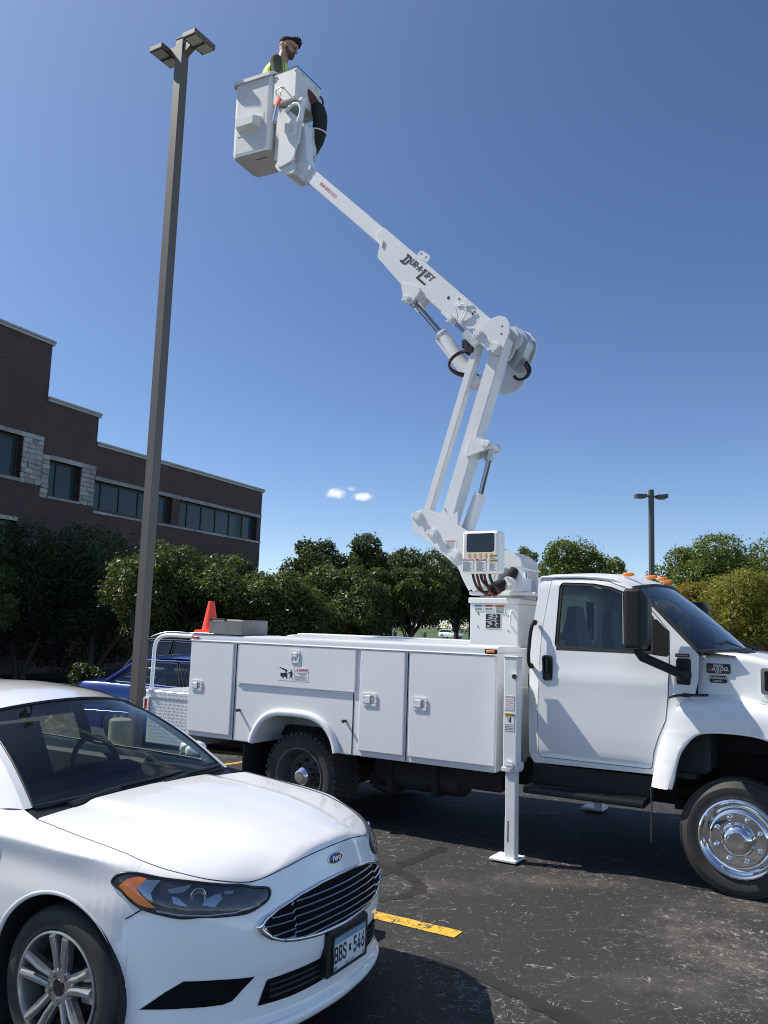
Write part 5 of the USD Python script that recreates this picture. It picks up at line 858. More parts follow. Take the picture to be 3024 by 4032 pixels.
# (inset, z) of the levels from the underside to the hood or belt edge
LV = {0: [(.12, .155), (.03, .16), (.0, .20), (.03, .25), (.03, .36), (.008, .45), (.012, .54), (.035, .65), (.065, .735), (.082, .795), (.090, .818)],
      1: [(.12, .155), (.03, .16), (.0, .20), (.03, .25), (.03, .36), (.008, .45), (.012, .54), (.033, .645), (.062, .73), (.080, .788), (.088, .81)],
      2: [(.12, .155), (.03, .16), (.0, .20), (.03, .25), (.03, .36), (.008, .45), (.012, .54), (.03, .635), (.055, .71), (.074, .765), (.083, .785)],
      3: [(.12, .155), (.03, .16), (.0, .20), (.028, .25), (.028, .36), (.010, .45), (.010, .54), (.022, .62), (.045, .69), (.066, .74), (.080, .762)],
      4: [(.11, .155), (.03, .16), (.0, .20), (.024, .25), (.024, .36), (.012, .45), (.008, .54), (.014, .62), (.030, .70), (.056, .755), (.080, .782)],
      5: [(.10, .155), (.03, .16), (.0, .20), (.020, .25), (.020, .36), (.012, .45), (.006, .54), (.006, .63), (.018, .71), (.048, .778), (.085, .808)],
      6: [(.09, .155), (.03, .16), (.004, .20), (.018, .25), (.018, .36), (.012, .45), (.004, .55), (.003, .65), (.012, .73), (.040, .802), (.088, .833)],
      7: [(.08, .155), (.03, .165), (.010, .21), (.018, .26), (.016, .36), (.010, .46), (.002, .56), (.002, .66), (.016, .765), (.024, .838), (.098, .866)],
      8: [(.08, .155), (.03, .165), (.010, .21), (.018, .26), (.016, .36), (.010, .46), (.002, .56), (.002, .66), (.014, .775), (.006, .858), (.112, .902)],
      9: [(.08, .155), (.03, .165), (.010, .21), (.022, .26), (.022, .36), (.016, .46), (.008, .56), (.008, .66), (.018, .785), (.006, .872), (.125, .938)],
      10: [(.08, .155), (.03, .165), (.010, .21), (.026, .26), (.028, .36), (.022, .46), (.012, .56), (.012, .68), (.020, .80), (.008, .888), (.115, .952)],
      11: [(.08, .155), (.03, .165), (.010, .21), (.026, .26), (.028, .36), (.022, .46), (.012, .56), (.006, .69), (.004, .82), (.014, .90), (.105, .968)],
      12: [(.08, .17), (.03, .18), (.010, .22), (.018, .27), (.018, .36), (.012, .46), (.004, .58), (.0, .72), (.004, .84), (.020, .925), (.115, .99)],
      13: [(.08, .19), (.03, .20), (.010, .23), (.012, .28), (.012, .36), (.010, .46), (.006, .60), (.008, .74), (.018, .86), (.045, .945), (.14, .995)],
      14: [(.08, .20), (.03, .22), (.010, .25), (.010, .30), (.010, .38), (.01, .46), (.012, .60), (.03, .74), (.05, .86), (.08, .95), (.14, .995)],
      17: [(.08, .20), (.03, .22), (.010, .25), (.010, .30), (.010, .38), (.01, .46), (.02, .60), (.06, .74), (.09, .86), (.10, .96), (.16, .995)]}
AX, AZ, AR = .03, .322, .372      # front wheel arch
RX = -2.70                         # rear axle
_arc = np.r_[0, np.cumsum(np.linalg.norm(np.diff(ST, axis=0), axis=1))]
_px, _py = PchipInterpolator(_arc, ST[:, 0]), PchipInterpolator(_arc, ST[:, 1])
_ks = sorted(LV); _kd = np.array([_arc[k] for k in _ks]); _lv = PchipInterpolator(_kd, np.array([LV[k] for k in _ks]), axis=0)
def column(s, n=30):
    p = np.array([_px(s), _py(s)]); e = 1e-3; t = np.array([_px(min(s + e, _arc[-1])) - _px(max(s - e, 0)), _py(min(s + e, _arc[-1])) - _py(max(s - e, 0))]); t /= np.linalg.norm(t); nin = np.array([-t[1], t[0]])
    nin = -nin if nin @ (np.array([np.clip(p[0], -3.0, .2), 0]) - p) < 0 else nin
    if s < 1e-6: nin = np.array([-1., 0])
    L = _lv(s); zb = -9.
    for ax in (AX, RX):
        if abs(p[0] - ax) < AR and p[1] > .5: zb = AZ + math.sqrt(max(AR ** 2 - (p[0] - ax) ** 2, 0))
    lev = np.arange(len(L)); fine = np.linspace(0, len(L) - 1, 200); D, Z = PchipInterpolator(lev, L[:, 0])(fine), PchipInterpolator(lev, L[:, 1])(fine)
    k0 = 0 if zb < 0 else float(np.interp(zb, Z, np.arange(200)))
    q = np.linspace(k0, 199, n); d, z = np.interp(q, np.arange(200), D), np.interp(q, np.arange(200), Z)
    return np.stack([p[0] + nin[0] * d, p[1] + nin[1] * d, z], 1)
_sx = lambda x: float(np.interp(-x, -ST[6:14, 0], _arc[6:14]))
def s_of_x(x):                      # arc position of a side column at x
    lo, hi = _arc[4], _arc[14]
    for _ in range(50):
        m = (lo + hi) / 2
        if _px(m) > x: lo = m
        else: hi = m
    return lo
def fender_columns():
    S = set(np.round(np.linspace(0, _arc[6], 46), 5)) | set(np.round(np.linspace(_arc[6], _arc[14], 90), 5)) | set(np.round(np.linspace(_arc[14], _arc[17], 16), 5))
    for ax in (AX, RX):
        S -= {s for s in S if abs(abs(_px(s) - ax) - AR) < .012 and _py(s) > .5}
        for a in np.r_[np.linspace(0, np.pi, 44)]: S.add(round(s_of_x(ax + (AR - 1e-4) * math.cos(a)), 6))
        for sg_ in (-1, 1): S.add(round(s_of_x(ax + sg_ * (AR + 1e-4)), 6)); S.add(round(s_of_x(ax + sg_ * (AR + .02)), 6))
    return np.array(sorted(S))
COLS = fender_columns(); SIDE = np.array([column(s) for s in COLS])
HOOD_END = s_of_x(-.25)
# hood: from its edge line in to the centre line
_hs = COLS[COLS <= HOOD_END]; _hs = np.r_[_hs[_hs < HOOD_END - .02], HOOD_END]
_qx = PchipInterpolator(_arc[:11], [.815, .80, .755, .68, .56, .42, .27, .10, -.16, -.36, -.80])
_zc = PchipInterpolator([-.8, -.46, -.2, 0, .15, .3, .45, .6, .72, .78, .80, .815], [.962, .953, .947, .937, .928, .917, .902, .883, .862, .846, .836, .818])
def hood_grid():
    G = []
    r = np.linspace(0, 1, 26) ** 1.15
    for s in _hs:
        K = column(s)[-1]; qx = float(_qx(s)) if s < HOOD_END - 1e-6 else -.295
        g = 1 - (1 - r) ** 2.4; X, Y = K[0] + (qx - K[0]) * r, K[1] * (1 - r); Z = K[2] + (float(_zc(qx)) - K[2]) * g
        yc = np.interp(X, [-.45, .3, .78], [.47, .40, .24]); Z = Z + .016 / (1 + np.exp((np.abs(Y) - yc) / .011)) * np.clip((.80 - X) / .25, 0, 1) * np.clip(r * 6, 0, 1) - .004 * np.exp(-r * 60)
        G.append(np.stack([X, Y, Z], 1))
    return np.array(G)
HOOD = hood_grid()
def flip(m): v = np.asarray(m.vertices).copy(); v[:, 1] *= -1; return T(v, np.asarray(m.faces)[:, ::-1])
def both(m): return cat_([m, flip(m)])
def cast(mesh, o, d):
    """First hits of the rays (o, d) on a mesh: points, or nan."""
    tri = np.asarray(mesh.vertices)[np.asarray(mesh.faces)]; d = np.asarray(d, float); d = d / np.linalg.norm(d); x, y, _ = basis(d)
    P2 = np.stack([tri @ x, tri @ y], -1); O2 = np.stack([o @ x, o @ y], -1); depth = tri @ d; out = np.full((len(o), 3), np.nan)
    lo, hi = P2.min(1), P2.max(1); A, B, C = P2[:, 0], P2[:, 1], P2[:, 2]; den = (B[:, 0] - A[:, 0]) * (C[:, 1] - A[:, 1]) - (C[:, 0] - A[:, 0]) * (B[:, 1] - A[:, 1])
    for i, p in enumerate(O2):
        k = np.nonzero((lo[:, 0] <= p[0]) & (hi[:, 0] >= p[0]) & (lo[:, 1] <= p[1]) & (hi[:, 1] >= p[1]) & (np.abs(den) > 1e-12))[0]
        if not len(k): continue
        u = ((p[0] - A[k, 0]) * (C[k, 1] - A[k, 1]) - (C[k, 0] - A[k, 0]) * (p[1] - A[k, 1])) / den[k]; v = ((B[k, 0] - A[k, 0]) * (p[1] - A[k, 1]) - (p[0] - A[k, 0]) * (B[k, 1] - A[k, 1])) / den[k]
        ok = (u >= -1e-6) & (v >= -1e-6) & (u + v <= 1 + 1e-6)
        if ok.any():
            t = depth[k, 0] + u * (depth[k, 1] - depth[k, 0]) + v * (depth[k, 2] - depth[k, 0]); t = t[ok].min(); out[i] = o[i] + d * (t - o[i] @ d)
    return out
BODY_R = cat_([grid(SIDE * [1, -1, 1]), grid(HOOD * [1, -1, 1])])
BODY = cat_([BODY_R, grid(SIDE), grid(HOOD)])
def onto(path, d, off, body=None):
    """Points (3-D, near the body) moved along d onto the body and lifted off it by off."""
    d = np.asarray(d, float) / np.linalg.norm(d); P = cast(body or BODY, np.asarray(path, float) - d * 3, d)
    bad = np.isnan(P[:, 0])
    if bad.any() and not bad.all():
        i = np.arange(len(P)); P = np.stack([np.interp(i, i[~bad], P[~bad, k]) for k in range(3)], 1)
    return P - d * off
def patch(pts, d, off, h=.02, body=None, bulge=0.):
    """A skin over the body inside a closed outline of points, seen along d."""
    d = np.asarray(d, float) / np.linalg.norm(d); x, y, _ = basis(d); p2 = np.stack([np.asarray(pts) @ x, np.asarray(pts) @ y], 1); pg = sg.Polygon(p2).buffer(0)
    b = np.asarray(pg.exterior.segmentize(h * .6).coords)[:-1]; x0, y0, x1, y1 = pg.bounds; gx, gy = np.meshgrid(np.arange(x0, x1, h), np.arange(y0, y1, h)); g = np.c_[gx.ravel(), gy.ravel()]; ins = pg.buffer(-h * .4)
    g = np.array([q for q in g if ins.contains(sg.Point(q))]).reshape(-1, 2); Q = np.vstack([b, g]); F = Delaunay(Q).simplices; c = Q[F].mean(1); keep = np.array([pg.contains(sg.Point(q)) for q in c]); F = F[keep]
    a = Q[F]; cr = (a[:, 1, 0] - a[:, 0, 0]) * (a[:, 2, 1] - a[:, 0, 1]) - (a[:, 1, 1] - a[:, 0, 1]) * (a[:, 2, 0] - a[:, 0, 0]); F[cr > 0] = F[cr > 0][:, ::-1]
    P = onto(np.outer(Q[:, 0], x) + np.outer(Q[:, 1], y), d, off, body)
    if bulge: P = P - d * (bulge * np.clip(np.array([pg.exterior.distance(sg.Point(q)) for q in Q]) / .04, 0, 1) ** .5)[:, None]
    return T(P, F)
def seam(path, d, w=.006, off=.0012): return tube(onto(smooth_path(path, 60) if len(path) > 2 else np.linspace(*map(np.asarray, path), 60), d, off - w * .35), w * .5, 6)

FRONT, CORNER = (-1, 0, 0), (-.62, .78, 0)
def sedan():
    S = thing('white_sedan', 'white sedan with a slatted grille parked nearest the camera', 'car', (-.91, 4.456, 0), -28.0)
    P = lambda name, mesh, m, parent=None, smooth=45, label=None, kind=None: obj(name, mesh, m, parent if parent is not None else S, smooth, label=label, kind=kind)
    P('body', [grid(SIDE[:, ::-1]), grid(SIDE * [1, -1, 1])], 'sedan_white', smooth=60)
    P('hood', [grid(HOOD[:, ::-1] + [0, 0, .001]), grid(HOOD * [1, -1, 1] + [0, 0, .001])], 'sedan_white', smooth=60)
    edge = np.array([column(s)[-1] for s in _hs]); P('hood_gap', [tube(edge * [1, q, 1] + [0, 0, -.001], .0026, 6) for q in (1, -1)], 'seam_shadow', smooth=60)
    # ---- greenhouse
    t = np.linspace(-1, 1, 31)
    base = np.stack([-.375 + .04 * (1 - t ** 2), .735 * t, .950 + .012 * (1 - t ** 2)], 1); top = np.stack([-1.035 + .10 * (1 - t ** 2), .565 * t, 1.300 + .060 * (1 - t ** 2)], 1)
    W = np.array([base + (top - base) * q + np.array([.02, 0, .028]) * math.sin(math.pi * q) for q in np.linspace(0, 1, 16)])
    ws = P('windshield', grid(W[:, 1:-1][:, ::-1]), 'ford_glass', smooth=60)
    for q in (W[:, :2], W[:, -2:]): P('pillar_face', grid(q[:, ::-1]), 'sedan_white', smooth=60)
    obj('black_border', [tube(W[0, 1:-1] + [.0, 0, -.004], .014, 8), tube(W[-1, 1:-1] + [.004, 0, .0], .008, 8)] + [tube(W[:, k], .007, 8) for k in (1, -2)], 'sedan_black', ws, 60)
    # frit band at the foot of the glass
    obj('frit', grid(np.array([base + (top - base) * q + np.array([.02, 0, .028]) * math.sin(math.pi * q) + np.array([-.004, 0, -.004]) for q in (0, .04, .08)])[:, ::-1]), 'sedan_black', ws, 60)
    cw0 = np.stack([-.245 - .045 * (1 - t ** 2) * 1.0, .768 * t, .924 + .020 * (1 - t ** 2)], 1) ; cw1 = base + [.0, 0, -.006]
    P('cowl', grid(np.array([cw0 + [0, 0, -.010], (cw0 + cw1) / 2 + [0, 0, -.014], cw1])[:, ::-1]), 'sedan_black', smooth=60)
    for pth in ([(-.30, -.55, .953), (-.325, -.25, .975), (-.335, .05, .980), (-.37, .35, .980)], [(-.30, .05, .957), (-.32, .3, .975), (-.35, .55, .973), (-.38, .66, .973)]): P('wiper', [tube(smooth_path(pth, 20), .008, 6), tube(smooth_path(np.array(pth) + [.02, 0, -.004], 20)[:8], .012, 6)], 'sedan_black', smooth=60)
    rx = np.r_[np.linspace(0, 1, 22)]; ROOF = []
    for q in rx:
        x = -1.035 - q * 1.725; zr = np.interp(x, [-2.76, -2.4, -2.0, -1.6, -1.3, -1.06], [1.275, 1.335, 1.372, 1.378, 1.352, 1.300]); yr = np.interp(x, [-2.76, -2.0, -1.5, -1.06], [.535, .575, .58, .565]); bow = .10 * (1 - t ** 2) * (1 - q) + .06 * (1 - t ** 2) * q * -1
        ROOF.append(np.stack([x + bow, yr * t, zr - .015 * math.sin(math.pi * q) + (.058 if q < 1 else .055) * (1 - np.abs(t) ** 2.3)], 1))
    ROOF = np.array(ROOF); rf = P('roof', grid(ROOF[:, ::-1]), 'sedan_white', smooth=60)
    rb = np.stack([-3.32 - .07 * (1 - t ** 2), .62 * t, 1.0 + .02 * (1 - t ** 2)], 1); P('rear_window', grid(np.array([ROOF[-1] + (rb - ROOF[-1]) * q + np.array([0, 0, .03]) * math.sin(math.pi * q) for q in np.linspace(0, 1, 8)])[:, ::-1]), 'ford_glass', smooth=60)
    tk = [SIDE[k][-1] for k in range(len(COLS)) if COLS[k] >= s_of_x(-3.2)]; tk = np.array(tk); P('trunk_lid', [grid(np.array([tk * [1, q, 1] + (np.stack([np.minimum(tk[:, 0] + .1, -3.3), 0 * tk[:, 0], tk[:, 2] + .03], 1) - tk * [1, q, 1]) * w for w in np.linspace(0, 1, 6)])) for q in (1, -1)], 'sedan_white', smooth=60)
    rail = lambda x: np.array([x, np.interp(x, [-3.3, -2.76, -2.0, -1.5, -1.06], [.62, .535, .575, .58, .565]), np.interp(x, [-3.3, -2.76, -2.4, -2.0, -1.6, -1.3, -1.06], [1.0, 1.275, 1.335, 1.372, 1.378, 1.352, 1.300])])
    def belt(x): c = column(s_of_x(x))[-1]; return c + [0, -.0, .0]
    def sidepatch(xs0, xs1, n=14, m=10, lo=.0, hi=1.):          # ruled between belt (xs0) and rail (xs1), bulged
        G = []
        for a in np.linspace(0, 1, n):
            b, r = belt(xs0[0] + (xs0[1] - xs0[0]) * a), rail(xs1[0] + (xs1[1] - xs1[0]) * a)
            G.append([b + (r - b) * q + np.array([0, .022, 0]) * math.sin(math.pi * q) for q in np.linspace(lo, hi, m)])
        return np.array(G)
    two = lambda G: [grid(G), flip(grid(G))]
    PIL = grid(np.array([[W[i, -1] + (sp - W[i, -1]) * q + np.array([.006, .008, .006]) * math.sin(math.pi * q) for q in np.linspace(0, 1, 6)] for i, sp in enumerate([belt(-.50) + (rail(-1.13) - belt(-.50)) * (i / 15) + np.array([0, .012, 0]) * math.sin(math.pi * i / 15) for i in range(16)])]))
    for m in (PIL, flip(PIL)): P('front_pillar', m, 'sedan_white', smooth=60)
    P('fender_corner', two(np.array([[column(s_of_x(x))[-1] + (W[0, -1] - column(s_of_x(x))[-1]) * q for q in np.linspace(0, 1, 4)] for x in np.linspace(-.25, -.50, 6)])), 'sedan_white', smooth=60)
    for q in (1, -1):
        f = (lambda m: m) if q > 0 else flip
        for a0, a1, nm in (((-.56, -1.56), (-1.16, -1.56), 'front'), ((-1.66, -2.62), (-1.66, -2.50), 'rear')):
            w = P('side_window', f(grid(sidepatch(a0, a1, lo=.06, hi=.93))), 'ford_glass', smooth=60)
            G = sidepatch(a0, a1, lo=.0, hi=1.); obj('frame', [f(grid(sidepatch(a0, a1, lo=.93, hi=1.0, m=3))), f(tube(sidepatch(a0, a1, lo=.055, hi=.06, m=2)[:, 0], .008, 6))], 'sedan_black', w, 60); obj('chrome_strip', f(tube(sidepatch(a0, a1, lo=.03, hi=.04, m=2)[:, 0] + [0, .006, 0], .009, 6)), 'chrome', w, 60)
        P('centre_pillar', f(grid(sidepatch((-1.55, -1.67), (-1.55, -1.67), n=4))), 'sedan_black', smooth=60); P('rear_pillar', f(grid(sidepatch((-2.62, -3.3), (-2.50, -3.28), n=8))), 'sedan_white', smooth=60); P('sill_panel', f(grid(sidepatch((-.52, -2.7), (-1.1, -2.6), lo=-.005, hi=.035, n=20, m=3))), 'sedan_white', smooth=60)
        mir_ = P('door_mirror', f(hull(np.vstack([sphere(c, r, 2, (.75, 1, .8)).vertices for c, r in (((-.80, .91, .985), .055), ((-.83, .985, .995), .055), ((-.80, .97, .99), .06))]))), 'sedan_white', smooth=60); obj('stalk', f(hull([(-.72, .80, .955), (-.80, .80, .955), (-.74, .92, .97), (-.82, .92, .97), (-.74, .92, .95), (-.80, .80, .94)])), 'sedan_black', mir_, 30); obj('mirror_glass', f(box(-.885, -.88, .885, 1.02, .955, 1.03)), 'chrome', mir_, False)
        # door seams, arch lip, liner, wheels
        P('arch_lip', f(tube([column(s_of_x(AX + (AR - 2e-4) * math.cos(a)))[0] + [0, -.010, 0] for a in np.linspace(.02, np.pi - .02, 40)], .012, 8)), 'sedan_white', smooth=60)
        for ax in (AX, RX): P('wheel_liner', f(grid(np.array([[(ax + (AR + .004) * math.cos(a), y, AZ + (AR + .004) * math.sin(a)) for y in (.872, .60)] for a in np.linspace(-.6, np.pi + .6, 40)]))), 'undercarriage', smooth=60)
        for ax in (AX + .012, RX):
            c = np.array([ax, .862, .318]); M0 = lambda ms: [f(m) for m in ms]
            ty = P('wheel', M0([lathe([(.222, .02), (.228, .006), (.245, .0), (.275, .002), (.298, .012), (.311, .03), (.316, .05), (.318, .08), (.318, .15), (.311, .19), (.29, .21), (.225, .20)], c, (0, -1, 0), 64)]), 'tyre_rubber', smooth=40)
            obj('rim', M0([lathe([(.224, .012), (.222, .002), (.214, .0), (.208, .006), (.204, .03), (.198, .10), (.195, .15)], c, (0, -1, 0), 64)]), 'alloy', ty, 40)
            sp = []
            for k in range(5):
                for s in (-1, 1):
                    a = math.pi / 2 + k * 2 * math.pi / 5; e = np.array([math.cos(a), math.sin(a)]); nn = np.array([-e[1], e[0]])
                    p2 = lambda r, o: c[[0, 2]] + e * r + nn * o * s
                    q2 = [p2(.04, .002), p2(.10, .006), p2(.17, .014), p2(.212, .020), p2(.208, .058), p2(.16, .044), p2(.10, .036), p2(.045, .034)]
                    pv = []
                    for i, (u, z) in enumerate(q2):
                        rr = math.hypot(u - c[0], z - c[2]); dep = np.interp(rr, [.04, .12, .21], [.030, .018, .004]); pv += [(u, c[1] - dep, z), (u, c[1] - dep - .03, z)]
                    mid = p2(.12, .021); h = hull(pv); sp.append(h)
                    rd = [p2(.06, .018), p2(.12, .021), p2(.20, .038)]; sp.append(tube([(q[0], c[1] - np.interp(i, [0, 1, 2], [.026, .014, .003]), q[1]) for i, q in enumerate(rd)], [.010, .011, .014], 8))
            obj('spokes', M0(sp), 'alloy', ty, 35)
            obj('hub', M0([lathe([(.075, -.05), (.075, .018), (.068, .026), (.034, .028), (.034, .022)], c - [0, .05, 0], (0, 1, 0), 32)]), 'alloy', ty, 40); obj('centre_cap', M0([lathe([(.033, .0), (.030, .006), (0, .008)], c - [0, .024, 0], (0, 1, 0), 28)]), 'sedan_black', ty, 40)
            for k in range(5):
                a = math.pi / 2 + (k + .5) * 2 * math.pi / 5; u, z = c[0] + .054 * math.cos(a), c[2] + .054 * math.sin(a); obj('wheel_nut', M0([cyl((u, c[1] - .028, z), (u, c[1] - .008, z), .0115, 10), cyl((u, c[1] - .026, z), (u, c[1] - .0235, z), .019, 14)]), 'chrome_dull', ty, 40)
            obj('brake_disc', M0([cyl(c - [0, .10, 0], c - [0, .085, 0], .14, 40), cyl(c - [0, .2, 0], c - [0, .10, 0], .20, 32)]), 'undercarriage', ty, 40); obj('caliper', M0([box(ax + .08, ax + .15, c[1] - .10, c[1] - .06, .26, .40, .01)]), 'chrome_dull', ty, 30)
    P('underbody', [box(-3.5, .70, -.80, .80, .16, .19), box(-3.3, -.2, -.72, .72, .19, .36), box(.30, .62, -.50, .50, .19, .50), box(-.4, .62, -.46, .46, .36, .72)], 'undercarriage', smooth=False)
    # ---- cabin
    P('dashboard', [hull([(-.50, -.70, .90), (-.50, .70, .90), (-.95, -.70, .925), (-.95, .70, .925), (-1.02, -.68, .86), (-1.02, .68, .86), (-1.0, -.66, .6), (-1.0, .66, .6), (-.5, -.7, .6), (-.5, .7, .6)]), hull(np.vstack([sphere((-.92, .36, .93), .06, 1, (1.4, 3.2, .9)).vertices]))], 'interior_black', smooth=40)
    P('steering_wheel', [tube([(-1.08 - .06 * math.sin(a), .37 + .175 * math.cos(a), .93 + .165 * math.sin(a)) for a in np.linspace(0, 6.28, 32, endpoint=False)], .016, 8, True), hull([(-1.06, .30, .96), (-1.06, .44, .96), (-1.04, .30, .90), (-1.04, .44, .90), (-1.09, .33, .94), (-1.09, .41, .92)]), box(-1.07, -1.05, .21, .53, .925, .955, .008)], 'interior_black', smooth=50)
    P('sun_mirror', box(-1.07, -1.04, -.11, .11, 1.27, 1.325, .012), 'interior_black', smooth=30, label='rear-view mirror')
    for y in (-.38, .38):
        P('front_seat', [box(-1.80, -1.32, y - .25, y + .25, .42, .60, .05), hull([(-1.72, y - .25, .55), (-1.72, y + .25, .55), (-1.60, y - .25, .55), (-1.60, y + .25, .55), (-1.95, y - .20, 1.10), (-1.95, y + .20, 1.10), (-1.84, y - .19, 1.12), (-1.84, y + .19, 1.12)]), box(-1.97, -1.87, y - .13, y + .13, 1.13, 1.29, .04)], 'interior_black', smooth=40)
    P('rear_seat', [box(-2.75, -2.25, -.62, .62, .45, .62, .05), hull([(-2.8, -.62, .6), (-2.8, .62, .6), (-2.68, -.62, .6), (-2.68, .62, .6), (-3.0, -.55, 1.0), (-3.0, .55, 1.0), (-2.9, -.55, 1.02), (-2.9, .55, 1.02)])], 'interior_black', smooth=40)
    P('rear_shelf', box(-3.4, -2.95, -.6, .6, .93, .96), 'interior_black', smooth=False)
    for y in (-1, 1): P('door_trim', [box(-2.7, -1.0, y * .70, y * .76, .40, .935, .02)], 'interior_grey', smooth=30)
    P('headliner', grid((ROOF - [0, 0, .035])), 'interior_grey', smooth=60)
    # ---- nose: grille, lamps, intakes, badge, plate
    nose(S, P)
    return S
def nose(S, P):
    half = [(0, .703), (.15, .699), (.29, .684), (.42, .655), (.49, .628), (.524, .600), (.508, .575), (.47, .545), (.42, .525), (.335, .509), (.20, .495), (0, .491)]
    out = [(y, z) for y, z in half] + [(-y, z) for y, z in half[::-1][1:-1]]
    pg = sg.Polygon(out)
    gr = P('grille', patch([(0, y, z) for y, z in pg.buffer(-.004).exterior.coords[:-1]], FRONT, .003), 'grille_dark', smooth=60)
    frame = [(y, z) for y, z in pg.buffer(-.006).exterior.segmentize(.02).coords[:-1]]
    fp = onto([(0, y, z) for y, z in frame], FRONT, .004); obj('chrome_frame', [tube(fp, [.0075 + .010 * np.clip((abs(y) - .44) / .08, 0, 1) + .003 * (z < .53) for y, z in frame], 8, True)], 'chrome', gr, 60)
    for s in (1, -1): obj('chrome_corner', patch([(0, s * y, z) for y, z in ((.522, .600), (.508, .577), (.478, .551), (.468, .562), (.490, .590), (.505, .612))][::s], FRONT, .010, .008), 'chrome', gr, 60)
    inner = pg.buffer(-.016)
    for k, z in enumerate(np.arange(.522, .690, .0275)):
        for y0, y1, dz in ((-.34, .34, 0.), (-.52, -.35, -.010), (.35, .52, -.010)):
            ln = inner.intersection(sg.LineString([(y0, z + dz), (y1, z + dz)]))
            if ln.is_empty or ln.length < .03: continue
            (a, _), (b, _) = ln.coords[0], ln.coords[-1]; yy = np.linspace(a, b, max(8, int(abs(b - a) / .025)))
            pth = onto([(0, y, z + dz - .012 * (abs(y) / .5) ** 2 * (k < 3)) for y in yy], FRONT, .010); obj('slat', [tube(pth, .0052, 6, flat=(.8, (0, 0, 1)))], 'slat_metal' if dz == 0 else 'chrome_dull', gr, 60)
    for s in (1, -1):
        for k, z in enumerate(np.arange(.522, .670, .0275)):
            pth = onto([(0, s * .342, z), (0, s * .350, z - .006), (0, s * .356, z - .010)], FRONT, .010); obj('slat_end', tube(pth, .0045, 6), 'slat_metal', gr, 60)
    HL = [(.308, .857, .778), (.315, .852, .793), (.36, .829, .815), (.399, .81, .814), (.483, .769, .80), (.559, .718, .789), (.688, .585, .762), (.715, .543, .755), (.755, .48, .738), (.782, .434, .719), (.785, .444, .698), (.778, .483, .677), (.761, .544, .660), (.728, .601, .659), (.675, .672, .663), (.635, .714, .666), (.602, .746, .664), (.558, .777, .670), (.493, .811, .684), (.441, .83, .698), (.384, .845, .730), (.339, .853, .759)]
    AMB = [(.340, .852, .765), (.368, .835, .795), (.402, .813, .806), (.438, .798, .80), (.413, .828, .763), (.439, .823, .74), (.469, .815, .72), (.501, .804, .70), (.467, .82, .70), (.431, .832, .708), (.375, .846, .74)]
    REF = [[(.412, .827, .765), (.435, .803, .795), (.485, .771, .795), (.480, .789, .778), (.470, .806, .752), (.485, .807, .723), (.461, .816, .730), (.436, .822, .750)], [(.520, .771, .764), (.586, .702, .778), (.583, .721, .762), (.572, .738, .752), (.534, .768, .751)], [(.542, .766, .743), (.563, .754, .737), (.603, .734, .705), (.579, .752, .708), (.554, .768, .716)], [(.643, .682, .727), (.675, .627, .742), (.686, .629, .721), (.675, .661, .695), (.641, .696, .707)], [(.680, .615, .746), (.705, .576, .743), (.705, .586, .734), (.688, .614, .735)]]
    C = (-.62, -.78, 0)              # seen along this from the left front corner; the right lamp is its mirror image
    shr = lambda pts, k: [tuple(np.array(p) + (np.mean(pts, 0) - p) * k) for p in pts]
    for s in (1, -1):
        f = (lambda m: m) if s > 0 else flip
        h = P('headlight', f(patch(HL, C, .0025, .016)), 'lamp_dark', smooth=60)
        rimp = onto(smooth_path(HL, 90, True), C, .003); obj('black_rim', f(tube(rimp,   .0065, 6, True)), 'sedan_black', h, 60)
        obj('turn_signal', f(patch(AMB, C, .0065, .010)), 'orange_lens', h, 60)
        for r in REF: obj('reflector', f(patch(r, C, .0062, .010)), 'reflector', h, 30)
        c = onto([(.622, .702, .738)], C, .0)[0]; dd = np.array([.75, .66, .05]); dd /= np.linalg.norm(dd)
        obj('projector_ring', f(lathe([(.030, .0), (.032, .008), (.028, .010), (.024, .004), (.016, .000), (0, -.002)], c, dd, 24)), 'chrome_dull', h, 50)
        obj('light_strip', f(tube(onto([(.50, .80, .690), (.58, .765, .676), (.66, .69, .668), (.73, .60, .667), (.765, .53, .677)], C, .008), .0045, 6)), 'reflector', h, 60)
        obj('lens', f(patch(shr(HL, .02), C, .012, .016, bulge=.006)), 'lens_clear', h, 60)
        FOG = [(.455, .812, .317), (.546, .772, .387), (.606, .739, .428), (.70, .64, .424), (.788, .52, .412), (.735, .59, .334), (.715, .62, .325), (.60, .73, .326), (.484, .801, .320)]
        fg = P('fog_lamp_recess', f(patch(FOG, C, .003, .02)), 'grille_dark', smooth=60)
        P('bumper_seam', f(tube(onto(smooth_path([(.452, .825, .693), (.432, .834, .678), (.405, .844, .660), (.388, .850, .650)], 16), C, -.0008), .0032, 6)), 'seam_shadow', smooth=60)
    ik = [(.46, .385), (.30, .386), (.0, .386), (-.30, .386), (-.46, .385), (-.495, .292), (-.34, .286), (0, .290), (.34, .286), (.495, .292)]
    it = P('lower_intake', patch([(0, y, z) for y, z in ik], FRONT, .003), 'grille_dark', smooth=60)
    for z in (.315, .338, .361): obj('bar', tube(onto([(0, y, z) for y in np.linspace(-.45, .45, 24)], FRONT, .006), .005, 6), 'sedan_black', it, 60)
    # badge and plate
    n = np.array([.97, 0, .24]); n /= np.linalg.norm(n); up = np.array([-n[2], 0, n[0]]); side = np.array([0, 1., 0]); c = onto([(0, 0, .764)], FRONT, .0)[0]
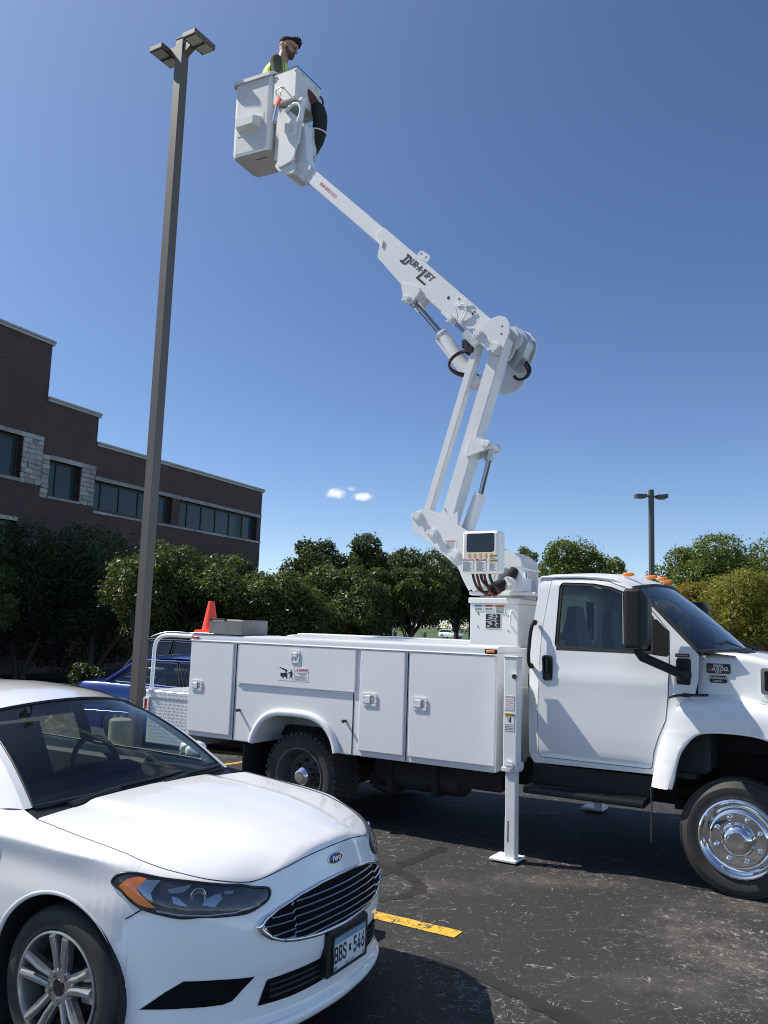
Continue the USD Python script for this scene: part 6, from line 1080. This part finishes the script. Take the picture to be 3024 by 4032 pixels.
    def oval(a, b, h0, h1, m, k):
        t = np.linspace(0, 2 * np.pi, 40, endpoint=False); ring = lambda q, h: c + np.outer(np.cos(t) * a * q, side) + np.outer(np.sin(t) * b * q, up) + n * h
        return grid(np.array([ring(1, h0), ring(1, h1), ring(.8, h1 + .002), ring(.001, h1 + .003)])[:, np.r_[0:40, 0]])
    bd = P('badge', oval(.058, .0235, -.004, .006, 0, 0), 'chrome', smooth=40); obj('enamel', oval(.053, .0195, .004, .0095, 0, 0), 'badge_blue', bd, 40); obj('lettering', text_on('Ford', .020, c + n * .0122 - up * .001, side, up, .0010, bold=True, centre=True, shear=.35, squeeze=1.15), 'chrome', bd, False)
    tilt = np.array([0, 0, 1.]); px = .918; q0 = np.array([px, .022, .392])
    br = P('plate_bracket', [box(.845, px - .004, -.155, .20, .300, .492, .01)], 'sedan_black', smooth=20)
    pl = P('licence_plate', [extr(rrect(-.125, .169, .319, .466, .010), px - .003, px, 'x')], 'plate_white', smooth=20, label='blue and white licence plate')
    obj('frame', [extr(rrect(-.132, .176, .312, .473, .012).difference(rrect(-.120, .164, .325, .461, .008)), px - .003, px + .003, 'x')], 'sedan_black', pl, 20); X, Zd = (0, 1, 0), (0, 0, 1)
    obj('blue_band', extr(rrect(-.121, .165, .432, .461, .006), px + .0002, px + .0010, 'x'), 'plate_blue', pl, False)
    obj('lettering', [text_on('Minnesota', .016, (px + .001, .022, .446), X, Zd, .0008, centre=True), text_on('10,000 lakes', .010, (px, .022, .332), X, Zd, .0008, centre=True, bold=False)], 'decal_grey', pl, False)
    st = [(-.006, -.016), (.008, -.016), (.010, -.006), (.004, .002), (.014, .014), (.006, .012), (-.008, .016), (-.010, .006)]
    obj('lettering', [text_on('BBS', .066, (px, -.061, .388), X, Zd, .0012, centre=True, squeeze=.62), text_on('546', .066, (px, .105, .388), X, Zd, .0012, centre=True, squeeze=.62), extr(sg.Polygon([(.022 + a, .388 + b) for a, b in st]), px + .0002, px + .0012, 'x'), text_on('JUN', .012, (px, -.106, .334), X, Zd, .0008, centre=True), text_on('18', .012, (px, .148, .334), X, Zd, .0008, centre=True)], 'decal_black', pl, False)
sedan()
# ---------------------------------------------------------------- the worker in the bucket
mat('skin', (.36, .19, .125), .5, var=.15, vscale=30.)
mat('hair', (.020, .014, .011), .85, spec=.15, bump=.8, bscale=160.)
mat('beard', (.060, .036, .025), .7, bump=.8, bscale=220.)
mat('shirt_olive', (.070, .070, .048), .85, var=.25, vscale=14., bump=.4, bscale=40.)
mat('vest_lime', (.52, .78, .05), .6, var=.1, vscale=10.)
mat('vest_silver', (.6, .6, .58), .35, metal=.3)
mat('trousers', (.02, .022, .03), .85)
mat('eye_dark', (.015, .012, .01), .2); mat('spectacle', (.02, .02, .02), .25)
def bones(chain, edge=.018, it=8):
    """Joints with radii, hulled bone by bone into one smoothed skin. chain: list of ((p, r), (q, s)); r may be an (rx, ry, rz) triple."""
    tot = m3.Manifold()
    for (p, r), (q, s) in chain:
        a = sphere(p, 1, 2, np.broadcast_to(r, 3)); b = sphere(q, 1, 2, np.broadcast_to(s, 3)); tot += man(hull(np.vstack([a.vertices, b.vertices])))
    m = unman(tot.refine_to_length(edge)); m.merge_vertices(); trimesh.smoothing.filter_taubin(m, iterations=it); return m
def person():
    # local frame: x the way the man faces (the truck's forward), y to his left, z up; the origin between his feet on the bucket floor
    W = thing('person', 'man with dark hair and beard, lime vest over olive shirt, leaning down in the bucket', 'person', tw(-3.92, 1.40, 7.745), TRUCK_ROT + 24)
    def fit(m):
        m = cat_(m) if isinstance(m, (list, tuple)) else m; return T((np.asarray(m.vertices) - [0, 0, .265]) * 1.13, m.faces)
    P = lambda n, m, mm, parent=W, smooth=60, label=None: obj(n, fit(m), mm, parent, smooth, label=label)
    v = lambda *a: np.array(a, float)
    hip, chest, neck = v(-.03, 0, .92), v(-.02, 0, 1.24), v(.04, 0, 1.44)
    shR, shL, elR, elL, wrR, wrL = v(.015, -.175, 1.335), v(.03, .185, 1.335), v(.06, -.205, 1.09), v(.14, .22, 1.09), v(.24, -.12, .98), v(.30, .12, .98)
    head = v(.105, 0, 1.610)
    ch = [((hip, (.13, .17, .12)), (v(-.03, 0, 1.08), (.12, .16, .10))), ((v(-.03, 0, 1.08), (.12, .16, .10)), (chest, (.125, .175, .12))), ((chest, (.125, .175, .12)), (v(.01, 0, 1.335), (.10, .155, .06))), ((v(.01, 0, 1.345), (.08, .10, .06)), (neck, .058)), ((neck, .062), (v(.065, 0, 1.545), .064)),
          ((shR, .060), (elR, .045)), ((elR, .048), (wrR, .030)), ((shL, .060), (elL, .045)), ((elL, .048), (wrL, .030)), ((v(.0, -.11, 1.335), .062), (shR, .060)), ((v(.02, .11, 1.335), .062), (shL, .060)),
          ((v(-.03, -.10, .92), .10), (v(.17, -.12, .66), .07)), ((v(.17, -.12, .66), .066), (v(-.03, -.12, .36), .045)), ((v(-.03, .10, .92), .10), (v(.17, .12, .66), .07)), ((v(.17, .12, .66), .066), (v(-.03, .12, .36), .045)), ((v(-.03, -.12, .36), .045), (v(.10, -.12, .38), .035)), ((v(-.03, .12, .36), .045), (v(.10, .12, .38), .035))]
    # the head, bowed forward: skull, jaw, nose, brow, ears
    tl = math.radians(22); R = np.array([[math.cos(tl), 0, math.sin(tl)], [0, 1, 0], [-math.sin(tl), 0, math.cos(tl)]]); hd = lambda *p: head + R @ (v(*p) * .88)
    ch += [((hd(-.03, 0, .035), (.098, .078, .09)), (hd(.02, 0, .045), (.085, .074, .08))), ((hd(.02, 0, .03), (.078, .07, .07)), (hd(.055, 0, -.075), (.042, .046, .035))), ((hd(-.05, 0, -.02), (.06, .06, .06)), (v(.065, 0, 1.545), .062)), ((hd(.085, 0, .030), (.018, .05, .014)), (hd(.083, 0, .032), (.018, .05, .014))), ((hd(.098, 0, .015), .011), (hd(.122, 0, -.022), .014)), ((hd(.09, 0, -.052), (.014, .026, .008)), (hd(.092, 0, -.06), (.014, .026, .008))), ((hd(.085, 0, -.10), .020), (hd(.07, 0, -.095), .030))]
    for s in (-1, 1): ch += [((hd(-.005, s * .078, .012), (.020, .008, .030)), (hd(-.012, s * .084, .0), (.018, .008, .026)))]
    # hands resting on the controls: palm, four bent fingers, thumb
    for wr, s in ((wrR, -1), (wrL, 1)):
        f = v(.7, -s * .35, -.62); f /= np.linalg.norm(f); lat = np.cross(f, v(0, 0, 1)); lat /= np.linalg.norm(lat); dn = np.cross(lat, f); pm = wr + f * .07
        ch += [((wr, .028), (pm, (.034, .036, .022)))]
        for k, L in enumerate((.068, .076, .072, .056)):
            b = pm + lat * (k - 1.5) * .020 + f * .02; m1 = b + f * L * .5; e = m1 + (f * .55 - dn * .8) * L * .5; ch += [((b, .0105), (m1, .009)), ((m1, .009), (e, .008))]
        b = wr + f * .03 - lat * .03 * s; ch += [((b, .014), (b - lat * .03 * s + f * .03, .011)), ((b - lat * .03 * s + f * .03, .011), (b - lat * .03 * s + f * .06 - dn * .01, .009))]
    P('body', bones(ch, .014, 6), 'skin')
    for s in (-1, 1): P('eye', sphere(hd(.094, s * .032, .012), .011, 2), 'eye_dark')
    P('spectacles', [tube([hd(.112, s * .034 + .024 * math.cos(a), .008 + .016 * math.sin(a)) for a in np.linspace(0, 6.28, 16, endpoint=False)], .0022, 5, True) for s in (-1, 1)] + [tube([hd(.110, s * .058, .012), hd(.05, s * .078, .018), hd(-.02, s * .083, .015)], .0025, 5) for s in (-1, 1)], 'spectacle')
    rng = np.random.default_rng(4); hr = [((hd(-.055, 0, .060), (.086, .078, .076)), (hd(.035, 0, .098), (.076, .070, .058))), ((hd(.03, 0, .108), (.07, .064, .050)), (hd(.080, 0, .112), (.036, .054, .036)))]
    for k in range(110):
        a, b = rng.uniform(-.09, .115), rng.uniform(-.06, .06); z = .130 - 2.2 * (a - .02) ** 2 * .8 - 6 * b * b; p0 = hd(a, b, z - .012); ln = .030 + .030 * np.clip((a + .02) / .1, 0, 1); hr += [((p0, .013), (p0 + R @ v(rng.uniform(-.006, .016), rng.uniform(-.012, .012), ln * rng.uniform(.5, 1)), .0045))]
    P('hair', bones(hr, .010, 3), 'hair')
    bd = [((hd(.070, 0, -.085), (.046, .052, .028)), (hd(.088, 0, -.108), (.026, .030, .026))), ((hd(.098, 0, -.045), (.013, .030, .006)), (hd(.099, 0, -.043), (.013, .030, .006)))]
    for s in (-1, 1): bd += [((hd(.0, s * .068, -.02), (.010, .010, .03)), (hd(.035, s * .056, -.068), (.020, .012, .020))), ((hd(.035, s * .056, -.068), (.026, .014, .024)), (hd(.075, s * .03, -.092), (.026, .024, .022)))]
    P('beard', bones(bd, .010, 4), 'beard')
    # shirt: torso and short sleeves a little proud of the body; trousers
    g = .012
    sh = [((hip, (.13 + g, .17 + g, .10)), (v(-.03, 0, 1.08), (.12 + g, .16 + g, .10))), ((v(-.03, 0, 1.08), (.12 + g, .16 + g, .10)), (chest, (.125 + g, .175 + g, .12))), ((chest, (.125 + g, .175 + g, .12)), (v(.01, 0, 1.335), (.10 + g, .155 + g, .06 + g))), ((v(.01, 0, 1.35), (.085, .11, .055)), (v(.042, 0, 1.41), (.066, .070, .03)))]
    for s_, e_, c_ in ((shR, elR, v(.0, -.11, 1.335)), (shL, elL, v(.02, .11, 1.335))): cuff = s_ + (e_ - s_) * .72; sh += [((c_, .062 + g), (s_, .060 + g)), ((s_, .060 + g), (cuff, .060))]
    P('shirt', bones(sh, .016, 5), 'shirt_olive')
    tr = []
    for s in (-1, 1): tr += [((v(-.03, s * .10, .90), (.115, .115, .10)), (v(.17, s * .12, .66), .084)), ((v(.17, s * .12, .66), .080), (v(-.03, s * .12, .38), .060))]
    P('trousers', bones(tr + [((v(-.03, 0, .93), (.142, .182, .06)), (v(-.03, 0, .86), (.142, .18, .08)))], .025, 5), 'trousers')
    for s in (-1, 1): P('shoe', bones([((v(-.04, s * .12, .325), .055), (v(.12, s * .12, .31), .042))], .02, 3), 'hair')
    # vest: shell over the shirt, open at the arms
    g = .034; ve = bones([((v(-.035, 0, 1.0), (.13 + g, .165 + g, .10)), (chest, (.128 + g, .172 + g, .12))), ((chest, (.128 + g, .172 + g, .12)), (v(.01, 0, 1.335), (.10 + g, .14 + g, .058 + g)))], .016, 4)
    vm = man(ve)
    vm -= man(sphere((.045, -.235, 1.25), 1, 3, (.10, .085, .14))) + man(sphere((.055, .235, 1.25), 1, 3, (.10, .085, .14))) + man(sphere((.13, 0, 1.36), 1, 3, (.12, .080, .20))) + man(sphere((.03, 0, 1.43), 1, 3, (.10, .085, .08)))
    P('vest', unman(vm), 'vest_lime', smooth=50)
    vs = unman(vm)
    for y in (-.118, .118):
        pt = cast(vs, np.array([(1.0, y, z) for z in np.linspace(1.05, 1.40, 24)]), (-1, 0, 0)); pt = pt[~np.isnan(pt[:, 0])]
        if len(pt) > 4: P('reflective_strip', [tube(pt + [.004, dy, 0], .006, 5) for dy in (-.016, -.008, 0, .008, .016)], 'vest_silver')
person()
# ---------------------------------------------------------------- lamp posts, bollard, other cars, far things
def near_lamp():
    x, y = -2.925, 10.5; z0 = float(gz(x, y)); L = thing('lamp_post', 'tall bronze square lamp post with two flat lamps beside the bucket', 'lamp post', (x, y, z0), -30.5)
    top = 9.56 - z0
    obj('pole', [box(-.066, .066, -.066, .066, 0, top, .006), box(-.071, .071, -.071, .071, top, top + .015, .003), box(-.13, .13, -.13, .13, 0, .03, .005)], 'bronze_pole', L, 20)
    for s in (-1, 1):
        zc = top - .13
        h = obj('lamp_head', [hull([(s * .066, -.05, zc - .10), (s * .066, .05, zc - .10), (s * .066, -.05, zc + .05), (s * .066, .05, zc + .05), (s * .19, -.05, zc - .02), (s * .19, .05, zc - .02), (s * .19, -.05, zc + .05), (s * .19, .05, zc + .05)]), box(s * .18, s * .415, -.20, .20, zc - .02, zc + .065, .012)], 'bronze_pole', L, 20)
        obj('led_panel', [box(s * .215, s * .395, q - .072, q + .072, zc - .025, zc - .0202) for q in (-.10, .10)], 'led_panel', h, False)
        obj('led', [box(s * (.225 + .04 * i), s * (.241 + .04 * i), q - .062 + .042 * j, q - .046 + .042 * j, zc - .028, zc - .0252) for q in (-.10, .10) for i in range(4) for j in range(4)], 'led_dot', h, False, kind='stuff')
near_lamp()
def far_lamp():
    L = thing('lamp_post', 'distant dark lamp post with two flat lamps above the cab roof', 'lamp post', (17.55, 55, -.2), 8.0)
    obj('pole', box(-.14, .14, -.14, .14, 0, 11.45, .01), 'dark_pole', L, 20)
    for s in (-1, 1):
        h = obj('lamp_head', [box(s * .14, s * .40, -.07, .07, 10.95, 11.07), hull([(s * .38, -.25, 10.90), (s * .38, .25, 10.90), (s * 1.08, -.25, 10.84 + .10 * (s > 0)), (s * 1.08, .25, 10.84 + .10 * (s > 0)), (s * .38, -.25, 11.12), (s * .38, .25, 11.12), (s * 1.08, -.25, 11.10 + .1 * (s > 0)), (s * 1.08, .25, 11.10 + .1 * (s > 0))])], 'dark_pole', L, 20); obj('lamp_lens', box(s * .5, s * .95, -.18, .18, 10.83, 10.845 + .02 * (s > 0)), 'led_panel', h, False)
far_lamp()
def bollard():
    B = thing('bollard', 'short yellowish concrete bollard seen through the sedan windshield', 'bollard', (-2.88, 9.75, float(gz(0, 9.75))), 0)
    obj('post', lathe([(0, .735), (.10, .735), (.122, .72), (.128, .69), (.128, -.1)], (0, 0, 0), (0, 0, 1), 32), 'bollard_concrete', B, 40)
bollard()
# ---- a generic small car body by lofting side profiles, for the cars further off
mat('blue_paint', (.008, .030, .17), .22, metal=.35, coat=.8); mat('dark_paint', (.05, .052, .056), .25, metal=.4, coat=.6); mat('white_paint', (.75, .75, .75), .3, coat=.5)
mat('car_glass', (.02, .026, .03), .05, spec=.6)
def far_car(name, label, paint, loc, rot, L, Wd, H, shape, glass, roofrails=False, detail=True):
    C = thing(name, label, 'car', loc, rot)
    # profile stations from the rear (0) to the nose (1): (x, belt z, half width); the cabin sits on the belt line
    low = np.array(shape['low']); xs = low[:, 0] * L - L / 2; half = Wd / 2
    sec = []
    for x, (f, zb, w, zl) in zip(xs, low): hw = half * w; sec.append([(x, -hw * .80, zl), (x, -hw * .97, zl + .03), (x, -hw, zl + (zb - zl) * .45), (x, -hw * .985, zl + (zb - zl) * .8), (x, -hw * .93, zb - .02), (x, -hw * .85, zb), (x, -hw * .4, zb + .02), (x, hw * .4, zb + .02), (x, hw * .85, zb), (x, hw * .93, zb - .02), (x, hw * .985, zl + (zb - zl) * .8), (x, hw, zl + (zb - zl) * .45), (x, hw * .97, zl + .03), (x, hw * .80, zl), (x, -hw * .80, zl)])
    sec = [np.repeat([np.mean(sec[0], 0)], 15, 0)] + sec + [np.repeat([np.mean(sec[-1], 0)], 15, 0)]
    m = man(T(grid(np.array(sec)).vertices, grid(np.array(sec)).faces)); m = m if m.volume() > 0 else man(T(grid(np.array(sec)).vertices, grid(np.array(sec)).faces[:, ::-1]))
    r = .325 * shape.get('wr', 1.0); ax = [shape['axle'][0] * L - L / 2, shape['axle'][1] * L - L / 2]
    for a in ax: m -= m3.Manifold.cylinder(Wd + 1, r + .045, r + .045, 32).rotate((90, 0, 0)).translate((a, Wd / 2 + .5, r))
    obj('body', unman(m), paint, C, 40)
    cab = shape['cab']; zb = lambda x: np.interp(x, xs, low[:, 1]); rails = {}
    P4 = [(f * L - L / 2) for f in cab['base']]; R4 = [(f * L - L / 2) for f in cab['roof']]; hb, hr_ = half * .86, half * .70
    t = np.linspace(-1, 1, 13); rw = np.array([np.stack([np.full(13, x), hr_ * t, H - .06 * t ** 2 - z], 1) for x, z in zip(np.linspace(R4[0], R4[1], 8), .05 * np.linspace(-1, 1, 8) ** 2)])
    obj('roof', [grid(rw), grid(rw - [0, 0, .025])[0:0] if False else grid(rw - [0, 0, .03])], paint, C, 60)
    def pane(c): return T(np.array(c, float), [[0, 1, 2], [0, 2, 3]])
    fz, bz = zb(P4[1]) - .0, zb(P4[0]); ez = H - .06 - .05
    for nm, xb, xr in (('rear_window', P4[0], R4[0]), ('windshield', P4[1], R4[1])):
        g = [[(xb + (xr - xb) * q + .03 * math.sin(math.pi * q) * (1 if xb > xr else -1), (hb + (hr_ - hb) * q) * tt, zb(xb) + .015 + (ez + .06 * (1 - tt ** 2) - zb(xb) - .015) * q) for tt in t] for q in np.linspace(0, 1, 6)]; obj(nm, grid(np.array(g)), glass, C, 60)
    for s in (-1, 1):
        b0, b1, r0, r1 = np.array([P4[0], s * hb, zb(P4[0])]), np.array([P4[1], s * hb, zb(P4[1])]), np.array([R4[0], s * hr_, ez]), np.array([R4[1], s * hr_, ez])
        Bp, Rp = lambda q: b0 + (b1 - b0) * q, lambda q: r0 + (r1 - r0) * q
        for k in range(len(cab['win']) - 1):
            q0, q1 = cab['win'][k] + .012, cab['win'][k + 1] - .012; w = obj('side_window', pane([Bp(q0) + (Rp(q0) - Bp(q0)) * .07, Bp(q1) + (Rp(q1) - Bp(q1)) * .07, Bp(q1) + (Rp(q1) - Bp(q1)) * .93, Bp(q0) + (Rp(q0) - Bp(q0)) * .93][::s]), glass, C, False)
            if detail: pts = [Bp(q0) + (Rp(q0) - Bp(q0)) * .05, Bp(q1) + (Rp(q1) - Bp(q1)) * .05, Bp(q1) + (Rp(q1) - Bp(q1)) * .95, Bp(q0) + (Rp(q0) - Bp(q0)) * .95]; obj('trim', [tube([pts[0], pts[1]], .010, 6), tube([pts[3], pts[2]], .008, 6)], 'chrome_dull', w, 40); obj('seal', [tube([pts[1], pts[2]], .014, 6), tube([pts[0], pts[3]], .014, 6)], 'black_rubber', w, 40)
        for q, wd in [(0, .024), (1, .020)]: obj('pillar', tube([Bp(q), Rp(q)], wd * 1.6, 8), paint, C, 60)
        obj('roof_rail', tube([Rp(0), Rp(.3), Rp(.7), Rp(1)], .022, 8), paint, C, 60)
        if roofrails: obj('luggage_rail', tube(smooth_path([Rp(.02) + [0, -s * .06, .04], Rp(.1) + [0, -s * .06, .11], Rp(.5) + [0, -s * .06, .13], Rp(.9) + [0, -s * .06, .11]], 16), .022, 8), 'chrome_dull', C, 60)
        q = cab['mirror']; b = Bp(q) + [0, s * .13, .07]; obj('door_mirror', sphere(b, .085, 2, (.9, .9, .65)), paint if not detail else 'black_plastic', C, 60)
        if detail:
            for q in cab['win'][1:-1]: x = Bp(q)[0]; obj('door_seam', tube([(x, s * half * .935, zb(x) - .03), (x + .02, s * half * .998, .6), (x, s * half * 1.001, .42), (x - .02, s * half * .98, .28)], .004, 5), 'seam_shadow', C, 40); obj('door_handle', box(x - .22, x - .08, s * half * .985, s * half * 1.01, .70, .735, .008), 'black_plastic', C, 30)
            obj('side_strip', box(xs[2], xs[-3], s * half * .995, s * half * 1.012, .49, .53, .004), paint, C, 30)
        for a in ax:
            c = np.array([a, s * (half - .03), r]); w = obj('wheel', lathe([(r * .62, .0), (r * .66, -.012), (r * .9, -.008), (r, .03), (r, .17), (r * .9, .2), (r * .6, .2)], c, (0, -s, 0), 36), 'tyre_rubber', C, 40)
            obj('hub_cap', [lathe([(r * .63, .004), (r * .60, -.010), (r * .52, .004), (r * .2, -.006), (r * .12, -.016), (0, -.018)], c, (0, -s, 0), 32)], 'chrome_dull', w, 40)
            if detail: obj('hub_slots', [hull([c + [rr * math.cos(t_), -(-s) * -.004 + s * .008, rr * math.sin(t_)] for rr, da in ((r * .26, .10), (r * .5, .20)) for t_ in (k * 2 * math.pi / 7 - da, k * 2 * math.pi / 7 + da)] + [c + [rr * math.cos(t_), s * .002, rr * math.sin(t_)] for rr, da in ((r * .26, .10), (r * .5, .20)) for t_ in (k * 2 * math.pi / 7 - da, k * 2 * math.pi / 7 + da)]) for k in range(7)], 'seam_shadow', w, 30)
        obj('tail_lamp', box(xs[0] + .02, xs[0] + .16, s * half * .72, s * half * .955, zb(xs[1]) - .22, zb(xs[1]) - .07, .02), 'red_lens', C, 40); obj('headlight', box(xs[-1] - .22, xs[-1] - .03, s * half * .55, s * half * .88, zb(xs[-2]) - .24, zb(xs[-2]) - .10, .02), 'lens_clear' if detail else 'reflector', C, 40)
    obj('interior', [box(P4[0] + .35, P4[1] - .3, -hb * .85, hb * .85, .35, zb(0) - .06)] + [box(x, x + .14, y - .22, y + .22, .6, 1.06 * H / 1.4, .05) for x in (R4[0] + .35, (R4[0] + R4[1]) / 2 + .15) for y in (-.36, .36)] + [box(x + .02, x + .11, y - .11, y + .11, 1.06 * H / 1.4, 1.22 * H / 1.4, .03) for x in (R4[0] + .35, (R4[0] + R4[1]) / 2 + .15) for y in (-.36, .36)], 'seat_grey', C, 30)
    obj('grille', box(xs[-1] - .02, xs[-1] + .006, -half * .45, half * .45, .42, .58, .01), 'black_plastic', C, 30)
    return C
SEDAN = dict(low=[(0, .84, .84, .36), (.012, .95, .92, .29), (.04, .975, .96, .25), (.12, .98, .98, .22), (.30, .955, 1.0, .18), (.60, .93, 1.0, .18), (.78, .86, .98, .2), (.92, .76, .92, .24), (.985, .64, .82, .30), (1, .56, .76, .36)], axle=(.215, .80), cab=dict(base=(.135, .74), roof=(.245, .555), win=[.04, .18, .52, .95], mirror=.93))
SUV = dict(low=[(0, .9, .86, .4), (.03, 1.05, .96, .3), (.2, 1.06, 1.0, .25), (.6, 1.04, 1.0, .25), (.76, 1.02, .98, .28), (.93, .90, .92, .32), (.99, .75, .85, .36), (1, .66, .8, .42)], axle=(.2, .81), cab=dict(base=(.012, .74), roof=(.10, .56), win=[.03, .28, .62, .95], mirror=.92), wr=1.08)
far_car('blue_sedan', 'bright blue sedan parked behind the truck tail and lamp post', 'blue_paint', (-2.62, 14.2, float(gz(0, 14.2))), -19.0, 4.55, 1.70, 1.45, SEDAN, 'blue_glass')
far_car('dark_suv', 'dark grey sport utility car with roof rails behind the blue sedan', 'dark_paint', (-2.75, 17.6, -.2), -17.0, 4.75, 1.85, 1.70, SUV, 'car_glass', roofrails=True)
far_car('white_crossover', 'small distant white crossover car standing on the green lawn', 'white_paint', (13.3, 160, -.2), -38.0, 4.7, 1.88, 1.66, SUV, 'car_glass', detail=False)

def planter():
    z0 = float(gz(0, 18)); Pn = thing('flower_planter', 'terracotta flower pot with bushy plant in deep shade by the brick wall', 'planter', (-6.25, 18.6, z0), 0)
    mat('terracotta', (.20, .075, .04), .8, var=.2, vscale=6.)
    obj('pot', lathe([(.20, 0), (.30, .50), (.325, .52), (.325, .58), (.29, .58), (.28, .50), (0, .48)], (0, 0, 0), (0, 0, 1), 30), 'terracotta', Pn, 40); rng = np.random.default_rng(8)
    obj('plant', foliage([(np.array([rng.uniform(-.22, .22), rng.uniform(-.22, .22), rng.uniform(.62, .95)]), rng.uniform(.15, .24)) for _ in range(9)], 1500, .05, rng), 'leaf_dark', Pn, False)  # darker leaf colour puts the wall's shade into the plant itself
planter()
mat('rust_red', (.28, .05, .03), .7, var=.3, vscale=2.); mat('post_wood', (.16, .15, .13), .9); mat('pale_stone', (.40, .36, .31), .9, var=.4, vscale=1.)
def dumpster():
    D = thing('dumpster', 'rust red open dumpster under the honey locusts at right', 'dumpster', (18.9, 45, -.2), 12)
    obj('tub', unman(man(hull([(-1.0, -.9, .15), (1.0, -.9, .15), (-1.0, .9, .15), (1.0, .9, .15), (-1.25, -.95, 1.75), (1.25, -.95, 1.75), (-1.25, .95, 1.75), (1.25, .95, 1.75)])) - man(hull([(-.95, -.8, .25), (.95, -.8, .25), (-.95, .8, .25), (.95, .8, .25), (-1.19, -.88, 1.9), (1.19, -.88, 1.9), (-1.19, .88, 1.9), (1.19, .88, 1.9)]))), 'rust_red', D, 20)
    for k in range(5): x = -1.0 + k * .5; obj('rib', box(x - .04, x + .04, -1.02, -.90, .3, 1.72), 'rust_red', D, False)
    obj('rim', [box(-1.29, 1.29, -1.03, -.93, 1.72, 1.80), box(-1.29, 1.29, .93, 1.03, 1.72, 1.80)], 'rust_red', D, False); obj('skid', [box(-1.0, 1.0, s * .7 - .06, s * .7 + .06, 0, .15) for s in (-1, 1)], 'undercarriage', D, False)
dumpster()
rng = np.random.default_rng(12)
for i, (px, y) in enumerate([(1263, 40), (1358, 41), (1490, 42), (1553, 41), (1612, 41.5), (1668, 42.5)]):
    x = at(px, y); t = thing('wooden_post', ['weathered wooden post between the trunks, nearest the grey box', 'weathered wooden post second from the grey box, before the crab apples', 'weathered wooden post just left of the pale grass', 'weathered wooden post at the left end of the lawn', 'taller weathered wooden post on the lawn edge', 'weathered wooden post nearest the white crossover car'][i], 'post', (x, y, -.25), 10 * i)
    obj('shaft', hull([(sx * .10, sy * .07, z) for sx in (-1, 1) for sy in (-1, 1) for z in (0, 1.78)] + [(0, 0, 1.83)]), 'post_wood', t, 20)
ms = []
for k in range(170):
    c = np.array([rng.normal(0, 3.4), rng.normal(0, 1.2), 0]); c[2] = max(0, .95 - .22 * abs(c[0]) - .3 * abs(c[1])) * rng.uniform(.5, 1); m = trimesh.creation.icosphere(1, rng.uniform(.15, .42)); m.vertices *= 1 + .25 * rng.normal(size=(len(m.vertices), 1)).clip(-1, 1); m.apply_scale((1.2, 1, .75)); m.apply_translation(c + [at(2945, 62) - 2, 62, 0]); ms.append(m)
obj('rubble_heap', ms, 'pale_stone', smooth=False, kind='stuff', label='pale heap of broken stone beyond the lawn at right', cat='rubble')

def grease_gun():
    G = thing('grease_gun', 'silver and orange grease gun hanging from the bucket console hook', 'grease gun', tw(-3.56, 1.0, 7.90), TRUCK_ROT)
    obj('rod', tube(smooth_path([(.042, .04, .48), (.038, .02, .46), (.01, 0, .28)], 10), .007, 8), 'chrome_dull', G, 60); obj('handle', hull([(-.03, -.02, .20), (.03, -.02, .31), (.0, -.02, .32), (-.055, -.02, .22), (-.03, .02, .20), (.03, .02, .31), (.0, .02, .32), (-.055, .02, .22)]), 'orange_cone', G, 30)
    obj('barrel', [cyl((-.02, 0, .22), (-.055, 0, .02), .028, 20), cyl((-.055, 0, .02), (-.058, 0, .0), .020, 16)], 'chrome_dull', G, 40)
grease_gun()
